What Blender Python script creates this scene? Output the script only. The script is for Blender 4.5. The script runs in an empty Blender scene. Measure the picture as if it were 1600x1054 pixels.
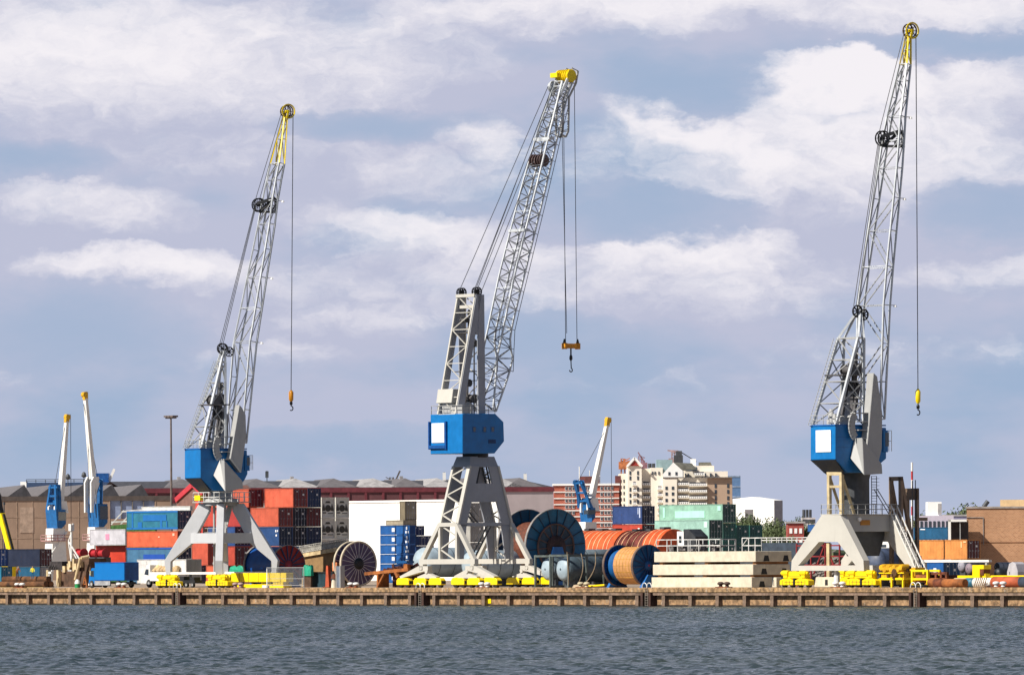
import bpy, math, random
import numpy as np
from mathutils import Vector, Matrix
random.seed(7)
SC = bpy.context.scene
COL = SC.collection
# ---------------------------------------------------------------- camera
EYE = 5.75; FPX = 10775.0; ROLL = 9/1600.0; PHI = math.radians(52); Y0 = 860.0; GZ = 2.3
cd = bpy.data.cameras.new('camera'); cam = bpy.data.objects.new('camera', cd); COL.objects.link(cam)
cam.location = (0, 0, EYE); cam.rotation_euler = (math.radians(90), ROLL, 0)
cd.sensor_width = 36; cd.lens = FPX/1600*36; cd.shift_y = 347.5/1600; cd.clip_start = 1; cd.clip_end = 60000
SC.camera = cam
# ---------------------------------------------------------------- light
SUN_AZ = Vector((-.86, -.51)).normalized(); SUN_EL = math.radians(40)
sd = bpy.data.lights.new('sun', 'SUN'); so = bpy.data.objects.new('sun', sd); COL.objects.link(so)
sd.energy = 4.8; sd.angle = math.radians(.5); sd.color = (1, .94, .85)
to_sun = Vector((SUN_AZ.x*math.cos(SUN_EL), SUN_AZ.y*math.cos(SUN_EL), math.sin(SUN_EL)))
so.rotation_euler = to_sun.to_track_quat('Z', 'Y').to_euler(); so.location = (0, 0, 300)
SC.view_settings.view_transform = 'Standard'; SC.view_settings.look = 'None'
SC.view_settings.gamma = 1; SC.view_settings.exposure = 0.42
W = bpy.data.worlds.new('World'); SC.world = W; W.use_nodes = True

class NT:
    def __init__(s, t): s.t = t; s.n = t.nodes; s.l = t.links
    def node(s, k, **kw):
        n = s.n.new(k)
        for a, b in kw.items(): setattr(n, a, b)
        return n
    def put(s, sock, v):
        if isinstance(v, bpy.types.NodeSocket): s.l.new(v, sock)
        elif v is not None: sock.default_value = v
    def m(s, op, a, b=None, c=None, clamp=False):
        n = s.node('ShaderNodeMath', operation=op, use_clamp=clamp)
        for i, v in enumerate((a, b, c)): s.put(n.inputs[i], v)
        return n.outputs[0]
    def mix(s, f, a, b):
        n = s.node('ShaderNodeMix', data_type='RGBA'); s.put(n.inputs[0], f)
        s.put(n.inputs[6], a if not isinstance(a, tuple) else (*a, 1)); s.put(n.inputs[7], b if not isinstance(b, tuple) else (*b, 1))
        return n.outputs[2]
    def vec(s, x, y, z):
        n = s.node('ShaderNodeCombineXYZ')
        for i, v in enumerate((x, y, z)): s.put(n.inputs[i], v)
        return n.outputs[0]
    def noise(s, v, scale, detail=4, rough=.5, dist=0):
        n = s.node('ShaderNodeTexNoise'); s.put(n.inputs['Vector'], v)
        n.inputs['Scale'].default_value = scale; n.inputs['Detail'].default_value = detail
        n.inputs['Roughness'].default_value = rough; n.inputs['Distortion'].default_value = dist
        return n
    def ramp(s, f, lo, hi, a=0., b=1., kind='SMOOTHSTEP'):
        n = s.node('ShaderNodeMapRange', interpolation_type=kind); s.put(n.inputs[0], f)
        for i, v in zip((1, 2, 3, 4), (lo, hi, a, b)): n.inputs[i].default_value = v
        return n.outputs[0]
def uv(px, py):
    dx = px-800; dy = py-874.5; c = math.cos(ROLL); s = math.sin(ROLL)
    return dx*c-dy*s, dx*s+dy*c
def make_world():
    g = NT(W.node_tree); g.n.clear()
    out = g.node('ShaderNodeOutputWorld'); bg = g.node('ShaderNodeBackground'); g.l.new(bg.outputs[0], out.inputs[0])
    tc = g.node('ShaderNodeTexCoord'); sp = g.node('ShaderNodeSeparateXYZ'); g.l.new(tc.outputs['Generated'], sp.inputs[0])
    x, y, z = sp.outputs
    sky = g.node('ShaderNodeTexSky', sky_type='NISHITA', sun_disc=False)
    sky.sun_elevation = SUN_EL; sky.sun_rotation = math.atan2(SUN_AZ.x, SUN_AZ.y)
    sky.air_density = 1; sky.dust_density = .6; sky.ozone_density = 1.5
    zz = g.m('MAXIMUM', z, 0.0)
    g.l.new(g.vec(x, y, g.m('ADD', g.m('MULTIPLY', zz, 1.0), .16)), sky.inputs[0])
    skyc = g.node('ShaderNodeVectorMath', operation='SCALE'); g.l.new(sky.outputs[0], skyc.inputs[0]); skyc.inputs[3].default_value = SKY_STR
    yy = g.m('MAXIMUM', g.m('ABSOLUTE', y), .25)
    U = g.m('MULTIPLY', g.m('DIVIDE', x, yy), FPX/100); V = g.m('MULTIPLY', g.m('DIVIDE', z, yy), FPX/100)   # hundreds of sky units
    w = g.noise(g.vec(g.m('MULTIPLY', U, .8), g.m('MULTIPLY', V, 1.5), 3.3), .9, 6, .6)
    ws = g.node('ShaderNodeSeparateColor'); g.l.new(w.outputs['Color'], ws.inputs[0])
    Uw = g.m('ADD', U, g.m('MULTIPLY', g.m('SUBTRACT', ws.outputs[0], .5), 1.9))
    Vw = g.m('ADD', V, g.m('MULTIPLY', g.m('SUBTRACT', ws.outputs[1], .5), 1.1))
    tot = None
    for (px, py, rx, ry, wt, slope) in CLOUDS:
        u, v = uv(px, py); u /= 100; v = -v/100
        du = g.m('SUBTRACT', Uw, u); dv = g.m('SUBTRACT', Vw, v)
        if slope: dv = g.m('MULTIPLY_ADD', du, -slope, dv)
        a = g.m('MULTIPLY', du, 100/rx); b = g.m('MULTIPLY', dv, 100/ry)
        r2 = g.m('ADD', g.m('MULTIPLY', a, a), g.m('MULTIPLY', b, b))
        d = g.m('SUBTRACT', 1.0, r2, clamp=True)
        sh = g.m('MULTIPLY_ADD', b, .38, .72)
        val = g.m('MULTIPLY', g.m('MULTIPLY', g.m('POWER', d, .7), sh), wt, clamp=True)
        tot = val if tot is None else g.m('MAXIMUM', tot, val)
    n1 = g.noise(g.vec(g.m('MULTIPLY', U, .45), V, 0.), .8, 8, .58, .3).outputs[0]
    n2 = g.noise(g.vec(g.m('MULTIPLY', U, .55), g.m('MULTIPLY', V, 1.3), 7.), .35, 5, .55).outputs[0]
    grey = g.ramp(n2, .29, .55)
    for (px, py, rx, ry) in BLUES:
        u, v = uv(px, py); p_ = g.m('MULTIPLY', g.m('SUBTRACT', Uw, u/100), 100/rx); q_ = g.m('MULTIPLY', g.m('SUBTRACT', Vw, -v/100), 100/ry)
        bm_ = g.m('MULTIPLY_ADD', g.m('SUBTRACT', 1.0, g.m('ADD', g.m('MULTIPLY', p_, p_), g.m('MULTIPLY', q_, q_)), clamp=True), -1.0, 1.0, clamp=True); tot = g.m('MULTIPLY', tot, bm_)
        grey = g.m('MULTIPLY', grey, g.m('MULTIPLY_ADD', g.m('SUBTRACT', 1.0, g.m('ADD', g.m('MULTIPLY', p_, p_), g.m('MULTIPLY', q_, q_)), clamp=True), -.75, 1.0))
    low = g.ramp(V, .6, 3.6)        # fewer clouds low down
    grey = g.m('MULTIPLY', grey, g.m('MULTIPLY_ADD', low, .3, .7))
    grey = g.m('MULTIPLY', grey, g.ramp(V, 11, 40, 1, .05))
    up = g.ramp(V, 12, 60)
    blue_ = g.mix(up, SKY_BLUE_MIX(g, skyc.outputs[0]), skyc.outputs[0])
    c0 = g.mix(g.m('MULTIPLY', grey, .85), blue_, SKY_GREY)
    nf = g.noise(g.vec(g.m('MULTIPLY', Uw, .9), g.m('MULTIPLY', Vw, 1.5), 5.), 1.7, 9, .62, .2).outputs[0]
    bright = g.m('MULTIPLY_ADD', g.m('SUBTRACT', g.m('MULTIPLY_ADD', nf, .5, g.m('MULTIPLY', n1, .5)), .58), 1.5, g.m('MULTIPLY', tot, 1.15))
    bright = g.m('MULTIPLY', bright, g.m('MULTIPLY', tot, 4.0, clamp=True), clamp=True)
    c1 = g.mix(g.ramp(bright, .06, .82), c0, SKY_WHITE)
    g.l.new(c1, bg.inputs[0]); bg.inputs[1].default_value = 1.0
SKY_STR = .05
SKY_GREY = (.405, .41, .515); SKY_WHITE = (.68, .655, .685)
def SKY_BLUE_MIX(g, c): return g.mix(.85, c, (.285, .37, .515))
BLUES = [(1060, 125, 190, 55), (110, 520, 230, 90), (1010, 330, 200, 50), (590, 195, 200, 40), (60, 250, 150, 40), (900, 540, 260, 60), (1560, 330, 160, 60), (1500, 70, 200, 30), (520, 700, 300, 40)]
CLOUDS = [(200, 110, 700, 145, .85, 0), (110, 20, 800, 90, .55, 0), (520, 70, 330, 75, .5, 0), (135, 332, 230, 58, .7, -.03), (215, 425, 260, 48, .9, -.02), (735, 222, 130, 50, .85, -.2),
          (690, 385, 300, 60, .8, -.14), (1060, 400, 260, 60, .95, .03), (1320, 140, 210, 72, 1.35, -.1), (1150, 245, 260, 75, 1.0, -.38), (1290, 255, 480, 135, .85, 0), (1500, 170, 230, 95, .75, .1),
          (1000, 15, 560, 55, .85, .03), (1450, 25, 400, 50, .8, 0), (900, 455, 680, 80, .62, 0), (1520, 435, 230, 48, .75, 0), (590, 505, 210, 40, .6, 0),
          (330, 255, 520, 75, .45, 0), (560, 335, 220, 50, .4, 0), (660, 290, 220, 80, .5, 0), (10, 585, 80, 24, .5, 0), (400, 560, 260, 40, .4, 0), (1450, 560, 380, 50, .42, 0), (950, 600, 500, 40, .32, 0), (300, 500, 300, 40, .3, 0)]
make_world()
# ---------------------------------------------------------------- materials
def lin(c):
    if isinstance(c, str):
        c = [int(c[i:i+2], 16)/255 for i in (0, 2, 4)]
        return tuple(((v+.055)/1.055)**2.4 if v > .04045 else v/12.92 for v in c)
    return c
MATS = {}
def paint(name, c, rough=.5, metal=0., vary=.25, scale=.9, rust=0., streak=.3, bump=0., pale=0.):
    if name in MATS: return MATS[name]
    c = lin(c); m = bpy.data.materials.new(name); m.use_nodes = True; g = NT(m.node_tree)
    b = g.n['Principled BSDF']; b.inputs['Roughness'].default_value = rough; b.inputs['Metallic'].default_value = metal
    tc = g.node('ShaderNodeTexCoord'); o = tc.outputs['Object']
    n = g.noise(o, scale, 6, .65).outputs[0]
    mp = g.node('ShaderNodeMapping'); g.l.new(o, mp.inputs[0]); mp.inputs['Scale'].default_value = (1.5, 1.5, .2)
    s = g.noise(mp.outputs[0], 1.6, 5, .7).outputs[0]
    dark = tuple(v*(1-vary*1.6) for v in c); lite = tuple(min(v*(1+vary*.6)+.01*vary, .95) for v in c)
    col = g.mix(g.ramp(n, .3, .72), dark, lite)
    if streak: col = g.mix(g.m('MULTIPLY', g.ramp(s, .52, .75), streak), col, tuple(v*.45+.02 for v in c))
    if pale:
        s2 = g.node('ShaderNodeMapping'); g.l.new(o, s2.inputs[0]); s2.inputs['Scale'].default_value = (1.0, 1.0, .35); s2.inputs['Location'].default_value = (9, 4, 2)
        col = g.mix(g.m('MULTIPLY', g.ramp(g.noise(s2.outputs[0], 1.9, 6, .8).outputs[0], .56, .68), pale), col, (.62, .55, .45))
    if rust: col = g.mix(g.m('MULTIPLY', g.ramp(g.noise(o, 2.6, 8, .75).outputs[0], .62-rust*.2, .7), .85), col, (.12, .045, .02))
    g.l.new(col, b.inputs['Base Color'])
    g.l.new(g.m('MULTIPLY_ADD', n, .3, rough-.12, clamp=True), b.inputs['Roughness'])
    if bump:
        bp = g.node('ShaderNodeBump'); bp.inputs['Strength'].default_value = bump; bp.inputs['Distance'].default_value = .05
        g.l.new(g.noise(o, scale*6, 6, .7).outputs[0], bp.inputs['Height']); g.l.new(bp.outputs[0], b.inputs['Normal'])
    MATS[name] = m; return m
def brickmat(name, c1, c2, mortar, sx=1.0, scale=1.6):
    if name in MATS: return MATS[name]
    m = bpy.data.materials.new(name); m.use_nodes = True; g = NT(m.node_tree); b = g.n['Principled BSDF']; b.inputs['Roughness'].default_value = .9
    tc = g.node('ShaderNodeTexCoord'); sp = g.node('ShaderNodeSeparateXYZ'); g.l.new(tc.outputs['Object'], sp.inputs[0])
    v = g.vec(g.m('ADD', sp.outputs[0], sp.outputs[1]), sp.outputs[2], 0.)
    bt = g.node('ShaderNodeTexBrick'); g.l.new(v, bt.inputs[0]); bt.inputs['Scale'].default_value = scale
    bt.inputs['Color1'].default_value = (*lin(c1), 1); bt.inputs['Color2'].default_value = (*lin(c2), 1); bt.inputs['Mortar'].default_value = (*lin(mortar), 1)
    bt.inputs['Mortar Size'].default_value = .03
    n = g.noise(tc.outputs['Object'], .25, 6, .6).outputs[0]
    col = g.mix(g.ramp(n, .3, .7, 0, .45), bt.outputs[0], tuple(v*.55 for v in lin(c1)))
    g.l.new(col, b.inputs['Base Color']); MATS[name] = m; return m
def glassmat(name, c=(.03, .04, .05), rough=.08):
    if name in MATS: return MATS[name]
    m = bpy.data.materials.new(name); m.use_nodes = True; b = m.node_tree.nodes['Principled BSDF']
    b.inputs['Base Color'].default_value = (*c, 1); b.inputs['Roughness'].default_value = rough; b.inputs['Specular IOR Level'].default_value = .8
    MATS[name] = m; return m
grey = paint('crane_grey', 'a6a6a4', .45, rust=.0, vary=.05, streak=.22, scale=.4)
cream = paint('crane_cream', 'c2beb4', .45, rust=.0, vary=.04, streak=.2, scale=.4)
silver = paint('boom_silver', 'c9cdd0', .35, vary=.12, streak=.25)
dkgrey = paint('dark_steel', '45484c', .5, vary=.25)
black = paint('blackened_steel', '1c1d20', .55, vary=.3)
blue = paint('house_blue', '0070b4', .38, vary=.1, streak=.22, rust=.0)
dblue = paint('deep_blue', '0a4f93', .4, vary=.2)
yellow = paint('safety_yellow', 'f5d500', .4, vary=.08, streak=.12)
orange = paint('rope_block_orange', 'e0930a', .45, vary=.2)
white = paint('sign_white', 'f2f2ef', .5, vary=.02, streak=.0)
whitew = paint('white_painted', 'e6e4de', .5, vary=.05, streak=.15)
glass = glassmat('window_glass')
rustm = paint('rusty_steel', '7d4022', .8, vary=.4, rust=.4)
rusto = paint('rust_orange', 'a4602a', .8, vary=.35, rust=.3)
concrete = paint('concrete_pale', 'd3c8b2', .85, vary=.12, streak=.3, bump=.3)
grey2 = paint('portal_grey', '999ca3', .45, vary=.06, streak=.3, scale=.4)
rubber = paint('tyre_rubber', '161616', .8, vary=.2)
hull = paint('gunmetal_tank', '4c5a62', .35, vary=.2, streak=.3)
ropem = paint('wire_rope', '33353a', .5, vary=.1)
# ---------------------------------------------------------------- mesh builder
class MB:
    def __init__(s, ang=0., off=(0, 0, 0)): s.v = []; s.f = []; s.sm = []; s.c = math.cos(ang); s.s = math.sin(ang); s.o = off
    def add(s, vs, fs, smooth=False):
        b = len(s.v); c, n, o = s.c, s.s, s.o
        for (x, y, z) in vs: s.v.append((x*c-y*n+o[0], x*n+y*c+o[1], z+o[2]))
        for f in fs: s.f.append(tuple(i+b for i in f)); s.sm.append(smooth)
    def box(s, x0, x1, y0, y1, z0, z1):
        s.add([(x, y, z) for z in (z0, z1) for y in (y0, y1) for x in (x0, x1)], [(0, 2, 3, 1), (4, 5, 7, 6), (0, 1, 5, 4), (2, 6, 7, 3), (0, 4, 6, 2), (1, 3, 7, 5)])
        return s
    def cb(s, c, d): return s.box(c[0]-d[0]/2, c[0]+d[0]/2, c[1]-d[1]/2, c[1]+d[1]/2, c[2]-d[2]/2, c[2]+d[2]/2)
    def beam(s, p, q, w, h=None, w2=None, up=(0, 0, 1)):
        h = h or w; p = Vector(p); q = Vector(q); d = (q-p)
        if d.length < 1e-6: return s
        d.normalize(); u = Vector(up)
        if abs(d.dot(u)) > .98: u = Vector((0, 1, 0))
        r = d.cross(u).normalized(); u = r.cross(d)
        vs = []
        k = (w2 or w)/w
        for c, t in ((p, 1), (q, k)):
            for a, b in ((-1, -1), (1, -1), (1, 1), (-1, 1)): vs.append(tuple(c+r*(a*w/2*t)+u*(b*h/2*t)))
        s.add(vs, [(0, 1, 2, 3), (7, 6, 5, 4), (0, 4, 5, 1), (1, 5, 6, 2), (2, 6, 7, 3), (3, 7, 4, 0)]); return s
    def tube(s, p, q, r, n=8, r2=None, caps=True):
        p = Vector(p); q = Vector(q); d = (q-p).normalized(); u = Vector((0, 0, 1)) if abs(d.z) < .95 else Vector((1, 0, 0))
        a = d.cross(u).normalized(); b = a.cross(d); r2 = r if r2 is None else r2; vs = []
        for c, R in ((p, r), (q, r2)):
            for i in range(n):
                t = 2*math.pi*i/n; vs.append(tuple(c+a*(R*math.cos(t))+b*(R*math.sin(t))))
        s.add(vs, [(i, i+n, (i+1) % n+n, (i+1) % n) for i in range(n)], n > 6)
        if caps:
            s.add(vs[:n], [tuple(range(n))]); s.add(vs[n:], [tuple(reversed(range(n)))])
        return s
    def lathe(s, p, axis, prof, n=32, caps=True):
        """prof: (distance along axis, radius)"""
        p = Vector(p); d = Vector(axis).normalized(); u = Vector((0, 0, 1)) if abs(d.z) < .95 else Vector((1, 0, 0))
        a = d.cross(u).normalized(); b = a.cross(d); vs = []
        for (t, R) in prof:
            for i in range(n):
                th = 2*math.pi*i/n; vs.append(tuple(p+d*t+a*(R*math.cos(th))+b*(R*math.sin(th))))
        fs = []
        for k in range(len(prof)-1):
            for i in range(n): fs.append((k*n+i, (k+1)*n+i, (k+1)*n+(i+1) % n, k*n+(i+1) % n))
        s.add(vs, fs, True)
        if caps: s.add(vs[:n], [tuple(range(n))]); s.add(vs[-n:], [tuple(reversed(range(n)))])
        return s
    def prism(s, poly, a0, a1, plane='xz'):
        """poly in plane, extruded along the third axis from a0 to a1"""
        n = len(poly)
        def P(p, a): return {'xz': (p[0], a, p[1]), 'yz': (a, p[0], p[1]), 'xy': (p[0], p[1], a)}[plane]
        vs = [P(p, a0) for p in poly]+[P(p, a1) for p in poly]
        s.add(vs, [tuple(range(n)), tuple(range(2*n-1, n-1, -1))]+[(i, i+n, (i+1) % n+n, (i+1) % n) for i in range(n)]); return s
    def quad(s, *p): s.add(p, [tuple(range(len(p)))]); return s
    def build(s, name, m, parent=None, bevel=0):
        me = bpy.data.meshes.new(name); me.from_pydata(s.v, [], s.f); me.polygons.foreach_set('use_smooth', s.sm)
        bm_fix(me)
        me.materials.append(m); o = bpy.data.objects.new(name, me); COL.objects.link(o)
        if parent is not None: o.parent = parent
        if bevel:
            b = o.modifiers.new('b', 'BEVEL'); b.width = bevel; b.segments = 1; b.limit_method = 'ANGLE'
        return o
import bmesh
def bm_fix(me):
    b = bmesh.new(); b.from_mesh(me); bmesh.ops.recalc_face_normals(b, faces=b.faces); b.to_mesh(me); b.free()
LABELS = set()
def tag(o, label=None, cat=None, group=None, kind=None):
    if label: o['label'] = label
    if cat: o['category'] = cat
    if group: o['group'] = group
    if kind: o['kind'] = kind
    return o
def thing(name, loc, rz, label, cat, group=None):
    o = bpy.data.objects.new(name, None); COL.objects.link(o); o.location = loc; o.rotation_euler = (0, 0, rz)
    o.empty_display_size = .5
    return tag(o, label, cat, group)
class Fr:
    """a local frame standing at (cx,cy) turned by ang"""
    def __init__(s, cx, cy, ang): s.cx = cx; s.cy = cy; s.ang = ang; s.c = math.cos(ang); s.s = math.sin(ang)
    def pt(s, px, py, y=0.):
        u, v = uv(px, py); U = u/FPX; bx = s.cx-y*s.s; by = s.cy+y*s.c
        x = (U*by-bx)/(s.c-U*s.s); Y = by+x*s.s
        return (x, y, EYE-v*Y/FPX-GZ)
    def pty(s, px, py, x=0.):
        u, v = uv(px, py); U = u/FPX; bx = s.cx+x*s.c; by = s.cy+x*s.s
        y = (U*by-bx)/(-s.s-U*s.c); Y = by+y*s.c
        return (x, y, EYE-v*Y/FPX-GZ)
    def h(s, px, py, x=0., y=0.): Y = s.cy+x*s.s+y*s.c; return EYE-uv(px, py)[1]*Y/FPX-GZ
def quay(px, t, py=915):
    """world x,y of the point seen at px, t metres inland of the quay edge"""
    U = uv(px, py)[0]/FPX; c, s = math.cos(PHI), math.sin(PHI)
    q = (U*(Y0+t*c)-t*s)/(c+U*s); return q*c+t*s, Y0-q*s+t*c
def qw(s_, t): c, s = math.cos(PHI), math.sin(PHI); return s_*c+t*s, Y0-s_*s+t*c
def at(px, Y, py=900): return uv(px, py)[0]*Y/FPX, Y
def zat(px, py, Y): return EYE-uv(px, py)[1]*Y/FPX
QF = Fr(*qw(0, 0), -PHI)
QT = -PHI
# ---------------------------------------------------------------- ground, quay, water
def ground():
    m = paint('yard_asphalt', 'ad9a86', .95, vary=.3, scale=.08, streak=0)
    a = 9000
    g = MB(QT, (*qw(0, 0), 0)); g.quad((-a, 1.2, GZ), (a, 1.2, GZ), (a, 20000, GZ), (-a, 20000, GZ))
    tag(g.build('ground', m), kind='structure')
    # quay wall
    wm = paint('quay_concrete', 'a5835f', .9, vary=.45, scale=1.6, streak=.95, rust=.45, bump=.6, pale=.8)
    pm = paint('quay_post', '8a7361', .9, vary=.4, scale=1.5, streak=.6, rust=.1)
    cm = paint('quay_cap', 'a88760', .9, vary=.5, scale=1.7, streak=.7, rust=.42, bump=.6, pale=.6)
    lm = paint('quay_beam', '87705f', .9, vary=.4, scale=1.0, streak=.4, rust=.1, bump=.4)
    S0, S1 = -900, 700
    root = thing('quay_wall', (*qw(0, 0), 0), QT, 'long weathered brown concrete quay wall with regular posts above the water', 'quay wall')
    mb = MB(); mb.box(S0, S1, .75, 1.6, -2, 1.55); mb.build('wall_panel', wm, root)
    mb = MB(); mb.box(S0, S1, .0, 1.5, 1.72, GZ+.012); mb.build('cap', cm, root, .06)
    mb = MB(); mb.box(S0, S1, .12, .85, 1.38, 1.719); mb.build('edge_beam', lm, root)
    mb = MB(); mb.box(S0, S1, .7, .9, -.3, .22); mb.build('waterline_band', paint('wet_concrete', '37302a', .4, vary=.4), root)
    sp = 5.1; p0 = QF.pt(107, 930)[0]
    mb = MB(); mb.box(-.3, .3, .16, .9, -2, 1.379); first = mb.build('post', pm, root); first.location.x = p0
    n = 0
    for i in range(-8, 62):
        if i == 0: continue
        o = first.copy(); COL.objects.link(o); o.location.x = p0+i*sp; n += 1
    # ladders
    for k, px in enumerate((277, 657, 1011, 1431)):
        x = QF.pt(px, 930)[0]
        t = thing('quay_ladder', (*qw(x, 0), 0), QT, ['rusty quay ladder left of the first yellow crane bogies, below a white hoop', 'quay ladder below the left foot of the middle crane', 'dark quay ladder beside the golden cable reel and concrete slabs', 'brown quay ladder with pale hoops under the yellow skid at right'][k], 'ladder', 'ladders down the quay wall')
        m1 = MB(); m1.box(-.95, -.55, -.25, .8, -1, 1.7); m1.box(.55, .95, -.25, .8, -1, 1.7); m1.build('fender_post', paint('fender_timber', '4a3229', .9, vary=.4), t)
        m2 = MB()
        for sx in (-.25, .25): m2.tube((sx, -.1, -.6), (sx, -.1, 2.2), .04, 6)
        for j in range(9): m2.tube((-.25, -.1, -.4+j*.29), (.25, -.1, -.4+j*.29), .03, 6)
        m2.build('ladder_rungs', paint('ladder_steel', '8a7f74', .7), t)
        m3 = MB()
        for sx in (-.45, .45):
            pts = [(sx+math.cos(a)*.55*(1 if sx > 0 else 1), -.1+.02*j, 2.28+math.sin(a)*.62) for j, a in enumerate([math.pi*i/8 for i in range(9)])]
            for a, b in zip(pts, pts[1:]): m3.tube(a, b, .05, 6)
        m3.build('hoop', whitew, t)
    # bollards
    bl = ['white capped double bollard near the pipes at far left', 'white capped double bollard in front of the blue truck', 'red stained double bollard in front of the yellow girder', 'white capped double bollard in front of the purple spoked reel', 'white capped double bollard in front of the middle crane bogies', 'rope wrapped pale bollard in front of the grey tanks', 'small dark double bollard in front of the concrete slabs', 'white capped double bollard beneath the white A frame of the right crane', 'white capped double bollard in front of the white pipe at right']
    for k, px in enumerate((31, 190, 372, 552, 757, 912, 1131, 1311, 1562)):
        x = QF.pt(px, 915, .7)[0]
        t = thing('double_bollard', (*qw(x, .7), GZ+.015), QT, bl[k], 'bollard', 'double mooring bollards on the quay edge')
        cap = whitew if k not in (2, 5, 6) else [None, None, paint('red_stained', 'b89a92', .7, rust=.3), 0, 0, paint('rope_pale', 'cdbf9e', .9), paint('bollard_dark', '55433a', .8)][k]
        MB().box(-1.1, 1.1, -.45, .45, 0, .1).build('base_plate', rustm, t)
        for sx in (-.6, .6):
            MB().lathe((sx, 0, .1), (0, 0, 1), [(0, .28), (.1, .22), (.32, .2)], 14).build('post', rustm if k in (0, 1, 3) else cap, t)
            MB().lathe((sx, 0, .32), (0, 0, 1), [(0, .24), (.06, .4), (.22, .42), (.34, .3), (.38, .1)], 14).build('cap', cap, t)
def water():
    m = bpy.data.materials.new('river_water'); m.use_nodes = True; g = NT(m.node_tree); b = g.n['Principled BSDF']
    b.inputs['Base Color'].default_value = (.022, .036, .05, 1); b.inputs['Roughness'].default_value = .12; b.inputs['IOR'].default_value = 1.33
    tc = g.node('ShaderNodeTexCoord'); mp = g.node('ShaderNodeMapping'); g.l.new(tc.outputs['Object'], mp.inputs[0]); mp.inputs['Scale'].default_value = (1., .2, 1.)
    n = g.noise(mp.outputs[0], 4.6, 6, .78).outputs[0]
    n2 = g.noise(tc.outputs['Object'], .02, 3, .5).outputs[0]
    bp = g.node('ShaderNodeBump'); bp.inputs['Strength'].default_value = 1.; bp.inputs['Distance'].default_value = .5
    g.l.new(n, bp.inputs['Height']); g.l.new(bp.outputs[0], b.inputs['Normal'])
    g.l.new(g.mix(g.ramp(n2, .4, .65), (.04, .066, .072), (.06, .084, .076)), b.inputs['Base Color'])
    nx, ny = 680, 1700; xs = np.linspace(-95, 95, nx); ys = np.linspace(310, 990, ny)
    X, Y = np.meshgrid(xs, ys); Z = np.zeros_like(X); rng = np.random.RandomState(3)
    for i in range(46):
        lam = .7*(2.0/.7)**rng.rand(); th = math.radians(-62+rng.randn()*30); k = 2*math.pi/lam
        a = .0125*lam**.9; ph = rng.rand()*6.28
        mod = .6+.4*np.sin(X*rng.uniform(.02, .07)+Y*rng.uniform(.01, .04)+rng.rand()*6)
        s = np.sin(k*(X*math.cos(th)+Y*math.sin(th))+ph); Z += a*mod*(s+.25*np.cos(2*np.arcsin(np.clip(s, -1, 1))))
    e = np.minimum(np.minimum((X+95)/8, (95-X)/8), np.minimum((Y-310)/15, (990-Y)/15)).clip(0, 1); Z *= e
    V = np.stack([X.ravel(), Y.ravel(), Z.ravel()], 1)
    i = np.arange(nx*ny).reshape(ny, nx); F = np.stack([i[:-1, :-1], i[:-1, 1:], i[1:, 1:], i[1:, :-1]], -1).reshape(-1, 4)
    B = 9000; base = len(V)
    V = np.vstack([V, [(-B, -3000, 0), (B, -3000, 0), (B, 12000, 0), (-B, 12000, 0)]])
    A, Bc, C, D = i[0, 0], i[0, -1], i[-1, -1], i[-1, 0]
    F = np.vstack([F, [(base, base+1, Bc, A), (base+1, base+2, C, Bc), (base+2, base+3, D, C), (base+3, base, A, D)]])
    me = bpy.data.meshes.new('water'); me.vertices.add(len(V)); me.vertices.foreach_set('co', V.ravel()); me.loops.add(F.size); me.loops.foreach_set('vertex_index', F.ravel().astype(np.int32))
    me.polygons.add(len(F)); me.polygons.foreach_set('loop_start', np.arange(0, F.size, 4, dtype=np.int32)); me.polygons.foreach_set('use_smooth', np.ones(len(F), bool)); me.update(calc_edges=True)
    me.materials.append(m); o = bpy.data.objects.new('water', me); COL.objects.link(o); tag(o, kind='structure')
ground(); water()
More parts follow.
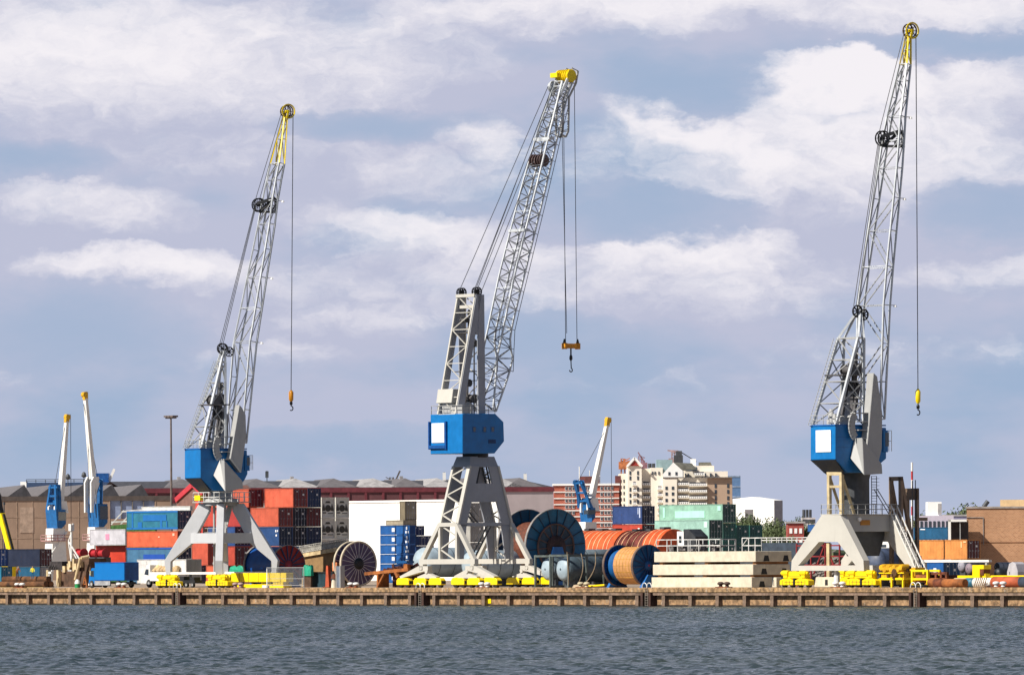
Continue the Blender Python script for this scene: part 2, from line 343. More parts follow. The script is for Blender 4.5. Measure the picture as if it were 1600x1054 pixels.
# ---------------------------------------------------------------- big cranes
lace = paint('lacing_steel', 'a3a6a8', .5, vary=.2)
def lattice(st, chord=.09, web=.05, n=12, close=True, fr=None):
    """st: stations (a,h,half lateral,half depth). returns MBs for chords and webs (four-chord truss)"""
    ch = MB(fr.ang) if fr else MB(); wb = MB(fr.ang) if fr else MB()
    L = [0]
    for p, q in zip(st, st[1:]): L.append(L[-1]+math.hypot(q[0]-p[0], q[1]-p[1]))
    def at_(d):
        for i in range(len(st)-1):
            if d <= L[i+1]+1e-6:
                t = (d-L[i])/(L[i+1]-L[i]); p, q = st[i], st[i+1]
                v = [p[k]+(q[k]-p[k])*t for k in range(4)]
                dx = (q[0]-p[0])/(L[i+1]-L[i]); dz = (q[1]-p[1])/(L[i+1]-L[i])
                return v, (dz, -dx)        # outward normal in the a-h plane
        return list(st[-1]), (dz, -dx)
    def c4(d):
        v, nn = at_(d); out = []
        for sb, sdp in ((-1, -1), (1, -1), (1, 1), (-1, 1)): out.append((v[0]+nn[0]*v[3]*sdp, sb*v[2], v[1]+nn[1]*v[3]*sdp))
        return out
    ds = [0]; d = 0; tot = L[-1]
    # bay length follows the width
    while d < tot:
        v, _ = at_(d); d += max(v[2]*2*n, .9); ds.append(min(d, tot))
    if tot-ds[-2] < .5: ds.pop(-2)
    P = [c4(x) for x in ds]
    for i, (A, B) in enumerate(zip(P, P[1:])):
        for k in range(4):
            ch.beam(A[k], B[k], chord)
            k2 = (k+1) % 4
            wide = k in (0, 2)
            if (i+(1 if k in (0, 3) else 0)) % 2: wb.beam(A[k], B[k2], web*(1.25 if wide else 1))
            else: wb.beam(A[k2], B[k], web*(1.25 if wide else 1))
            if i % 2 == 0 or not wide: wb.beam(B[k], B[k2], web)
            if i % 4 == 0: ch.beam(A[k], A[k2], web*1.2)
            if i == len(P)-2: ch.beam(B[k], B[k2], web*1.2)
    return ch, wb, P
def sheave(mb, c, r, w=.25, ang=None, n=18, spokes=8, sp=None):
    """open spoked wheel with axis along local y (lateral)"""
    c = Vector(c)
    mb.lathe(c-Vector((0, w/2, 0)), (0, 1, 0), [(0, r), (w, r), (w, r*.84), (0, r*.84), (0, r)], n, caps=False)
    mb.tube(c-Vector((0, w/2, 0)), c+Vector((0, w/2, 0)), r*.2, 8)
    for i in range(spokes):
        t = 2*math.pi*i/spokes; mb.beam(c, c+Vector((math.cos(t)*r*.86, 0, math.sin(t)*r*.86)), .09, w*.6)
def rail(mb, pts, h=1.05, r=.03, step=1.2):
    for a, b in zip(pts, pts[1:]):
        a = Vector(a); b = Vector(b); n = max(1, round((b-a).length/step))
        for i in range(n+1): p = a.lerp(b, i/n); mb.beam(p, p+Vector((0, 0, h)), r*2)
        for z in (h, h*.5): mb.beam(a+Vector((0, 0, z)), b+Vector((0, 0, z)), r*2)
def winch(mb, c, r=.5, w=1.2):
    c = Vector(c); mb.tube(c-Vector((0, w/2, 0)), c+Vector((0, w/2, 0)), r*.7, 12)
    for k in (-w/2, w/2): mb.tube(c+Vector((0, k-.06, 0)), c+Vector((0, k+.06, 0)), r, 14)
def hookblock(fr, root, px0, py0, px1, py1, py2, b, col=orange):
    """single block: rope end at py0, block to py1, hook to py2"""
    p = fr.pt(px0, py0, b); q = fr.pt(px1, py1, b); e = fr.pt(px1, py2, b); A = fr.ang
    m = MB(A); H = p[2]-q[2]; x = p[0]
    m.lathe((x, b, q[2]), (0, 0, 1), [(0, .16), (H*.15, .3), (H*.8, .32), (H*.95, .16), (H, .08)], 12); hb = m.build('hook_block', col, root)
    m = MB(A); m.tube((x, b, q[2]+.05), (x, b, e[2]+.75), .07, 6)
    m.lathe((x, b, e[2]+.72), (0, 0, 1), [(-.05, .05), (.1, .2), (.4, .2), (.55, .06)], 10)
    pts = [(x+.27*math.cos(t), b, e[2]+.3+.3*math.sin(t)) for t in [math.radians(a) for a in range(100, -150, -25)]]
    for u, v in zip(pts, pts[1:]): m.tube(u, v, .075, 6)
    m.build('hook', black, hb); return x, p[2]
def ballast_crane(name, label, px, t, beta, D, sign, portal):
    cx, cy = quay(px, t); root = thing(name, (cx, cy, GZ), 0, label, 'crane', 'dockside slewing cranes')
    fr = Fr(cx, cy, math.radians(beta)); A = fr.ang; HW = 2.35
    def P(px, py, b=0.): return fr.pt(px, py, b)
    def poly(L, b=-HW): return [(lambda q: (q[0], q[2]))(P(x, y, b)) for x, y in L]
    # --- machinery house
    pl = poly(D['house']); m = MB(A); m.prism(pl, -HW, HW)
    house = m.build('machinery_house', blue, root, .06)
    xs = [p[0] for p in pl]; zs = [p[1] for p in pl]; rear = min(xs); top = max(zs)
    rb = P(*D['rear_bottom'], -HW)[2]
    m = MB(A); m.box(rear-.05, max(xs)-.1, -HW-.05, HW+.05, top-.12, top+.03); m.build('roof_edge', paint('roof_blue', '0a5ea8', .4, vary=.15), house)
    if sign:
        a = P(*sign[0], -HW); e0 = fr.pty(*sign[0], rear); e1 = fr.pty(*sign[1], rear)
        m = MB(A); m.box(rear-.1, rear-.003, e1[1], e0[1], e1[2], e0[2]); m.build('sign_board', white, house)
    m = MB(A); 
    for z in (.35, .65): m.box(rear+.3, max(xs)-.6, -HW-.012, -HW-.001, rb+(top-rb)*z-.03, rb+(top-rb)*z)
    m.build('panel_seam', paint('seam_blue', '064a82', .5), house)
    q0 = pl[-1]; q1 = pl[-2]; m = MB(A); m.add([(q0[0]-.02, -HW-.02, q0[1]-.03), (q0[0]-.02, HW+.02, q0[1]-.03), (q1[0], HW*.75, q1[1]-.25), (q1[0], -HW*.75, q1[1]-.25), (q0[0]+.4, -HW+.1, q0[1]+.02), (q0[0]+.4, HW-.1, q0[1]+.02)], [(0, 1, 2, 3), (0, 1, 5, 4), (0, 3, 4), (1, 2, 5), (2, 3, 4, 5)]); m.build('underside_shade_plate', paint('under_shade_navy', '10233c', .5, vary=.3), house)  # thin plate added over the rear slope, its dark navy paints the underside shade
    # cab beside the boom
    c0 = P(*D['cab'][0], -HW); c1 = P(*D['cab'][1], -HW)
    m = MB(A); m.box(c0[0]-.6, c0[0]+.15, -HW-.15, -HW+1.6, c1[2], c0[2]); cab = m.build('cab', blue, root, .04)
    m = MB(A); m.box(c0[0]-.3, c0[0]+.17, -HW-.17, -HW+1.2, c1[2]+.7, c0[2]-.25); m.build('cab_window', glass, cab)
    m = MB(A); rail(m, [(c0[0]+.45, -HW-.4, c1[2]+.1), (c0[0]+.45, -HW+1.6, c1[2]+.1)], h=(c0[2]-c1[2])*.95, step=.5); m.build('cab_railing', whitew, cab)
    # --- mast
    ms = MB(A); mw = MB(A); ap = P(*D['apex'], 0)
    kink = D.get('kink')
    zt = top; K = {}
    for sb in (-1, 1):
        base = (rear+.25, sb*(HW-.15), zt)
        if kink:
            kp = P(*kink, -1.9); k_ = (kp[0], sb*1.9, kp[2]); ms.beam(base, k_, .3); ms.beam(k_, (ap[0], sb*.42, ap[2]), .26)
        else:
            f = .9; k_ = tuple(base[i]*(1-f)+((ap[0], sb*.35, ap[2])[i])*f for i in range(3)); ms.beam(base, k_, .3); ms.beam(k_, (ap[0], sb*.42, ap[2]), .26)
        ft = P(*D['front_top'], -1.9 if kink else -.6); fb = P(*D['front_bot'], -HW+.3)
        f1 = (ft[0], sb*(1.9 if kink else .6), ft[2]); f0 = (fb[0], sb*(HW-.3), zt)
        ms.beam(f0, f1, .26); ms.beam(f1, (ap[0]+.15, sb*.42, ap[2]), .22)
        K[sb] = (base, k_, f0, f1)
    lerp = lambda p, q, t: tuple(p[i]+(q[i]-p[i])*t for i in range(3))
    N = 4
    for i in range(N):
        t0, t1 = i/N, (i+1)/N
        for (a, b) in (((-1, 0), (1, 0)), ((-1, 2), (1, 2)), ((-1, 0), (-1, 2)), ((1, 0), (1, 2))):
            pa = lambda s, t: lerp(K[s[0]][s[1]], K[s[0]][s[1]+1], t)
            if i > 0: mw.beam(pa(a, t0), pa(b, t0), .12)
            if (i % 2): mw.beam(pa(a, t0), pa(b, t1), .11)
            else: mw.beam(pa(b, t0), pa(a, t1), .11)
            if a[1] != b[1] : mw.beam(pa(b, t0) if i % 2 else pa(a, t0), pa(a, t1) if i % 2 else pa(b, t1), .09)
    for s in (-1, 1): mw.beam(K[s][1], K[s][3], .14)
    mw.beam(K[-1][1], K[1][1], .16); mw.beam(K[-1][3], K[1][3], .16)
    mast = ms.build('mast', silver, root); mw.build('mast_bracing', grey, mast)
    m = MB(A)      # ladder on the mast
    for k in range(26):
        q = lerp(K[1][0], K[1][1], k/26); m.beam((q[0]-.45, q[1]-.3, q[2]), (q[0]-.45, q[1]+.3, q[2]), .05)
        if k % 3 == 0: m.beam((q[0]-.45, q[1], q[2]), q, .05)
    for s in (-.3, .3): m.beam((K[1][0][0]-.45, K[1][0][1]+s, K[1][0][2]), (K[1][1][0]-.45, K[1][1][1]+s, K[1][1][2]), .06)
    m.build('mast_ladder', grey, mast)
    m = MB(A)
    for yb in (-.45, .45): sheave(m, (ap[0]+(.3 if yb > 0 else -.35), yb, ap[2]+.3), .75, .12)
    sheave(m, (ap[0]+.95, 0, ap[2]-.1), .68, .2)
    m.build('mast_sheaves', black, mast)
    # machinery in the mast
    m = MB(A); mid = lerp(K[-1][0], K[-1][1], .5); z = zt+(ap[2]-zt)*.45
    m.box(mid[0]-.4, ap[0]+.2, -HW+.6, HW-.6, z-.1, z+.05); winch(m, (ap[0]-1.4, 0, z+.6), .7, 1.6); m.box(ap[0]-.9, ap[0]+.1, -.6, .8, z+.1, z+1.4)
    for k in range(4): sheave(m, (ap[0]-.6, -.4+.3*k, z-1.4), .55, .16, spokes=6)
    m.beam((ap[0]-.7, .2, zt+1), (ap[0]-.2, .2, z+3), .5); m.beam((ap[0]-1.3, -.5, zt), (ap[0]-.2, -.4, z-1.), .35); m.beam((ap[0]-2, .9, zt), (ap[0]-.9, .5, z), .3)
    m.build('hoisting_gear', paint('gear_grey', '5c5a5b', .6, vary=.35, rust=.15), mast)
    m = MB(A)
    for (dx, yb, r, h) in ((.9, -1.2, .34, 1.3), (1.5, .2, .4, 1.9), (2.3, -.9, .45, 1.1), (3.1, .9, .3, 1.5), (2.2, 1.2, .5, 1.0), (3.6, -.6, .4, 1.2)):
        m.lathe((rear+dx, yb, zt), (0, 0, 1), [(0, r), (h*.7, r), (h*.72, r*.7), (h, r*.6)], 12)
    rail(m, [(rear+.1, -HW, zt+.04), (rear+.1, HW, zt+.04)], 1.1); m.box(rear+1.2, rear+3.2, -1.8, -1.2, zt, zt+.9)
    m.build('roof_machinery', grey, house)
    # --- boom
    st = []
    for (bx, by, lat, dep) in D['boom']:
        q = P(bx, by, 0); st.append((q[0], q[2], lat/2, dep/2))
    yi = D['yellow_from']; stA = st[:yi+1]; stB = st[yi:]
    ch, wb, PP = lattice(stA, .2, .085, .95, fr=fr); boom = ch.build('boom', silver, root); wb.build('boom_lacing', lace, boom)
    ch, wb, PQ = lattice(stB, .17, .07, 1.3, fr=fr); tipm = ch.build('boom_tip', yellow, boom); wb.build('tip_lacing', paint('lace_yellow', 'cfc06a', .5), tipm)
    tip = st[-1]
    m = MB(A)
    for yb in (-.3, .3): sheave(m, (tip[0]+.25, yb, tip[1]+.75), .85, .12, spokes=8)
    m.build('tip_sheave', paint('sheave_brown', '5a4320', .6, vary=.3, rust=.2), boom)
    m = MB(A); m.beam((tip[0], -.5, tip[1]-.2), (tip[0]+.25, -.5, tip[1]+.75), .22); m.beam((tip[0], .5, tip[1]-.2), (tip[0]+.25, .5, tip[1]+.75), .22); m.tube((tip[0]+.25, -.6, tip[1]+.75), (tip[0]+.25, .6, tip[1]+.75), .2)
    m.lathe((tip[0]+.25, -.55, tip[1]+.75), (0, 1, 0), [(0, 1.02), (.1, 1.02), (.1, .85), (0, .85), (0, 1.02)], 16, caps=False); m.build('tip_bracket', yellow, boom)
    # mid boom sheave carriage
    g = P(*D['carriage'], 0); m = MB(A)
    for yb in (.6, 1.1): sheave(m, (g[0]-.6, yb, g[2]), .95, .1)
    sheave(m, (g[0]+.6, -.7, g[2]-.6), .6, .2)
    m.beam((g[0]-.9, .7, g[2]+.2), (g[0]+1.0, -.8, g[2]+.9), .4); m.beam((g[0]-.5, .9, g[2]-.9), (g[0]+.9, -.6, g[2]+.8), .35); m.beam((g[0]+1.1, -.8, g[2]+.9), (g[0]+1.0, -1.1, g[2]-1.1), .3); m.beam((g[0]-.4, 1., g[2]-.9), (g[0]+1.1, -1.1, g[2]-1.), .3)
    m.build('carriage_sheave', black, boom)
    for f in (.3, .52, .74):
        i = int(len(PP)*f); q = PP[i][3]; m = MB(A); m.tube(q, (q[0]+.7, q[1]-.1, q[2]), .06, 6); m.lathe((q[0]+.7, q[1]-.1, q[2]-.2), (0, 0, 1), [(0, .22), (.2, .16), (.25, .05)], 8); m.build('flood_lamp', whitew, boom)
    # ropes
    m = MB(A); g2 = (g[0]-.6, .8, g[2]); R = .045
    for dy in (-.5, .0, .5): m.tube((ap[0]-.2, dy, ap[2]+.9), (g2[0]-.4, .8+dy*.4, g2[2]+.3), R, 5)
    m.tube((g2[0]-.4, .9, g2[2]+.9), (tip[0]-.4, .2, tip[1]+.7), R, 5); m.tube((g2[0], .5, g2[2]+.9), (tip[0]-.1, -.2, tip[1]+1.2), R, 5)
    hx = P(*D['hook'][0:2], 0); bx_, bz_ = hookblock(fr, root, D['hook'][0], D['hook'][1], D['hook'][0], D['hook'][2], D['hook'][3], 0, yellow if sign else orange)
    m.tube((tip[0]+1.2, 0, tip[1]+.8), (bx_, 0, bz_), R*1.25, 5)
    m.build('wire_rope', ropem, root)
    # --- slanted foot plates with ballast box
    m = MB(A); pl2 = poly(D['plate'], -HW-1.3); m.prism(pl2, -HW-1.3, -HW-.07); m.prism([(x, z) for x, z in pl2], HW-.75, HW+.1)
    m.build('boom_foot_plate', grey, boom, .05)
    m = MB(A); N_ = [(lambda q: (q[0], -HW-2.1, q[2]))(P(x, y, -HW-2.1)) for x, y in D['ballast']]; F_ = [(lambda q: (q[0], -HW-.09, q[2]))(P(x, y, -HW-.09)) for x, y in D['ballast_far']]
    m.add(N_+F_, [(0, 1, 2, 3), (4, 5, 6, 7), (0, 1, 5, 4), (1, 2, 6, 5), (2, 3, 7, 6), (3, 0, 4, 7)]); m.build('ballast_box', grey, boom, .05)
    m = MB(A); ax, az = poly([D['arc']], -HW-.6)[0]
    for k in range(4):
        zz = az-k*1.0; m.box(ax-.2+.25*k, ax+2.1, -HW-1.0, -HW-.05, zz-.06, zz+.06)
    pts = [(ax-.3+1.1*math.cos(math.pi+t)+1.0, az-1.5+1.6*math.sin(math.pi+t)*-1) for t in [math.radians(v) for v in range(-60, 75, 15)]]
    for p, q in zip(pts, pts[1:]): m.beam((p[0], -HW-.55, p[1]), (q[0], -HW-.55, q[1]), .9, .2, up=(0, 1, 0))
    m.build('curved_rack', grey, root)
    portal(root, fr, D, cx, cy)
    return root
lightg = paint('portal_light', 'bfc0c2', .45, vary=.04, streak=.2, scale=.4)
def spider_portal(root, fr, D, cx, cy):
    q = Fr(cx, cy, -PHI); A = -PHI; SA, TA = 5.75, 4.55
    R = math.hypot(SA, TA)
    zr = q.h(347, 786)
    m = MB(A)
    for (sx, sy) in ((-1, -1), (1, -1), (1, 1), (-1, 1)):
        a = math.atan2(sy*TA, sx*SA); mb = MB(A+a)
        mb.prism([(R-.3, 1.75), (R+.32, 1.75), (R+.55, 3.6), (3.0, zr), (1.7, zr), (1.6, zr-1.0), (R-3.3, 5.9), (R-.35, 3.5)], -.5, .5)
        mb.build('portal_leg', lightg, root, .04)
    m = MB(A); r = .62
    c = [(-SA*r, -TA*r), (SA*r, -TA*r), (SA*r, TA*r), (-SA*r, TA*r)]
    for i in range(4):
        p, n = c[i], c[(i+1) % 4]; m.beam((p[0], p[1], 6.6), (n[0], n[1], 6.6), .35, 1.35)
    m.build('portal_ring_beam', lightg, root)
    m = MB(A); 
    m.beam((-SA, -TA, 1.95), (SA, -TA, 1.95), .35, .3); m.beam((-SA, TA, 1.95), (SA, TA, 1.95), .35, .3); m.build('portal_tie', whitew, root)
    m = MB(A); m.lathe((0, 0, zr-.3), (0, 0, 1), [(0, 2.3), (.9, 2.3), (1.0, 1.5), (2.6, 1.5), (2.7, 1.9), (3.4, 1.9)], 28); m.build('slewing_ring', grey, root)
    m = MB(A); m.box(-3.1, 3.1, -2.6, 2.6, zr+.1, zr+.22); p = m.build('platform', grey, root)
    m = MB(A); z = zr+.22; rail(m, [(-3, -2.5, z), (3, -2.5, z), (3, 2.5, z), (-3, 2.5, z), (-3, -2.5, z)], 1.25, .035, 1.1); m.build('platform_railing', whitew, p)
    m = MB(A); m.cb((-1.9, -2.4, zr+.75), (1.3, .5, .7)); m.build('cable_box', yellow, p)
    # stairs inside
    m = MB(A); m.beam((-1.6, 0, 3), (1.4, .5, zr), .1, .9); m.box(-2.2, 2.2, -1.5, 1.5, 6.7, 6.82); rail(m, [(-2.2, -1.5, 6.82), (2.2, -1.5, 6.82)], 1.1)
    m.tube((-.6, -.8, 1.5), (-.6, -.8, zr), .16, 8); m.tube((.4, -.9, 1.5), (.4, -.9, zr), .05, 6); m.tube((.9, -.9, 1.5), (.9, -.9, zr), .05, 6)
    for k in range(18): m.beam((.4, -.9, 1.7+k*.45), (.9, -.9, 1.7+k*.45), .05)
    m.build('access_stair', grey, root)
    for (sx, sy) in ((-1, -1), (1, -1), (1, 1), (-1, 1)): bogie_b(root, A, sx*SA, sy*TA, .85)
def bogie_b(root, A, x, y, k=1.0, scale=1.0):
    """two-tier yellow wheel bogie"""
    b = MB(A); s = scale
    for sx in (-1, 1):
        b.prism([(x+sx*(1.35*s)-1.15*s, .28), (x+sx*(1.35*s)+1.15*s, .28), (x+sx*(1.35*s)+1.15*s, .85), (x+sx*(1.35*s)+.5*s, 1.1*k), (x+sx*(1.35*s)-.5*s, 1.1*k), (x+sx*(1.35*s)-1.15*s, .85)], y-.5, y+.5)
    b.prism([(x-1.9*s, 1.1*k), (x+1.9*s, 1.1*k), (x+1.9*s, 1.55*k), (x+.8*s, 1.95*k), (x-.8*s, 1.95*k), (x-1.9*s, 1.55*k)], y-.4, y+.4)
    o = b.build('bogie', yellow, root, .05)
    w = MB(A)
    for sx in (-2.1, -.7, .7, 2.1): w.tube((x+sx*s, y-.2, .32), (x+sx*s, y+.2, .32), .33, 14)
    w.box(x-.12, x+.12, y-.52, y+.52, .3, 1.1)
    for zz_ in (.66, 1.33*k): w.box(x-1.7*s, x+1.7*s, y-(.515 if zz_ < 1 else .415), y, zz_-.02, zz_+.02)
    for sx in (-1.95, -1.35, -.75, .75, 1.35, 1.95): w.box(x+sx*s-.03, x+sx*s+.03, y-.515, y, .3, .85)
    w.build('wheels', black, o)
    m = MB(A); m.tube((x, y, 1.7*k), (x, y, 2.35*k), .28, 10); m.box(x-.4, x+.4, y-.4, y+.4, 1.9*k, 2.1*k); m.build('pivot_post', yellow, o)
    for sx in (-1, 1):
        m = MB(A); cx_ = x+sx*1.55*s; m.tube((cx_-.55*s, y-.3, 1.75*k), (cx_+.5*s, y-.3, 1.75*k), .34*k, 12); m.box(cx_-.3, cx_+.35, y-.5, y+.1, 1.2*k, 1.6*k); m.tube((cx_+sx*.5*s, y-.3, 1.75*k), (cx_+sx*.8*s, y-.3, 1.75*k), .2*k, 10); m.build('drive_motor', yellow, o)
def plate_portal(root, fr, D, cx, cy):
    q = Fr(cx, cy, -PHI); A = -PHI; T = 4.35
    def pl(L): return [(lambda r: (r[0], r[2]))(q.pt(x, y, -T)) for x, y in L]
    O = pl([(1236, 891), (1237, 875), (1284, 804), (1313, 804), (1349, 875), (1350, 891)])
    I = pl([(1247, 883), (1279.5, 846), (1309, 846), (1337, 883)])
    for y0, nm in ((-T, 0), (T-.9, 1)):
        m = MB(A)
        pieces = [[O[0], O[1], I[0]], ]
        # build the plate as quads round the trapezoid opening
        quads = [[O[1], O[2], I[1], I[0]], [O[2], O[3], I[2], I[1]], [O[3], O[4], I[3], I[2]], [O[0], O[1], I[0]], [O[4], O[5], I[3]], [O[0], I[0], I[3], O[5]]]
        n = 0; vs = []; fs = []
        ring_o = O; ring_i = [I[0], I[0], I[1], I[2], I[3], I[3]]
        for yy in (y0, y0+.9):
            vs += [(p[0], yy, p[1]) for p in ring_o]+[(p[0], yy, p[1]) for p in I]
        N = 10
        for base, rev in ((0, 0), (N, 1)):
            for f in ((0, 1, 6), (1, 2, 7, 6), (2, 3, 8, 7), (3, 4, 9, 8), (4, 5, 9), (5, 0, 6, 9)): fs.append(tuple(base+i for i in f))
        for i in range(6): j = (i+1) % 6; fs.append((i, j, j+N, i+N))
        for i in range(4): j = (i+1) % 4; fs.append((6+i, 6+j, 6+j+N, 6+i+N))
        m.add(vs, fs); m.build('portal_frame', cream, root, .0)
    tx0, tx1 = O[2][0], O[3][0]; zt = O[2][1]
    m = MB(A); zb = q.h(1340, 830); m.box(tx0+.25, tx1-.02, -T+.9, T-.9, zb, zt-.02); g = m.build('portal_girder', grey, root)
    m = MB(A); zz = q.h(1370, 868); m.prism([(-1.6, zb), (3.6, zb), (2.6, zz), (-.4, zz)], -1.2, 1.2, 'yz'); m.build('girder_haunch', dkgrey, root)
    m = MB(A); yy = q.pty(1344, 816, tx1)[1]; m.box(tx1, tx1+.05, yy, yy+1.5, q.h(1350, 820), q.h(1350, 812)); m.build('name_plate', paint('plate_orange', 'b87a1a', .5), g)
    m = MB(A); m.lathe((tx1+.15, yy-.4, q.h(1350, 811)), (1, 0, 0), [(0, .08), (.1, .22), (.3, .25)], 10); m.build('lamp', white, g)
    ztop = q.h(1338, 733)
    m = MB(A); m.lathe((0, 0, zt-.02), (0, 0, 1), [(0, 1.62), (ztop-zt-1.2, 1.62), (ztop-zt+.3, 2.0), (ztop-zt+.8, 2.35)], 32); m.build('slewing_column', dkgrey, root)
    m = MB(A); m.box(tx0-.3, tx1+.3, -T, T, zt, zt+.08); p = m.build('platform', cream, root)
    z = zt+.08; m = MB(A); rail(m, [(tx0-.2, -T+.1, z), (tx1+.25, -T+.1, z), (tx1+.25, T-.1, z), (tx0-.2, T-.1, z), (tx0-.2, -T+.1, z)], 1.15, .03, 1.2); m.build('platform_railing', grey, p)
    # ladder tower by the column
    m = MB(A); a = q.pty(1362, 800, 1.2); x0, y0 = a[0], a[1]
    for dy in (0, .8): m.tube((x0, y0+dy, zt), (x0, y0+dy, zt+4.6), .05, 6)
    for k in range(14): m.beam((x0, y0, zt+.3+k*.33), (x0, y0+.8, zt+.3+k*.33), .05)
    for k in range(6):
        z = zt+2.2+k*.42; m.beam((x0, y0, z), (x0+.6, y0+.2, z), .04); m.beam((x0+.6, y0+.2, z), (x0+.6, y0+.7, z), .04); m.beam((x0+.6, y0+.7, z), (x0, y0+.8, z), .04)
    m.beam((x0, y0+.4, zt+3), (x0+.2, y0+2.6, zt), .08); m.beam((x0+.6, y0+.4, zt+3), (x0+.8, y0+2.6, zt), .08)
    m.build('access_ladder', dkgrey, p)
    # stair down the rear frame
    m = MB(A); a = q.pty(1393, 812, tx1+.4); b = Fr(cx, cy, -PHI).pt(1457, 893, T+.6)
    for (dy, dz) in ((0, 0), (.9, 0), (0, 1.1), (.9, 1.1)): m.beam((tx1+.2, T-.9+dy, zt+dz), (b[0], T-.9+dy, .2+dz), .11)
    n = 26
    for k in range(n):
        t = k/n; x = tx1+.2+(b[0]-tx1-.2)*t; z = zt+(.2-zt)*t; m.box(x-.12, x+.12, T-.9, T, z-.03, z+.02)
        if k % 4 == 0: m.beam((x, T-.9, z), (x, T-.9, z+1.1), .05); m.beam((x, T, z), (x, T, z+1.1), .05)
    m.build('stair', whitew, root)
    # cream cable frame upright on the platform
    f = MB(A); e0 = q.pt(1296, 803, -T+1.2); e1 = q.pt(1315, 742, -T+1.2); zf = e1[2]
    for x in (e0[0], e1[0]):
        f.box(x-.22, x+.22, -T+1.0, -T+1.4, zt, zf)
    f.box(e0[0]-.22, e1[0]+.22, -T+.98, -T+1.42, zf, zf+.4); f.box(e0[0], e1[0], -T+1.05, -T+1.35, zt+3.2, zt+3.5)
    for x in (e0[0], e1[0]): f.beam((x, -T+1.2, zf), (x, -T+3.2, zt), .25)
    f.build('cable_frame', paint('frame_cream', 'cdb98f', .6, vary=.2), root)
    for sx, sy in ((-1, -1), (1, -1), (1, 1), (-1, 1)): 
        px = (O[0][0]+.55+(1.3 if sy > 0 else 0)) if sx < 0 else (O[5][0]-.55)
        bogie_b(root, A, px, sy*(T-.45), .98, 1.05)
    # low white tie beam at the foot is the plate's own sill
D3 = dict(house=[(1305, 663), (1385, 668), (1385, 716), (1378, 722), (1362, 738), (1326, 738), (1305, 717)], rear_bottom=(1305, 717),
          cab=[(1385, 672), (1385, 706)], apex=(1340, 490), kink=(1341, 527), front_top=(1350, 528), front_bot=(1349, 645),
          boom=[(1359, 655, 4.7, .7), (1366, 460, 4.9, 1.0), (1394.5, 236, 3.3, .8), (1397.5, 199, 2.8, .8), (1414.5, 101, 1.35, .6), (1419, 58, .5, .4)], yellow_from=4,
          carriage=(1392, 216), hook=(1434.3, 607, 630, 648), plate=[(1365, 582), (1371, 588), (1379, 646), (1378, 700), (1373, 722), (1355, 696)],
          ballast=[(1347, 683), (1378, 725), (1379, 740), (1350, 742)], ballast_far=[(1335, 684), (1366, 719), (1367, 726), (1328, 715)], arc=(1335, 645))
D1 = dict(house=[(313, 700), (386, 703), (387, 740), (382, 750), (366, 766), (334, 766), (313, 746)], rear_bottom=(313, 746),
          cab=[(388, 711), (388, 735)], apex=(348, 548), front_top=(352, 566), front_bot=(352, 684),
          boom=[(369, 692, 4.7, .7), (382.5, 539, 4.9, 1.0), (420, 331, 3.2, .8), (423, 305, 2.9, .8), (433.5, 256, 2.6, .8), (445.5, 183, .55, .4)], yellow_from=4,
          carriage=(415, 320), hook=(454.8, 609, 627, 641), plate=[(374, 632), (378, 636), (384, 648), (385, 680), (377, 738), (360, 716)],
          ballast=[(350, 718), (379, 751), (380, 763), (352, 768)], ballast_far=[(343.5, 718), (368, 748), (369, 756), (333, 742)], arc=(342, 682))
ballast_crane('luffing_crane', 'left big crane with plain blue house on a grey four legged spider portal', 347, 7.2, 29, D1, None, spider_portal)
ballast_crane('luffing_crane', 'right big crane with white sign on blue house above a white A frame portal', 1338, 7.2, 36, D3, [(1275.5, 672), (1299, 705.5)], plate_portal)

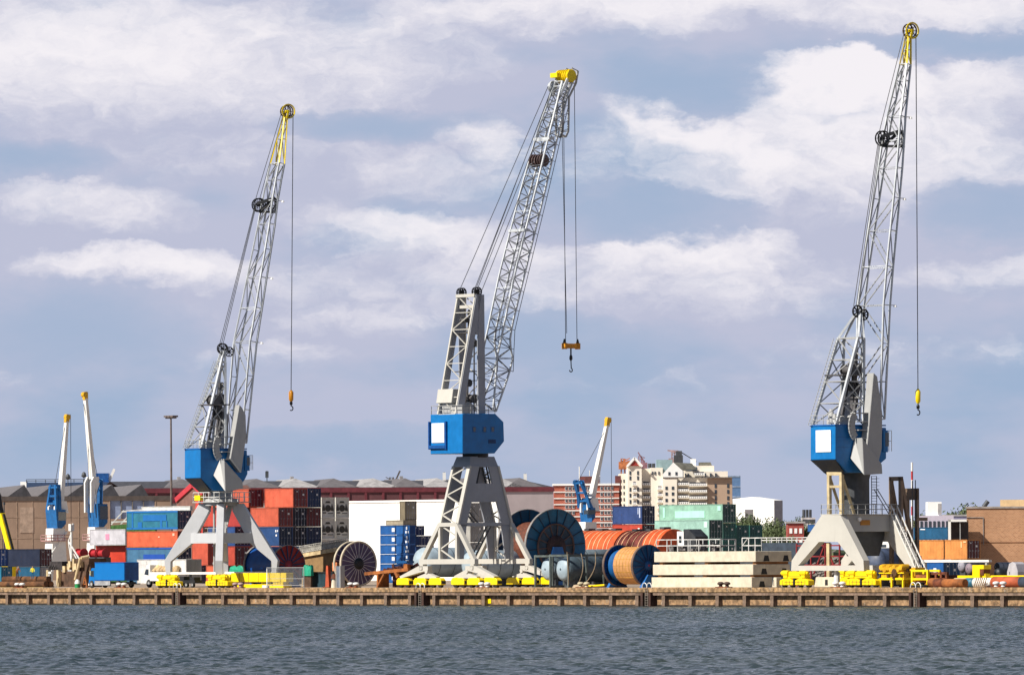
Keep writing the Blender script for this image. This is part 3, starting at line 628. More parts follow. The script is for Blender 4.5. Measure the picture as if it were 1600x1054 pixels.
def lattice_tower_crane():
    cx, cy = quay(744, 7.2); root = thing('luffing_crane', (cx, cy, GZ), 0, 'middle big crane with square lattice mast above a row of rounded yellow bogies', 'crane', 'dockside slewing cranes')
    fr = Fr(cx, cy, math.radians(40)); A = fr.ang; q = Fr(cx, cy, -PHI); B = -PHI; HW = 3.2
    P = fr.pt
    def poly(L, b=-HW): return [(lambda r: (r[0], r[2]))(P(x, y, b)) for x, y in L]
    pl = poly([(722.5, 646), (774, 646), (787, 659), (788, 689), (773, 708), (722.5, 708)])
    m = MB(A); m.prism(pl, -HW, HW); house = m.build('machinery_house', blue, root, .06)
    rear = pl[0][0]; zt = pl[0][1]; zb = pl[-1][1]
    e0 = fr.pty(675.5, 661, rear); e1 = fr.pty(695, 691, rear)
    m = MB(A); m.box(rear-.12, rear-.003, e1[1], e0[1], e1[2], e0[2]); m.build('sign_board', white, house)
    m = MB(A); m.box(rear-.35, rear-.002, e1[1]-.4, e0[1]+.35, zb+.7, zb+1.1); m.box(rear-.3, rear-.002, e1[1]-.55, e1[1]-.3, zb+.6, zt-.9)
    m.box(rear-.3, rear-.002, e0[1]+.3, e0[1]+.5, zb+.6, zt-.9); m.build('sign_frame', dblue, house)
    for wx in (741, 757, 769.5):
        a = P(wx-2.8, 666, -HW); b = P(wx+2.8, 675, -HW); m = MB(A); m.box(a[0], b[0], -HW-.04, -HW+.05, b[2], a[2]); w = m.build('window', paint('window_frame_blue', '0b5ea0', .4), house)
        m = MB(A); m.box(a[0]+.1, b[0]-.1, -HW-.06, -HW, b[2]+.1, a[2]-.1); m.build('pane', glass, w)
    m = MB(A); a = P(763, 686, -HW); m.box(a[0], a[0]+1.2, -HW-.05, -HW+.1, a[2]-.5, a[2]); m.build('vent', paint('vent_blue', '083f70', .6), house)
    m = MB(A); rail(m, [(rear+.1, -HW+.1, zt), (pl[1][0], -HW+.1, zt), (pl[1][0], HW-.1, zt), (rear+.1, HW-.1, zt), (rear+.1, -HW+.1, zt)], 1.1, .03, 1.2); m.build('roof_railing', grey, house)
    # overhanging grey machinery cabin
    m = MB(A); e0 = fr.pty(683, 608, rear+.3); e1 = fr.pty(707, 629, rear+.3)
    m.prism([(rear+.1, e1[2]), (rear+.4, e0[2]), (rear+2.2, e0[2]), (rear+2.4, e1[2])], e1[1], e0[1]); mc = m.build('winch_cabin', cream, root, .04)
    m = MB(A); m.box(rear+.6, rear+2.3, e1[1]+.5, e0[1]-.5, zt, e1[2]); m.box(rear+.2, rear+2, e1[1]-2.0, e1[1]+.2, zt, zt+.9); winch(m, (rear+3.2, .3, zt+.8), .8, 1.6); m.build('cabin_pedestal', grey, mc)
    # mast
    lat = 1.85; ms = MB(A); mw = MB(A); zt2 = P(738, 462)[2]
    at0 = P(733, 462)[0]; rb = P(707, 608)[0]; rbz = zt
    rb0 = rb-.45; fbx = P(750, 640, -lat)[0]; ftx = P(752, 462, -lat)[0]
    for s in (-1, 1):
        for (x0, z0, x1, z1, w) in ((rb0, zt, at0, zt2, 1.05), (fbx+.2, zt, ftx-.1, zt2, 1.2)):
            ms.prism([(x0-w/2, z0), (x0+w/2, z0), (x1+w*.4, z1), (x1-w*.4, z1)], s*lat-.13, s*lat+.13)
        ms.prism([(at0-.5, zt2-5), (ftx+.4, zt2-5), (ftx+.4, zt2+.1), (at0-.5, zt2+.1)], s*lat-.1, s*lat+.1)
    mast = ms.build('mast', grey2, root)
    n = 7
    for i in range(n):
        t0, t1 = i/n, (i+1)/n
        for (xa, xb) in ((rb0-.5, at0-.4), (fbx+.5, ftx+.3)):
            p = lambda s, t: (xa+(xb-xa)*t, s*(lat-.1), zt+(zt2-zt)*t)
            mw.beam(p(-1, t0), p(1, t0), .1); mw.beam(p(1 if i % 2 else -1, t0), p(-1 if i % 2 else 1, t1), .1)
            mw.beam(p(-1, t0), p(-1, t1), .24); mw.beam(p(1, t0), p(1, t1), .24)
    mw.beam((at0-.5, -lat, zt2), (at0-.5, lat, zt2), .4); mw.box(at0-.3, ftx, -lat+.3, lat-.3, zt2-1.6, zt2-1.2)
    mw.build('mast_bracing', cream, mast)
    m = MB(A)
    for s in (-1.3, -1.75, 1.3, 1.75): sheave(m, (at0, s*1.0, zt2+.45), .62, .2)
    sheave(m, (ftx+.3, -1.2, zt2-.7), .6); sheave(m, (at0+.3, 0, zt2-2.2), .55)
    m.build('mast_sheaves', black, mast)
    m = MB(A)
    for k, (dx, yy, dz, r) in enumerate(((.5, .4, 4, .5), (.8, -.6, 9, .4), (.2, .5, 12, .35), (1.0, 0, 2, .6))): winch(m, (at0+dx-.6, yy, zt+dz), r, .9)
    m.tube((at0-.2, .3, zt), (at0+.2, .3, zt2-2), .14, 6); m.tube((at0+.3, -.5, zt), (at0+.4, -.5, zt2-2), .1, 6)
    m.box(at0-1.5, ftx, -lat+.2, lat-.2, zt+5.4, zt+5.5); m.box(at0-1.0, ftx, -lat+.2, lat-.2, zt+10.3, zt+10.4)
    m.build('hoisting_gear', MATS['gear_grey'], mast)
    # boom
    st = []
    for (bx, by, l, d) in ((758.5, 642, 3.6, .5), (771, 590, 3.2, 1.9), (776.5, 561, 3.1, 2.7), (777, 535, 3.1, 1.5), (782, 507, 3.1, 1.3), (799.5, 430, 3.1, 1.55), (832, 300, 3.0, 1.5), (858, 200, 2.4, 1.4), (873.5, 150, 1.6, 1.4), (879, 130, 1.3, 1.3)):
        r = P(bx, by, 0); st.append((r[0], r[2], l/2, d/2))
    ch, wb, PP = lattice(st, .19, .08, .42, fr=fr); boom = ch.build('boom', silver, root); wb.build('boom_lacing', paint('lace_dark', '74777c', .5, vary=.2), boom)
    m = MB(A)
    for i in range(4, len(PP)-4, 2):     # walkway with rail on the underside
        a, b = PP[i][2], PP[i+2][2] if i+2 < len(PP) else PP[i+1][2]
        a2, b2 = PP[i][3], PP[i+2][3] if i+2 < len(PP) else PP[i+1][3]
        o = Vector((.55, 0, -.15)); m.beam(Vector(a2)+o, Vector(b2)+o, .06); m.beam(a2, Vector(a2)+o, .06); m.beam(Vector(a)+o, Vector(b)+o, .06)
    m.build('boom_walkway', dkgrey, boom)
    g = P(842, 251, 0); m = MB(A); winch(m, (g[0], 0, g[2]), .85, 2.0)
    for k in range(5): m.tube((g[0], -1.1+.5*k, g[2]), (g[0], -1.1+.5*k+.12, g[2]), .82, 14)
    m.build('boom_winch', paint('winch_maroon', '6a5350', .6, vary=.4), boom)
    for by_, px_ in ((218, 851), (361, 812)):
        g = P(px_, by_, 0); m = MB(A); m.box(g[0]-.6, g[0]+.3, -1.6, 1.6, g[2]-.1, g[2]+.25); m.build('boom_platform', silver, boom)
    # head
    h = P(883, 119, 0); m = MB(A)
    for k, yb in enumerate((-1.0, -.6, -.2, .2, .6, 1.0)):
        m.lathe((h[0]+.1, yb-.13, h[2]), (0, 1, 0), [(0, .85), (.12, .62), (.26, .85)], 16)
    hp = [(h[0]-.6, h[2]-.6), (h[0]+.3, h[2]-.9), (h[0]+.75, h[2]-.4), (h[0]+.8, h[2]+.3), (h[0]+.3, h[2]+.8), (h[0]-.4, h[2]+.7), (h[0]-.75, h[2]+.1)]; m.prism(hp, -1.25, -1.12); m.prism(hp, 1.12, 1.25)
    m.box(h[0]-1.2, h[0]-.6, .2, 1.6, h[2]-.2, h[2]+.4)
    hd = m.build('head_sheave', yellow, boom, .03)
    m = MB(A); e = P(873.5, 150, 0); sheave(m, (h[0]-1.1, 1.3, h[2]-1.4), .7); sheave(m, (h[0]-1.3, .9, h[2]-1.2), .6)
    for s in (-1, 1): m.beam((e[0]-.5, s*.8, e[2]), (h[0]-.5, s*1.1, h[2]-.4), .3); m.beam((e[0]+.7, s*.7, e[2]), (h[0]+.4, s*1.1, h[2]-.6), .26); m.beam((e[0]+.3, s*.75, e[2]), (h[0]-.4, s*1.1, h[2]-.6), .12)
    m.build('head_frame', silver, boom)
    # hanging service frame under the head
    m = MB(A); b0 = -.9
    pts = [P(903, 111, b0), P(900, 130, b0), P(889, 152, b0), P(888, 205, b0), P(884, 214, b0), P(877, 210, b0), P(879, 160, b0)]
    for s in (-.9, .2):
        for u, v in zip(pts, pts[1:]): m.beam((u[0], s, u[2]), (v[0], s, v[2]), .2)
    for u in pts: m.beam((u[0], -.9, u[2]), (u[0], .2, u[2]), .12)
    t = P(893, 106, b0); m.beam((t[0], -.9, t[2]), (pts[0][0], -.9, pts[0][2]), .1); m.beam((t[0], .2, t[2]), (pts[0][0], .2, pts[0][2]), .1)
    for k in range(5): z = pts[2][2]-k*1.0; m.beam((pts[2][0], -.9, z), (pts[6][0], -.9, z-.4), .07)
    m.build('service_frame', grey, boom)
    # ropes, hook beam
    m = MB(A); R = .045; a1 = (at0-.1, 1.6, zt2+1.0); a2 = (at0-.1, -1.6, zt2+1.0)
    wa = P(842, 251, 0); m.tube(a1, (h[0]-1.7, 1.3, h[2]-1.2), R, 5)
    for dy, tx in ((0, -1.6), (.25, -1.3), (-.3, -1.0)): m.tube((a2[0], a2[1]+dy, a2[2]), (h[0]+tx, .8+dy, h[2]-1.6), R, 5)
    m.tube((ftx+.3, -1.2, zt2), (wa[0]-.9, .6, wa[2]-1), R, 5)
    hb = P(882, 540, 0); hb2 = P(902.5, 540, 0); s1 = P(881, 212, 0); s2 = P(897.5, 135, 0)
    m.tube((s1[0], 0, s1[2]), (hb[0]+.2, 0, hb[2]+.5), .045, 5); m.tube((s2[0], 0, s2[2]), (hb2[0]-.1, 0, hb2[2]+.5), .045, 5); m.tube((s1[0]-.2, .1, s1[2]), (hb[0]+.4, 0, hb[2]+1.6), .04, 5)
    m.build('wire_rope', ropem, root)
    m = MB(A); m.box(hb[0]-.1, hb2[0]+.1, -.3, .3, hb[2]-.32, hb[2]+.3); m.box(hb[0]-.2, hb[0]+.2, -.36, .36, hb[2]-.42, hb[2]+.36); m.box(hb2[0]-.2, hb2[0]+.2, -.36, .36, hb[2]-.42, hb[2]+.36); ho = m.build('hook_beam', orange, root, .03)
    m = MB(A); c = P(892, 548, 0); z0 = c[2]; z1 = P(892, 581, 0)[2]; x = c[0]
    for xx in (hb[0], hb2[0]): m.prism([(xx-.22, hb[2]+.3), (xx+.22, hb[2]+.3), (xx+.03, hb[2]+.9), (xx-.03, hb[2]+.9)], -.1, .1)
    m.tube((x, 0, z0+.4), (x, 0, z0-.5), .1, 8); m.lathe((x, 0, z0-1.3), (0, 0, 1), [(0, .06), (.25, .22), (.6, .2), (.9, .06)], 10); m.tube((x, 0, z0-1.2), (x+.05, 0, z1+.5), .07, 6)
    pts = [(x+.24*math.cos(t), 0, z1+.26+.24*math.sin(t)) for t in [math.radians(a) for a in range(90, -200, -30)]]
    for u, v in zip(pts, pts[1:]): m.tube(u, v, .07, 6)
    m.build('hook', black, ho)
    # --- portal
    z1 = q.h(744, 728); z2 = q.h(744, 713); zk = q.h(744, 819); zs = q.h(744, 876.5)
    m = MB(B); m.add([(-1.75, -2.3, z1), (1.75, -2.3, z1), (1.75, 2.3, z1), (-1.75, 2.3, z1), (-1.45, -1.9, z2), (1.45, -1.9, z2), (1.45, 1.9, z2), (-1.45, 1.9, z2)], [(0, 1, 2, 3), (4, 5, 6, 7), (0, 1, 5, 4), (1, 2, 6, 5), (2, 3, 7, 6), (3, 0, 4, 7)])
    m.box(-1.85, 1.85, -2.4, 2.4, z1-.1, z1+.0); cap = m.build('portal_cap', grey2, root)
    m = MB(B); m.lathe((0, 0, z2-.1), (0, 0, 1), [(0, 1.65), (.75, 1.65)], 28); m.build('slewing_ring', black, root)
    pcream = cream
    for s in (-1, 1):     # front leg s=-1 (t negative), rear leg s=+1
        m = MB(B); l = MB(B)
        for xs in (-1, 1):
            # deep side plates
            def T(y): return s*y
            yo0, yi0 = T(4.35), T(2.85 if s < 0 else 2.75); yo1, yi1 = T(2.25), T(.75)
            x0 = xs*1.7
            pts = [(yo0, zk), (yi0, zk), (yi1, z1), (yo1, z1)]
            m.prism(pts, x0-.12, x0+.12, 'yz')
            m.prism([(yo0, zs+.3), (T(3.35), zs+.3), (yi0, zk), (yo0, zk)], x0-.1, x0+.1, 'yz')
        n = 6
        for yy0, yy1 in ((4.35, 2.25),):
            p = lambda xs, t: (xs*(1.75-.1*t), s*(yy0+(yy1-yy0)*t), zk+(z1-zk)*t)
            for xs in (-1, 1): l.beam(p(xs, 0), p(xs, 1), .42 if xs < 0 else .62, .25)
            for i in range(n):
                l.beam(p(-1 if i % 2 else 1, i/n), p(1 if i % 2 else -1, (i+1)/n), .16)
            for xs in (-1, 1): l.beam((xs*1.75, s*4.35, zs), (xs*1.75, s*4.35, zk), .42); l.beam((xs*1.75, s*4.35, zk), (xs*5.5, s*4.4, zs), .55)
            l.beam((-1.9, s*4.35, zk), (1.9, s*4.35, zk), .5, .5); 
            for i in range(3): l.beam((-1.75 if i % 2 else 1.75, s*4.35, zs+(zk-zs)*i/3), (1.75 if i % 2 else -1.75, s*4.35, zs+(zk-zs)*(i+1)/3), .16)
            l.box(-5.8, 5.8, s*4.4-.3, s*4.4+.3, zs-.32, zs+.32)
        leg = m.build('portal_leg', grey2, root); l.build('leg_lacing', pcream, leg)
    m = MB(B); zc0, zc1 = q.h(744, 784), q.h(744, 755)
    for xs in (-1.7, 1.7):
        m.prism([(-3.2, zc0), (3.2, zc0), (2.75, zc1), (-2.75, zc1)], xs-.14, xs+.14, 'yz'); m.box(xs-.1, xs+.1, -4.0, 4.0, zk-.2, zk+.25)
    m.build('portal_crossbeam', grey2, root)
    m = MB(B)   # zigzag stair inside
    for (y0, za, y1, zb_) in ((-2.6, zc0, .2, zk), (.4, z1, -.6, zc0+.3), (2.2, zk, -.8, zs), (1.4, z1, 2.6, zc0)):
        for dx in (-.4, .4): m.beam((dx, y0, za), (dx, y1, zb_), .12, .2); m.beam((dx, y0, za+1), (dx, y1, zb_+1), .05)
        for k in range(12): t = k/12; m.box(-.4, .4, y0+(y1-y0)*t-.1, y0+(y1-y0)*t+.1, za+(zb_-za)*t-.02, za+(zb_-za)*t+.02)
    m.build('access_stair', dkgrey, root)
    # bogies
    for s in (-1, 1):
        for c in (-1, 1):
            xc = c*5.3; y = s*4.4; b = MB(B); b.tube((xc, y, 2.1), (xc, y, zs-.3), .35, 12); b.box(xc-.35, xc+.35, y-.35, y+.35, 2.2, zs-.3)
            o = c      # heavy arm reaches outward
            b.prism([(xc-o*1.4, 2.75), (xc+o*.6, 2.75), (xc+o*4.6, 1.45), (xc+o*4.4, 1.2), (xc+o*.1, 2.0), (xc-o*1.4, 2.2)], y-.35, y+.35)
            b.prism([(xc-o*3.1, 1.2), (xc-o*3.1, 1.4), (xc-o*1.3, 1.85), (xc-o*.9, 1.85), (xc+o*.9, 1.4), (xc+o*.9, 1.2)], y-.3, y+.3)
            b.tube((xc-o*1.1, y-.42, 2.1), (xc-o*1.1, y+.42, 2.1), .3, 12); b.tube((xc+o*.0, y-.42, 2.45), (xc, y+.42, 2.45), .22, 12)
            e = b.build('equalizer', cream, root)
            for i, off in enumerate((4.2, .6, -2.6)):
                x = xc+o*off*1.0-(o*.3)
                m = MB(B); m.prism([(x-1.3, .35), (x-1.3, .95), (x-.95, 1.25), (x+.95, 1.25), (x+1.3, .95), (x+1.3, .35)], y-.42, y+.42); bo = m.build('bogie', yellow, e, .05)
                m = MB(B)
                for d in (-.75, .75): m.tube((x+d, y-.2, .3), (x+d, y+.2, .3), .32, 14)
                m.box(x-1.42, x+1.42, y-.3, y+.3, .5, .85); m.build('wheels', black, bo)
lattice_tower_crane()
# ---------------------------------------------------------------- containers
def cuboid(pxl, pxc, pxr, yt, yb, Y):
    """box seen at its near vertical corner pxc: side runs left to pxl, end runs right to pxr"""
    C_, S_ = math.cos(PHI), math.sin(PHI); ym = (yt+yb)/2
    Uc, Ul, Ur = [uv(p, ym)[0]/FPX for p in (pxc, pxl, pxr)]
    cx = Uc*Y; L = (cx-Ul*Y)/(C_+Ul*S_); Wd = (Ur*Y-cx)/(S_-Ur*C_)
    z0 = zat(pxc, yb, Y); z1 = zat(pxc, yt, Y)
    return cx, Y, L, Wd, z0, z1-z0
def soft(h):
    r, g_, b_ = [int(h[i:i+2], 16) for i in (0, 2, 4)]; y = .3*r+.59*g_+.11*b_
    return '%02x%02x%02x' % tuple(int((v*.87+y*.13)*(.93 if y > 70 else 1.05)) for v in (r, g_, b_))
def container(label, pxl, pxc, pxr, yt, yb, Y, side, end=None, marks=None, doors=True, grp='shipping containers', rods='b9bcc0', z0=None, frame=None, sideknobs=None):
    side = soft(side); end = soft(end) if end else None
    cx, cy, L, Wd, zb, H = cuboid(pxl, pxc, pxr, yt, yb, Y)
    if z0 is not None: H = H+(zb-z0); zb = z0
    root = thing('shipping_container', (cx, cy, zb), QT, label, 'container', grp)
    cm = paint('container_'+side, side, .5, vary=.14, streak=.3, rust=.05, scale=.7)
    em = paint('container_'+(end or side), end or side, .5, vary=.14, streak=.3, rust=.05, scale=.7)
    fm = paint('frame_'+(frame or side), tuple(v*.75 for v in lin(frame or side)), .5, vary=.2, streak=.2, rust=.08)
    # local: x from -L..0 , y 0..Wd
    m = MB(); f = .13
    for x0, x1 in ((-L, -L+f), (-f, 0)):
        for y0, y1 in ((0, f), (Wd-f, Wd)): m.box(x0, x1, y0, y1, 0, H)
    for y0, y1 in ((0, f), (Wd-f, Wd)): m.box(-L+f, -f, y0, y1, 0, .16); m.box(-L+f, -f, y0, y1, H-.1, H)
    for x0, x1 in ((-L, -L+f), (-f, 0)): m.box(x0, x1, f, Wd-f, 0, .16); m.box(x0, x1, f, Wd-f, H-.13, H)
    m.build('frame', fm, root)
    m = MB(); n = max(4, int((L-.26)/.28)); w = (L-.26)/n; pr = []
    for i in range(n):
        x = -L+.13+i*w; pr += [(x, .03), (x+w*.3, .03), (x+w*.5, .075), (x+w*.8, .075)]
    pr.append((-.13, .03))
    for yy, s in ((0, 1), (Wd, -1)):
        P = [(x, yy+s*d, z) for z in (.16, H-.1) for (x, d) in pr]; k = len(pr)
        m.add(P, [(i, i+1, k+i+1, k+i) for i in range(k-1)])
    m.box(-L+.03, -.05, .1, Wd-.1, H-.06, H-.03); m.box(-L+.03, -L+.06, .13, Wd-.13, .16, H-.13)
    m.build('corrugated_side', cm, root)
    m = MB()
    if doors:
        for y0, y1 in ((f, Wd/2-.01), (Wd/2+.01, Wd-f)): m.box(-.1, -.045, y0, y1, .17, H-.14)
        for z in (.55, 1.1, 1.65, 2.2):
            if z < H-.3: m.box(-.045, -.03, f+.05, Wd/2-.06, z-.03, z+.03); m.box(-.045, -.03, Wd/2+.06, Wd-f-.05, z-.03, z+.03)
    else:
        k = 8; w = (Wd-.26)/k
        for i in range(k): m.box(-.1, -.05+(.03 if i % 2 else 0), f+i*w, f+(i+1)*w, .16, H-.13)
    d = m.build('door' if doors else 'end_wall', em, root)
    if doors:
        m = MB()
        for t in (.18, .38, .62, .82):
            m.tube((-.01, Wd*t, .12), (-.01, Wd*t, H-.1), .022, 5); m.box(-.03, .01, Wd*t-.05, Wd*t+.2, 1.05, 1.12)
            for z in (.25, H-.3): m.box(-.03, .015, Wd*t-.06, Wd*t+.06, z-.05, z+.05)
        m.build('lock_rod', paint('rod_'+rods, rods, .5), d)
        m = MB(); m.box(-.043, -.02, Wd*.66, Wd*.78, H*.62, H*.72); m.box(-.043, -.02, Wd*.25, Wd*.33, H*.8, H*.86); m.build('placard', whitew, d)
    if marks:
        for (a, b, c, e) in marks[1]: m = MB(); m.box(-L+a*L, -L+b*L, -.012, .03, c*H, e*H); m.build('marking', paint('mark_'+marks[0], marks[0], .5, vary=.05), root)
    return root
OR, MA, NV, RD, BL, TL, MI, GN = 'e0603a', '7a2a28', '1d3560', 'c8402c', '1a4a8c', '157090', '9adcb8', '1c5552'
LOGO = ('e8e8e8', [(.86, .9, .72, .84), (.93, .96, .74, .84), (.87, .92, .5, .6)])
DOORW = ('e8e8e8', [(.87, .89, .3, .75), (.92, .93, .5, .8)])
# left pair of stacks
container('long dark navy container with maroon doors, on top behind the timber stack', 12, 62, 81, 857, 884.5, 985, '18243f', '5f2a2c')
container('blue container cut by the left photo edge with white lettering on its doors', -60, -14, 12.5, 857, 884.5, 978, '2a5aa5', '2a5aa5', rods='dfe3ea')
container('teal container cut by the left photo edge, under the blue lettered one', -60, 2, 19, 884.8, 913, 978, '1186b0')
container('teal blue container behind the workers under the navy one', 26, 62, 80, 884.8, 913, 985, '12658f', 'c9c4c4', doors=False)
# left three-high stack
ST1 = [('weathered blue container with teal panels, topmost of the left stack', 797, 826, 'pale', '23809e', '164a6b', ('1465a8', [(.32, .78, .45, .78), (.1, .13, .0, 1), (.22, .3, .1, .4), (.66, .7, .1, .45), (.78, .8, .1, .45), (0, 1, 0, .1), (0, 1, .9, 1)])),
       ('orange container between two blue ones in the left stack', 829, 854, '', 'f2663a', '8c2f2c', ('f7b49a', [(.9, .94, .7, .86), (.62, .65, .6, .68)])),
       ('faded blue container with a dark blue patch, lowest of the left stack', 855, 882, '', '3f7aa3', '142c4c', ('1648a0', [(.33, .75, .1, .62), (0, 1, .92, 1)]))]
for (lb, a, b, _, c, e, mk) in ST1: container(lb, 198, 277.5, 299, a, b, 960, c, e, mk, z0=None)
container('blue grey container at the very bottom of the left stack, behind the trucks', 198, 277.5, 299, 882.3, 911, 960, '3b6c92')
container('long white box container lying on top of the left stack roofs', 221, 297, 301, 790, 797, 985, 'f1f1ee', doors=False)
container('pale grey container with pink emblem beside the green mound', 140, 195.8, 198, 826, 851, 1010, 'd3d2da', doors=False, marks=('e08aa8', [(.45, .55, .35, .7)]))
container('bright red container with an orange end under the pale grey one', 150, 196, 200, 851.5, 880, 1012, 'e43a1c')
container('white container above the white lorry, low behind the left stack', 214, 291, 315, 873, 911, 935, 'ece9e2', 'b9b6ae', doors=False)
# middle stacks
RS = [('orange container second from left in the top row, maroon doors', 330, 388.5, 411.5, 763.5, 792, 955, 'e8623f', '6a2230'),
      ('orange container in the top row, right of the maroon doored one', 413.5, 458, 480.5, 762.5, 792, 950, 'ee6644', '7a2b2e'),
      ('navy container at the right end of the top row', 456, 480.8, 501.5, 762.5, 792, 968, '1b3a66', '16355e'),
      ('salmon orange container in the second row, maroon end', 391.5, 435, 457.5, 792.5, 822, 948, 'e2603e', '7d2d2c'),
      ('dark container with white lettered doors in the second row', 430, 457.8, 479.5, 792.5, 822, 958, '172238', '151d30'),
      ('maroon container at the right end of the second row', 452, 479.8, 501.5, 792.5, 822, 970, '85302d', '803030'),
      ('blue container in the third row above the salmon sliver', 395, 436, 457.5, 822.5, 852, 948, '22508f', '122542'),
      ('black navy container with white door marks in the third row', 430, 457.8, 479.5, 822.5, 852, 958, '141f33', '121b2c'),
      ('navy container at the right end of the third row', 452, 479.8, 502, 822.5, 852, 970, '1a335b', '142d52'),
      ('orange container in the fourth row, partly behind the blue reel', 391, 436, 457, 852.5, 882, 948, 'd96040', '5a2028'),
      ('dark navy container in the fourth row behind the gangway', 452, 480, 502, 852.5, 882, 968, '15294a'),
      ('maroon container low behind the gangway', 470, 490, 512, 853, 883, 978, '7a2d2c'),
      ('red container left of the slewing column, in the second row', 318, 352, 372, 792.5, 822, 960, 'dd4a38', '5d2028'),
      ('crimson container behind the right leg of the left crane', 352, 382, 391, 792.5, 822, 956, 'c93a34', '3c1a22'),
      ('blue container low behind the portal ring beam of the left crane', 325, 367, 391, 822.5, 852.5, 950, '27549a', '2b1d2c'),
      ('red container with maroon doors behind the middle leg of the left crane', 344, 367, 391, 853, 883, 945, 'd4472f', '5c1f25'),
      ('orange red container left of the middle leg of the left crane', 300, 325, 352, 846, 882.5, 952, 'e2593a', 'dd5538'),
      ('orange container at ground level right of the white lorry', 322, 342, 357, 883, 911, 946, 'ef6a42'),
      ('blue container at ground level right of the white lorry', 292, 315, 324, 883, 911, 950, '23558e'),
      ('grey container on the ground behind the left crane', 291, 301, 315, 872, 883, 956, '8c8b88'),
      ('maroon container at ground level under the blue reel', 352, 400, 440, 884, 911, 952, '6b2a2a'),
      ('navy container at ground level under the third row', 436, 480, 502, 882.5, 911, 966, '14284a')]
for (lb, l, c, r, a, b, Y, s, *e) in RS:
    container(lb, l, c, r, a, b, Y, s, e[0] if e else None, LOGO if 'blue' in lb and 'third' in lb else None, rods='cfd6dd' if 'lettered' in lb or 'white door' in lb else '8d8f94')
# reefers
def reefer(label, px0, px1, yt, yb, Y):
    cx, cy, L, Wd, z, H = cuboid(px0-25, px0, px1, yt, yb, Y)
    L = 6; root = thing('refrigerated_container', (cx, cy, z), QT, label, 'reefer container', 'stacked reefer containers')
    rm = paint('reefer_white', 'e2dfd2', .6, vary=.15, streak=.4, rust=.1); dk = paint('reefer_dark', '4a473f', .6)
    m = MB(); m.box(-L, -.12, 0, Wd, 0, H); m.build('body', rm, root)
    m = MB(); 
    for y0 in (0, Wd-.12): m.box(-.119, 0, y0, y0+.12, 0, H)
    m.box(-.119, 0, .12, Wd-.12, 0, .2); m.box(-.119, 0, .12, Wd-.12, H-.15, H); m.build('frame', rm, root)
    m = MB(); m.lathe((-.11, Wd/2, H*.47), (1, 0, 0), [(0, Wd*.2), (.08, Wd*.2), (.08, Wd*.15), (.03, Wd*.15)], 16); m.lathe((-.11, Wd/2, H*.47), (1, 0, 0), [(0, .12), (.09, .1)], 8); m.build('fan', dk, root)
    for s, mm in ((-1, 0), (1, 0)):
        m = MB(); m.prism([(Wd/2+s*Wd*.3, H*.7), (Wd/2+s*Wd*.42, H*.42), (Wd/2+s*Wd*.42, H*.33), (Wd/2+s*Wd*.2, H*.36)], -.12, -.06, 'yz'); m.build('service_panel', dk, root)
    m = MB(); m.prism([(Wd*.3, H*.72), (Wd*.7, H*.72), (Wd*.62, H*.82), (Wd*.38, H*.82)], -.12, -.09, 'yz'); m.box(-.119, -.06, Wd*.12, Wd*.36, H*.22, H*.28); m.box(-.119, -.06, Wd*.5, Wd*.88, H*.2, H*.24); m.build('grille', dk, root)
for r, (a, b, wd) in enumerate(((776.5, 808.5, 'topmost'), (809, 842, 'middle'), (842.5, 875, 'lowest'), (875.5, 911, ''))):
    for c, (x0, x1) in enumerate(((502.5, 523.5), (524.5, 545.5))):
        if r == 3: continue
        reefer('%s white reefer unit with round fan in the %s column beside the %s' % (wd, ('left', 'right')[c], ('navy containers', 'white warehouse')[c]), x0, x1, a, b, 985+8*c)
for c, (x0, x1) in enumerate(((502.5, 523.5), (524.5, 545.5))): reefer(('hidden base reefer unit under the left reefer column', 'hidden base reefer unit under the right reefer column')[c], x0, x1, 875.5, 910, 985+8*c)
# small blue half height boxes
for i in range(6):
    a = 820+i*15.1
    container(['topmost low blue box with white square', 'second low blue box with white square from the top', 'third low blue box with white square from the top', 'fourth low blue box with white square, above the rusty trailer', 'fifth low blue box, mostly behind the rusty trailer', 'lowest blue box on the ground behind the rusty trailer'][i], 594, 640, 649 if i < 4 else 649, a, a+14.6, 935, '0f63b8', '0b3f80', ('f4f4f4', [(.4, .5, .32, .72), (.88, .93, .55, .85), (.86, .9, .15, .4), (.93, .97, .15, .4)]), grp='low blue boxes in a stack', doors=False)
for i in range(5):
    a = 821+i*15.6+ (16 if i > 0 else 0)*0
    container(['navy box with square panels at the top right of the blue box stack', 'second navy box behind the blue box stack', 'third navy box behind the blue box stack', 'fourth navy box behind the grey tank', 'lowest navy box behind the grey tank'][i], 620, 641 if i == 0 else 655, 663 if i == 0 else 678, a, a+15.2, 955, '123a78', '0e2a5c', grp='navy boxes behind the blue stack')
container('beige low crate on top of the blue box stack', 603, 630, 650, 812, 820, 950, 'b9ab90', grp='beige crates', doors=False)
for i in range(3): container(['beige tall tank crate high above the blue boxes', 'beige tank crate under the tall one', 'beige tank crate hidden behind the blue boxes'][i], 624.5, 633, 651, 782.5+i*30, 812+i*30, 1010, '8f8266', 'b5a88c', grp='beige tank crates')
for i in range(4): container(['pale grey crate with yellow tag behind the middle portal', 'second pale grey crate from the top behind the middle portal', 'third pale grey crate behind the middle portal', 'lowest pale grey crate behind the middle portal'][i], 722, 735, 756, 785+i*31, 815.5+i*31, 990, 'bcbab2', 'a8a69f', ('e6e01c', [(.5, .8, .55, .75)]) if i == 0 else None, grp='pale grey crates')
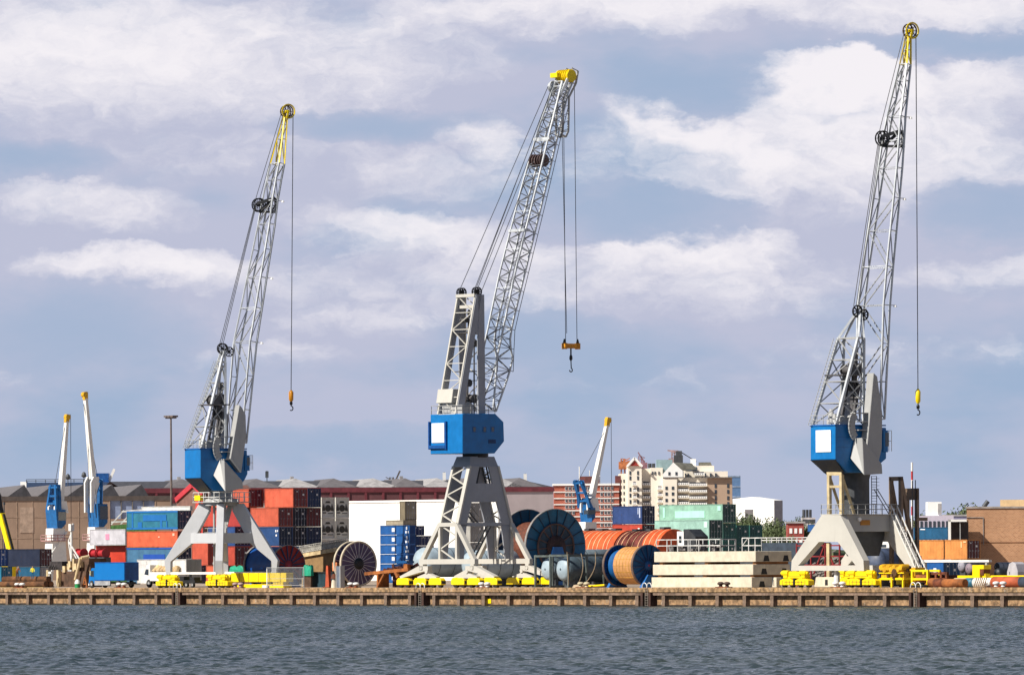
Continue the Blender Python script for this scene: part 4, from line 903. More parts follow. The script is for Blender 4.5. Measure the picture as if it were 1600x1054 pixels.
# navy + red right of the big reel
container('navy container on top of a red one behind the orange drums', 957, 1003, 1023, 790, 818, 1000, '26427c', '16233f', ('c9d4ea', [(.86, .88, .55, .9), (.91, .94, .35, .9)]))
container('red container under the navy one behind the orange drums', 957, 1003.2, 1023, 818.6, 847, 1000, 'd8452f', '1a1a22', ('f3efe9', [(.86, .92, .5, .8)]))
container('second red container at ground level behind the orange drums', 957, 1003.2, 1023, 847.6, 909, 1000, 'c8402c')
# mint containers
container('long mint container topmost, in front of the cream apartments', 1030, 1129, 1150, 787, 816.5, 1040, '97cdb3', '1d4a44', ('a9e3cd', [(.25, .72, .28, .66), (.06, .09, .3, .85), (.92, .97, .65, .9)]))
container('long pale mint container in the row below, rusty at its base', 1009, 1108, 1129.5, 811.5, 841.5, 1010, 'a3d3c3', '1a423f', ('c6efe0', [(.92, .97, .6, .9), (.05, .06, .1, .9)]))
container('mint container with teal doors under the pale mint one', 1009, 1108, 1129.5, 842, 872, 1010, '5cae97', '1a4a48')
container('mint container at ground level behind the white railing', 1009, 1108, 1129.5, 872.4, 909, 1010, '5cae97', '1a4a48')
for i, (x0, x1) in enumerate(((1129.5, 1150), (1150.5, 1170.5), (1171, 1191))):
    for r in range(3):
        a = 817+r*30
        container('%s teal container door end %s' % (['upper', 'lower', 'ground level'][r], ['directly right of the pale mint container', 'in the middle of the three columns', 'in the right column beside the trees'][i]), x0-60, x0+.3, x1, a+(3 if i else 0), a+29.4+(3 if i else 0) if r < 2 else 909, 1042+6*i, '3a8f80', GN, rods='6f9a94')
# right side
container('bright orange container with maroon doors right of the stair', 1430, 1511, 1532, 842.5, 873.5, 860, 'f59a45', '5c2524', ('f9c28c', [(.88, .9, .6, .9), (.93, .98, .85, .92)]))
container('blue container with white stripe behind the dark truss tower', 1420, 1481, 1486, 823, 842.3, 930, '0c5d8c', None, ('e6edf2', [(.3, .42, .8, .88)]))
container('blue container below the orange one at the right', 1440, 1474, 1499, 877.5, 915.5, 855, '0b61b5', '08406b', ('e8eef4', [(.55, .68, .45, .75)]))
container('blue container half seen between the tree and white A frame', 1262, 1275, 1284, 819, 830, 1150, '1a62b0')
container('second blue container behind the stair of the right crane', 1395, 1420, 1440, 868, 900, 858, '1257a0')

# ---------------------------------------------------------------- cable reels
def spoked(m, c, r0, r1, n, w, ax=0):
    for i in range(n):
        t = 2*math.pi*i/n+.1; m.beam((c[0], c[1]+math.cos(t)*r0, c[2]+math.sin(t)*r0), (c[0], c[1]+math.cos(t)*r1, c[2]+math.sin(t)*r1), w)
def reel(label, pxr, pyc, Y, r, width, cdrum, rdrum, flange_r, flange_l, kind, rot=QT, ztop=None):
    """reel whose right flange faces us; pxr is the px of that flange's centre; axis along local x"""
    x, y = at(pxr, Y, pyc); z = r+GZ+.15
    root = thing('cable_reel', (x, y, GZ), rot, label, 'cable reel', None)
    zc = r+.15
    if kind == 'gold': MB().lathe((-width, 0, zc), (1, 0, 0), [(0, rdrum*.85), (width*.35, rdrum*.85)], 40).build('drum_core', flange_l, root)
    w_ = width*.72 if kind == 'gold' else width
    m = MB(); m.lathe((-w_, 0, zc), (1, 0, 0), [(0, rdrum), (w_, rdrum)], 40)
    if kind == 'gold':
        d = m.build('cable_drum', cdrum, root); m = MB()
        for t in (.2, .36, .52, .68, .84): m.lathe((-w_*t-.03, 0, zc), (1, 0, 0), [(0, rdrum+.03), (.07, rdrum+.03)], 40, caps=False)
        for a in range(0, 360, 20):
            t = math.radians(a); m.beam((-w_, math.cos(t)*rdrum, zc+math.sin(t)*rdrum), (0, math.cos(t)*rdrum, zc+math.sin(t)*rdrum), .05)
        m.build('lashing_strap', paint('strap_tan', 'c8953c', .7), d)
    else: d = m.build('cable_drum', cdrum, root)
    for xx, fm in ((0, flange_r), (-width-.3, flange_l)):
        m = MB()
        if kind == 'open':       # thin spoked wheels with square rim
            m.lathe((xx, 0, zc), (1, 0, 0), [(0, r), (.22, r), (.22, r-.22), (0, r-.22), (0, r)], 48, caps=False)
            f = m.build('flange_rim', paint('rim_cream', 'cdbfa6', .7, vary=.2, rust=.1), root)
            m = MB(); m.lathe((xx+.06, 0, zc), (1, 0, 0), [(0, r-.2), (.08, r-.2)], 48); m.build('flange_disc', fm, f)
            m = MB(); spoked(m, (xx+.2, 0, zc), .6, r-.1, 22, .07); m.build('spoke', paint('spoke_pale', 'cfc8ca', .6), f)
            m = MB(); m.lathe((xx+.15, 0, zc), (1, 0, 0), [(0, .75), (.15, .75), (.15, .4), (.3, .4)], 20); m.build('hub', black, f)
        else:
            m.lathe((xx, 0, zc), (1, 0, 0), [(0, r), (.3, r), (.3, r-.12), (.22, r-.12), (.22, .1)], 56, caps=True)
            f = m.build('flange', fm, root)
            rim = paint('rim_rust', '6f5a50', .7, vary=.3) if kind == 'gold' else paint('rim_pale', '8f8a86', .6, vary=.3)
            m = MB(); m.lathe((xx-.02, 0, zc), (1, 0, 0), [(0, r+.03), (.34, r+.03), (.34, r-.07), (0, r-.07), (0, r+.03)], 56, caps=False); m.build('rim', rim, f)
            m = MB(); n = 18 if kind == 'big' else 16; spoked(m, (xx+.27, 0, zc), (.62*r if kind == 'big' else .25*r), r*.98, n, .1 if kind == 'big' else .14)
            m.build('spoke', paint('spoke_dark', '0c2c44', .6) if kind == 'big' else paint('spoke_blue', '0a2f60', .5), f)
            if kind == 'big' and xx == 0:
                m = MB(); m.lathe((xx+.22, 0, zc), (1, 0, 0), [(0, r*.62), (.2, r*.62), (.2, r*.58), (.0, r*.58)], 48, caps=False); m.build('inner_ring', paint('ring_brown', '5a4440', .6, vary=.3), f)
                m = MB(); m.lathe((xx+.225, 0, zc), (1, 0, 0), [(0, r*.58), (.02, r*.58)], 48); m.build('inner_disc', paint('disc_dark', '24435a', .6, vary=.4), f)
                m = MB(); spoked(m, (xx+.32, 0, zc), .3*r, r*.58, 14, .13); m.build('inner_spoke', paint('ring_brown', '5a4440', .6), f)
                m = MB(); m.lathe((xx+.25, 0, zc), (1, 0, 0), [(0, r*.3), (.3, r*.3), (.3, r*.12)], 30); m.build('hub', paint('hub_brown', '3b2626', .7, vary=.5), f)
            else:
                m = MB(); m.lathe((xx+.22, 0, zc), (1, 0, 0), [(0, r*.22), (.12, r*.2), (.16, r*.07)], 24); m.build('hub', fm, f)
                m = MB(); m.lathe((xx+.36, 0, zc), (1, 0, 0), [(0, r*.07), (.05, r*.05)], 12); m.build('hub_cap', paint('cap_red', 'b03050', .5), f)
    # cradles
    if kind != 'open':
        for xx in (.55, -width-.6):
            m = MB(); a = r*.42 if kind == 'big' else r*.5; hh = zc if kind == 'big' else r*.62
            m.prism([(-a*1.2, 0), (a*1.2, 0), (a*.35, hh), (-a*.35, hh)], xx-.2, xx+.25, 'yz'); m.build('cradle', paint('cradle_blue', '1465ad', .5, vary=.15), root)
    return root
fb = paint('flange_blue', '0f5590', .45, vary=.2, streak=.2); fbd = paint('flange_navy', '15628f', .5, vary=.2)
reel('huge blue cable reel with brown inner ring beside the middle crane', 866, 844, 905, 5.0, 5.6, paint('cable_orange', '6e3a24', .7, vary=.4, scale=3), 3.3, fbd, fbd, 'big')
reel('golden cable reel between two blue spoked flanges near the concrete slabs', 1011, 880, 846, 2.55, 5.3, paint('cable_gold', 'c89058', .6, vary=.14, scale=2.5), 2.3, fb, fb, 'gold')
reel('dark purple reel with thin pale spokes behind a grey post', 559, 874, 896, 2.95, 1.1, paint('cable_purple', '3a2f48', .7, vary=.2), 2.2, paint('disc_purple', '5e506c', .7, vary=.2), paint('disc_purple2', '5e506c', .7), 'open')
r_ = reel('deep blue closed reel with red inner disc behind the fence panel', 449, 881, 925, 2.75, 6.0, paint('drum_blue', '0a4a93', .4, vary=.15), 2.55, paint('disc_red', '9c2f36', .6, vary=.3), fb, 'plain')
reel('blue drum half hidden behind the rust pole left of the spoked reel', 520, 889, 935, 2.1, 3.2, MATS['drum_blue'], 2.0, fb, fb, 'plain')
# long orange drums
def long_drum(label, pxr, Y, r, L, cols, ztop):
    x, y = at(pxr, Y); root = thing('pipe_drum', (x, y, GZ), QT, label, 'hose drum', 'orange banded drums')
    zc = ztop-GZ-r; m = MB(); m.lathe((-L, 0, zc), (1, 0, 0), [(0, r), (L, r)], 40)
    b = m.build('drum', cols, root); m = MB(); 
    for k in range(int(L/1.1)): m.lathe((-L+.3+k*1.1+random.random()*.5, 0, zc), (1, 0, 0), [(0, r+.05), (.13, r+.05)], 40, caps=False)
    m.build('band', paint('band_pale', 'efb98c', .6, vary=.2), b)
    m = MB()
    for k in range(int(L/3)): m.box(-L+1+k*3, -L+2+k*3, -.6, .6, zc+r, zc+r+.3)
    m.build('saddle', dkgrey, b); m = MB()
    for k in (-L*.9, -L*.5, -L*.1): m.box(k-.2, k+.2, -r*.8, r*.8, 0, zc-r*.5)
    m.build('cradle', dkgrey, root)
cw = paint('hose_orange', 'd2561f', .5, vary=.25, streak=.5)
long_drum('orange banded drum left of the white cab, under the navy container', 985, 960, 3.2, 10.5, cw, zat(985, 828, 960))
long_drum('dark maroon banded drum between two orange ones', 1030, 952, 3.1, 6.2, paint('hose_maroon', '6e2a1c', .6, vary=.3), zat(1030, 829, 952))
long_drum('short orange banded drum right next to the white cab', 1055, 947, 3.1, 3.6, cw, zat(1055, 826, 947))
# ---------------------------------------------------------------- tanks
def tank_t(label, px, py, Y, r, L, mm, endm=None, frame=False, base=True):
    """cylinder axis runs inland (local y) from its near rounded end at px"""
    x, y = at(px, Y, py); z = zat(px, py, Y)-GZ
    root = thing('storage_tank', (x, y, GZ), QT, label, 'tank', None)
    m = MB(); m.lathe((0, 0, z), (0, 1, 0), [(0, r*.2), (r*.12, r*.6), (r*.3, r*.88), (r*.55, r), (L-r*.5, r), (L-r*.12, r*.6), (L, .1)], 36)
    b = m.build('shell', mm, root)
    if endm: MB().lathe((0, 0, z), (0, 1, 0), [(-.03, r*.1), (-.02, r*.2), (r*.1, r*.62), (r*.28, r*.9), (r*.29, r*.9)], 30, caps=False).build('dished_end', endm, b)
    m = MB()
    for k in (.25, .5, .75): m.lathe((0, L*k, z), (0, 1, 0), [(0, r+.02), (.08, r+.02)], 36, caps=False)
    m.build('weld_band', dkgrey, b)
    m = MB()
    for k in (.2, .8): m.box(-r*.7, r*.7, L*k-.2, L*k+.2, 0, max(z-r*.6, .1))
    m.build('saddle', dkgrey, root)
    if frame:
        m = MB()
        for yy in (-.2, L*.33, L*.66, L): 
            for xx in (-r-.25, r+.25): m.box(xx-.12, xx+.12, yy-.12, yy+.12, 0, z+r+.3)
            m.box(-r-.25, r+.25, yy-.1, yy+.1, z+r+.05, z+r+.3)
        for xx in (-r-.25, r+.25): m.box(xx-.14, xx+.14, -.2, L, z+r+.06, z+r+.33); m.box(xx-.14, xx+.14, -.2, L, .0, .25)
        m.build('support_frame', paint('frame_gunmetal', '59625f', .5, vary=.3), root)
lt = paint('tank_pale', '9fb0ba', .45, vary=.12, streak=.3)
tank_t('big pale blue grey tank with rounded end left of the middle portal', 652, 878, 905, 1.95, 9.5, lt)
tank_t('pale blue grey tank seen through the middle portal legs', 728, 882, 900, 1.9, 8.5, lt)
tank_t('dark gunmetal tank in a steel frame with pale dished end, roped', 876, 889, 858, 1.55, 8.2, hull, lt, True)
tank_t('second dark framed tank just behind and left of the roped one', 852, 889, 872, 1.5, 5.0, hull, lt, True)
tank_t('grey ribbed tank above the golden reel, below the orange drums', 893, 873, 915, 1.3, 7.0, paint('tank_midgrey', '7d8b91', .45, vary=.15))
tank_t('dark blue grey tank under the girder of the right crane', 1357, 880, 838, 1.9, 4.5, paint('tank_slate', '46526a', .5, vary=.25))
tank_t('grey pipe section with dark open mouth near the white doored tank', 1556, 885, 826, .55, 3, paint('pipe_grey', 'a3a6aa', .5, vary=.2), black)
tank_t('black tank lying below the grey pipe section at right', 1556, 895, 824, .6, 3.5, paint('tank_black', '23262b', .5, vary=.3))
tank_t('dark round pipe mouth beside the yellow stand at right', 1512, 888, 832, .75, 3, paint('pipe_dark', '2c2d38', .6, vary=.3), paint('pipe_pinkish', '8f7f88', .6))
tank_t('dark grey pipe behind the blue container at right', 1500, 884, 836, .7, 3, paint('pipe_dim', '5d6068', .6, vary=.3), paint('pipe_palegrey', '9a98a2', .6))
# ---------------------------------------------------------------- vehicles and yard pieces
def wheel(root, x, y, z, r, w=.3):
    m = MB(); m.lathe((x, y-w/2, z), (0, 1, 0), [(0, r*.72), (0, r*.95), (w*.15, r), (w*.85, r), (w, r*.95), (w, r*.72)], 24); t = m.build('tyre', rubber, None)
    t.name = 'wheel'; t.parent = root
    m = MB(); m.lathe((x, y-w/2-.01, z), (0, 1, 0), [(0, r*.35), (.03, r*.6), (.0, r*.7), (w+.02, r*.7)], 16); m.build('rim', grey, t)
def truck():
    x, y = quay(194, 4.0, 905); root = thing('box_lorry', (x, y, GZ), QT, 'blue box lorry parked on the quay facing left', 'lorry')
    f = Fr(x, y, QT); L = -f.pt(148, 895, 0)[0]; Wd = 2.45; z0 = f.h(194, 906.5); z1 = f.h(194, 877.5)
    m = MB(); m.box(-L, 0, 0, Wd, z0, z1); bx = m.build('cargo_box', paint('lorry_blue', '006cb4', .35, vary=.04, streak=.05), root, .04)
    m = MB(); m.box(-L, 0, -.03, -.003, z0, z0+.12); m.box(-L, 0, -.03, -.003, z1-.12, z1); m.build('box_rail', dblue, bx)
    m = MB(); m.prism([(-L-.1, .5), (-L-.1, 2.6), (-L-.9, 2.7), (-L-1.5, 1.9), (-L-1.65, .5)], .1, Wd-.1); c = m.build('cab', MATS['lorry_blue'], root, .05)
    m = MB(); m.prism([(-L-.35, 1.5), (-L-.35, 2.35), (-L-.95, 2.35), (-L-1.3, 1.6)], .07, .12); m.build('side_window', glass, c)
    m = MB(); m.prism([(-L-1.0, 2.55), (-L-1.5, 1.85), (-L-1.53, 1.95), (-L-1.05, 2.6)], .3, Wd-.3); m.build('windscreen', glass, c)
    m = MB(); m.box(-L-1.0, -L-.8, -.15, .05, 1.7, 2.3); m.build('mirror', paint('mirror_cream', 'cfc9a0', .5), c)
    m = MB(); m.box(-L-1.4, .3, .7, 1.75, .55, .8); m.box(-.2, .6, .2, Wd-.2, .45, .6); m.build('chassis', black, root)
    m = MB(); m.box(-L-.1, -L+3.6, .02, .12, .35, .95); m.build('side_skirt', paint('skirt_silver', 'a6a8ab', .4), root)
    m = MB(); m.box(-L-1.66, -L-1.5, .1, Wd-.1, .3, .6); m.build('bumper', white, c)
    for xx in (-L-.85, -1.6): 
        for yy in (.15, Wd-.15): wheel(root, xx, yy, .5, .5)
    m = MB(); m.box(-.0, .04, .1, Wd-.1, z0+.05, z1-.08); m.build('rear_door', paint('lorry_blue_door', '0a4c93', .4), bx)
truck()
def white_truck():
    x, y = quay(268, 10, 905); root = thing('box_lorry', (x, y, GZ), QT, 'white lorry with tan patches partly behind the yellow bogies at left', 'lorry')
    f = Fr(x, y, QT); L = -f.pt(234, 895, 0)[0]
    m = MB(); m.box(-L, 1.5, 0, 2.4, .9, 2.1); b = m.build('cargo_bed', whitew, root)
    m = MB()
    for k in range(7): m.tube((-L+.6+k*.75, .2+.1*k, 2.1), (-L+.9+k*.7, 1.0, 2.9-.1*(k % 3)), .35, 8)
    m.build('canvas_load', paint('canvas_tan', 'd8b98a', .9, vary=.3), b)
    m = MB(); m.prism([(-L-.05, .5), (-L-.05, 3.1), (-L-.9, 3.0), (-L-1.5, 2.0), (-L-1.6, .5)], .05, 2.35); c = m.build('cab', whitew, root, .05)
    m = MB(); m.prism([(-L-.35, 1.7), (-L-.35, 2.5), (-L-.95, 2.5), (-L-1.3, 1.8)], .0, .06); m.build('side_window', glass, c)
    m = MB(); m.prism([(-L-.93, 2.9), (-L-1.48, 2.0), (-L-1.52, 2.05), (-L-.97, 2.95)], .2, 2.2); m.build('windscreen', glass, c)
    m = MB(); m.box(-L-1.4, 1.5, .7, 1.7, .5, .85); m.build('chassis', black, root)
    for xx in (-L-.3, .2):
        for yy in (.15, 2.25): wheel(root, xx, yy, .55, .55)
white_truck()
# dark flatbed with gear between the two left bogies
x, y = quay(300, 9); t = thing('service_trolley', (x, y, GZ), QT, 'dark equipment trolley under the white tie of the left crane', 'trolley')
m = MB(); m.box(-2.5, 1.5, -.6, .6, .6, 1.0); m.box(-2.2, -1.2, -.5, .5, 1, 1.5); m.box(.2, 1.2, -.5, .5, 1, 1.4); m.tube((-.3, 0, 1), (-.3, 0, 2.1), .16, 8); m.build('frame', black, t)
for xx in (-1.8, -.4, 1.): wheel(t, xx, -.55, .35, .35)
def skew(name, label, cat, px, t, group=None, Y=None):
    x, y = quay(px, t) if Y is None else at(px, Y); return thing(name, (x, y, GZ), QT, label, cat, group), Fr(x, y, QT)
# left yard
r, f = skew('timber_stack', 'long rusty brown pipe stack lying behind the left bollard', 'pipe stack', 72, 14)
L = -f.pt(2, 900)[0]
for k, (yy, zz) in enumerate(((0, .45), (.9, .45), (.45, 1.15))):
    MB().tube((-L, yy, zz), (0, yy, zz), .42, 14).build('pipe', MATS.get('pipe_brown') or paint('pipe_brown', '6a4526', .9, vary=.5, rust=.2), r)
MB().box(-L+.3, 0, -.5, 1.4, 0, .06).build('plank', paint('plank_yellow', 'a58a4a', .9), r)
def person(label, px, t, top, col, leg, Y=None, lean=0.):
    x, y = quay(px, t) if Y is None else at(px, Y)
    r = thing('person', (x, y, GZ+top), 0, label, 'person', None)
    me = bpy.data.meshes.new('body'); b = bmesh.new()
    J = [((0, 0, .95), .15), ((0, 0, 1.15), .14), ((lean*.5, 0, 1.38), .17), ((lean, 0, 1.52), .07), ((lean, -.02, 1.66), .1), ((lean, -.02, 1.75), .08),
         ((.1, 0, .88), .1), ((.12, -.03, .48), .075), ((.13, 0, .08), .055), ((.13, -.14, .04), .045), ((-.1, 0, .88), .1), ((-.13, .02, .48), .075), ((-.15, .05, .08), .055), ((-.15, -.09, .04), .045),
         ((.2+lean, 0, 1.42), .07), ((.28+lean, -.08, 1.15), .05), ((.25+lean*1.5, -.3, .98), .04), ((-.2+lean, 0, 1.42), .07), ((-.3+lean, -.05, 1.15), .05), ((-.28+lean, -.25, 1.0), .04)]
    vs = [b.verts.new(p[0]) for p in J]
    for i, j in ((0, 1), (1, 2), (2, 3), (3, 4), (4, 5), (0, 6), (6, 7), (7, 8), (8, 9), (0, 10), (10, 11), (11, 12), (12, 13), (2, 14), (14, 15), (15, 16), (2, 17), (17, 18), (18, 19)): b.edges.new((vs[i], vs[j]))
    b.to_mesh(me); b.free(); o = bpy.data.objects.new('body', me); COL.objects.link(o)
    sk = o.modifiers.new('skin', 'SKIN'); sv = me.skin_vertices[0].data
    for k, p in enumerate(J): sv[k].radius = (p[1], p[1])
    sv[0].use_root = True; o.modifiers.new('s', 'SUBSURF').levels = 1
    mm = bpy.data.materials.new('clothed_'+col); mm.use_nodes = True; g = NT(mm.node_tree); tc = g.node('ShaderNodeTexCoord'); sp = g.node('ShaderNodeSeparateXYZ'); g.l.new(tc.outputs['Object'], sp.inputs[0])
    z = sp.outputs[2]; c = g.mix(g.ramp(z, .93, .95, kind='LINEAR'), lin(leg), lin(col)); c = g.mix(g.ramp(z, 1.5, 1.53, kind='LINEAR'), c, (.5, .28, .2)); c = g.mix(g.ramp(z, 1.7, 1.72, kind='LINEAR'), c, (.8, .6, .1))
    g.l.new(c, g.n['Principled BSDF'].inputs['Base Color']); me.materials.append(mm); o.parent = r
person('worker in brown jacket bent over on the pipe stack at far left', 27, 13.5, 1.2, '7d4a2a', '4a3a35', None, .15)
person('worker in yellow vest and blue trousers on the pipe stack', 51, 13.5, 1.2, 'e0d52a', '1f5f86')
r, f = skew('pontoon_hut', 'brown steel block with cream fender posts right of the workers', 'steel block', 137, 22)
a = f.pt(80, 900)[0]; b = f.pt(96, 900)[0]; c = f.pt(107, 900)[0]; zt = f.h(120, 872); zm = f.h(100, 892)
bm_ = paint('block_brown', '5c4434', .9, vary=.35, rust=.1)
MB().box(b, -.1, -.2, 2.5, 0, zm).build('lower_block', bm_, r); MB().box(c, 0, .5, 3.2, zm-.5, zt).build('upper_block', bm_, r)
for xx in (a, b): MB().box(xx-.25, xx+.25, -.7, -.25, 0, zm+.2).build('fender_post', paint('post_cream', 'cfb990', .8), r)
p0 = f.pt(133, 871); p1 = f.pt(124, 905); MB().tube((p0[0], -.8, p0[2]), (p1[0]+.2, -.8, p1[2]), .22, 10).tube((p0[0]+.2, -.8, p0[2]), (p0[0]+.5, 0.3, p0[2]+.2), .22, 8).build('bent_pipe', MATS['post_cream'], r)
m = MB(); m.box(a, b+.6, -.3, 1.2, zm+.2, zm+1.4); [m.tube((a+.3*k, -.4, zm+.5+.3*(k % 2)), (a+.3*k, .8, zm+.5), .2, 8) for k in range(7)]; m.build('winch_gear', paint('gear_dark', '3d3636', .7, vary=.5), r)
m = MB(); [m.cb((b+1.2+.7*k, -.2+.3*(k % 2), zm+.3+.35*(k % 3)), (.6, .5, .9)) for k in range(6)]; m.box(b+3.2, b+3.6, -.3, 0, zm, zt); m.build('cream_fittings', MATS['post_cream'], r)
r, f = skew('derrick', 'slim white derrick mast with stays in front of the left hall', 'derrick', 112, 27)
z0 = f.h(112, 872); z1 = f.h(112, 818); zb = f.h(112, 845)
MB().tube((0, 0, 0), (0, 0, z1-1), .16, 8).box(-.3, .3, -.3, .3, z1-1, z1).tube((-.35, 0, z1-.4), (.45, 0, z1), .12, 6).build('mast', whitew, r)
m = MB(); m.beam((-.7, 0, zb), (1.9, 0, z0), .16); m.beam((-.7, 0, zb), (.1, 0, z0-1), .16); m.beam((-.7, 0, zb), (-.1, 0, zb+1), .14); m.beam((-.6, .3, zb-1), (.8, .3, z0), .12); m.build('stay', whitew, r)
r, f = skew('oil_drum', 'small green drum with white top in front of the brown block', 'drum', 121, 5)
MB().lathe((0, 0, 0), (0, 0, 1), [(0, .38), (.55, .38)], 16).build('green_base', paint('drum_green', '0f8a4a', .5), r); MB().lathe((0, 0, .55), (0, 0, 1), [(0, .4), (.3, .36), (.6, .15)], 16).build('top', whitew, r)
r, f = skew('wooden_frame', 'small brown wooden A frame left of the blue lorry', 'trestle', 133, 6)
m = MB(); m.beam((-.55, 0, 0), (0, 0, 1.6), .15); m.beam((.55, 0, 0), (0, 0, 1.6), .15); m.beam((-.4, 0, .5), (.4, 0, .5), .12); m.beam((-.3, 0, 1), (.3, 0, 1), .12); m.box(-.55, -.2, -.2, .2, .1, .5); m.build('legs', rusto, r); MB().box(-.5, .5, -.05, .05, .0, .12).build('foot', rustm, r)
r, f = skew('wheeled_stand', 'thin dark stand with a pale strut left of the brown block', 'stand', 76, 20)
MB().box(-1.2, .8, -.4, .4, 0, .15).build('base', black, r); MB().beam((-.3, 0, .1), (.3, 0, 2.1), .14).box(.2, .9, -.2, .2, 1.9, 2.2).build('strut', whitew, r)
for i, px in enumerate((127, 150, 161)):
    r, f = skew('mooring_winch', ['red winch left of the second small crane', 'red winch at the foot of the second small crane', 'red winch between the lorry and the small crane'][i], 'winch', px, 45, 'red winches')
    z = f.h(px, 870); MB().box(-1.2, 1.2, -.6, .6, 0, z).build('pedestal', dkgrey, r); MB().tube((-.7, 0, z+.55), (.7, 0, z+.55), .5, 14).build('drum', paint('winch_red', 'b3202a', .5, vary=.25), r)
    MB().lathe((.7, 0, z+.55), (1, 0, 0), [(0, .75), (.1, .75)], 16).lathe((-.8, 0, z+.55), (1, 0, 0), [(0, .75), (.1, .75)], 16).build('flange', MATS['winch_red'], r)
# yellow telescopic boom at far left
r, f = skew('mobile_crane_arm', 'yellow and black crane arm leaning at the left photo edge', 'crane arm', 17, 40)
p = [f.pt(17, 860), f.pt(2, 803), f.pt(-4, 770)]
m = MB(); m.beam((p[0][0], 0, p[0][2]), (p[1][0], 0, p[1][2]), .75, .9); m.build('yellow_arm', yellow, r)
m = MB(); m.beam((p[0][0]+.45, 0, p[0][2]), (p[1][0]+.5, 0, p[1][2]), .3, .5); m.beam((p[1][0], 0, p[1][2]), (p[2][0], 0, p[2][2]), .6, .6); m.build('black_edge', black, r)
MB().box(-.9, 1.0, -1, 1, 0, p[0][2]).build('turret', yellow, r)
for i, (px, yt, lb) in enumerate(((7, 788, 'thin dark pole in front of the left hall'), (268.5, 652, 'tall floodlight mast left of the left crane'))):
    r, f = skew('lamp_post', lb, 'mast', px, 60); z = f.h(px, yt)
    pm = dkgrey if i == 0 else paint('mast_bronze', '6f625c', .6)
    MB().tube((0, 0, 0), (0, 0, z), .22 if i else .12, 8, .13 if i else .1).build('pole', pm, r)
    m = MB(); (m.box(-1.1, 1.1, -.25, .25, z-.15, z+.1), [m.box(x-.35, x+.35, -.5, .5, z+.05, z+.3) for x in (-.8, 0, .8)]) if i else m.box(-.2, .2, -.1, .1, z, z+.4); m.build('lamp_head', pm, r)
# yellow girder, fence panel, tarps
r, f = skew('yellow_girder', 'long yellow box girder lying on the quay behind the fence panel', 'girder', 447, 6)
a = f.pt(361, 905)[0]; MB().box(a, 0, 0, 1.2, .75, 1.95).build('upper_box', yellow, r, .03); MB().box(a+1, -.5, -.1, 1.3, .0, .45).build('lower_flange', yellow, r)
m = MB(); [m.box(a*t-.04, a*t+.04, -.03, 0, .75, 1.95) for t in (.1, .3, .5, .68, .85)]; m.build('rib', paint('rib_olive', '9a8a10', .5), r)
r, f = skew('fence_panel', 'grey mesh site fence panel braced by white struts', 'fence', 475, 2.6)
a = f.pt(417, 905)[0]; z = f.h(475, 886)
m = MB(); [m.tube((x, 0, 0), (x, 0, z), .05, 6) for x in (a, 0)]; m.tube((a, 0, z), (0, 0, z), .04, 6); m.tube((a, 0, .3), (0, 0, .3), .04, 6); m.tube((a, 0, 1.2), (0, 0, 1.2), .03, 6); m.build('frame', grey, r)
m = MB(); n = 70; [m.box(a+(0-a)*i/n-.008, a+(0-a)*i/n+.008, -.01, .01, .3, z) for i in range(n)]; [m.box(a, 0, -.01, .01, .3+(z-.3)*i/22-.006, .3+(z-.3)*i/22+.006) for i in range(22)]; m.build('mesh_infill', paint('mesh_grey', '8b8f94', .5), r)
m = MB(); m.beam((a, 0, z-.2), (a+1.9, -1.4, 0), .09); m.beam((a, 0, z-.4), (a-1.3, 1.0, 0), .07); m.build('brace', whitew, r); MB().box(a-.5, a+.3, -.4, .2, 0, .35).build('ballast_block', whitew, r)
def tarp(label, pxl, pxr, yt, yb, Y):
    cx, cy, L, Wd, z, H = cuboid(pxl, pxr-6, pxr, yt, yb, Y); r = thing('tarpaulin_bundle', (cx, cy, GZ), QT, label, 'tarpaulin', 'green tarpaulin bundles')
    rng = random.Random(pxl); nx, ny = 14, 8; vs = []; h0 = z-GZ
    MB().box(-L+.2, -.2, .2, Wd-.2, 0, max(h0, .2)).build('pallet', bm_, r)
    m = MB(); 
    for i in range(nx):
        for j in range(ny):
            th = j/(ny-1)*math.pi; x = -L+L*i/(nx-1); R = 1+.12*rng.uniform(-1, 1); e = min(i, nx-1-i); sc = .75 if e == 0 else 1
            vs.append((x, Wd/2-math.copysign(abs(math.cos(th))**.6, math.cos(th))*Wd/2*R*sc, h0+H*abs(math.sin(th))**.6*R*sc))
    fs = [(i*ny+j, (i+1)*ny+j, (i+1)*ny+j+1, i*ny+j+1) for i in range(nx-1) for j in range(ny-1)]+[tuple(range(ny)), tuple(range((nx-1)*ny, nx*ny))]
    m.add(vs, fs, False); m.build('sheet', paint('tarp_green', '149a78', .6, vary=.15), r)
tarp('green tarpaulin bundle left of the blue closed reel', 357, 385, 884, 899, 930); tarp('green tarpaulin heap right of the fence panel', 472, 491, 883, 899, 915)
r, f = skew('steel_bin', 'dark teal skip behind the green tarpaulin heap', 'skip', 520, 14); a = f.pt(478, 900)[0]
MB().prism([(a, 0), (0, 0), (.3, 2.0), (a-.3, 2.0)], 0, 2).build('bin', paint('bin_teal', '123440', .6, vary=.35), r); MB().box(a-.3, .3, -.1, 0, 1.85, 2.05).build('rim', black, r)
r, f = skew('striped_post', 'slim rust orange tapered post left of the spoked reel', 'post', 513, 4)
z = f.h(513, 883); MB().prism([(-.42, 0), (.42, 0), (.18, z), (-.18, z)], -.2, .2).build('post', paint('post_rust', 'c0532f', .7, vary=.25), r); MB().box(-.7, .7, -.4, .4, 0, .15).build('foot', rustm, r)
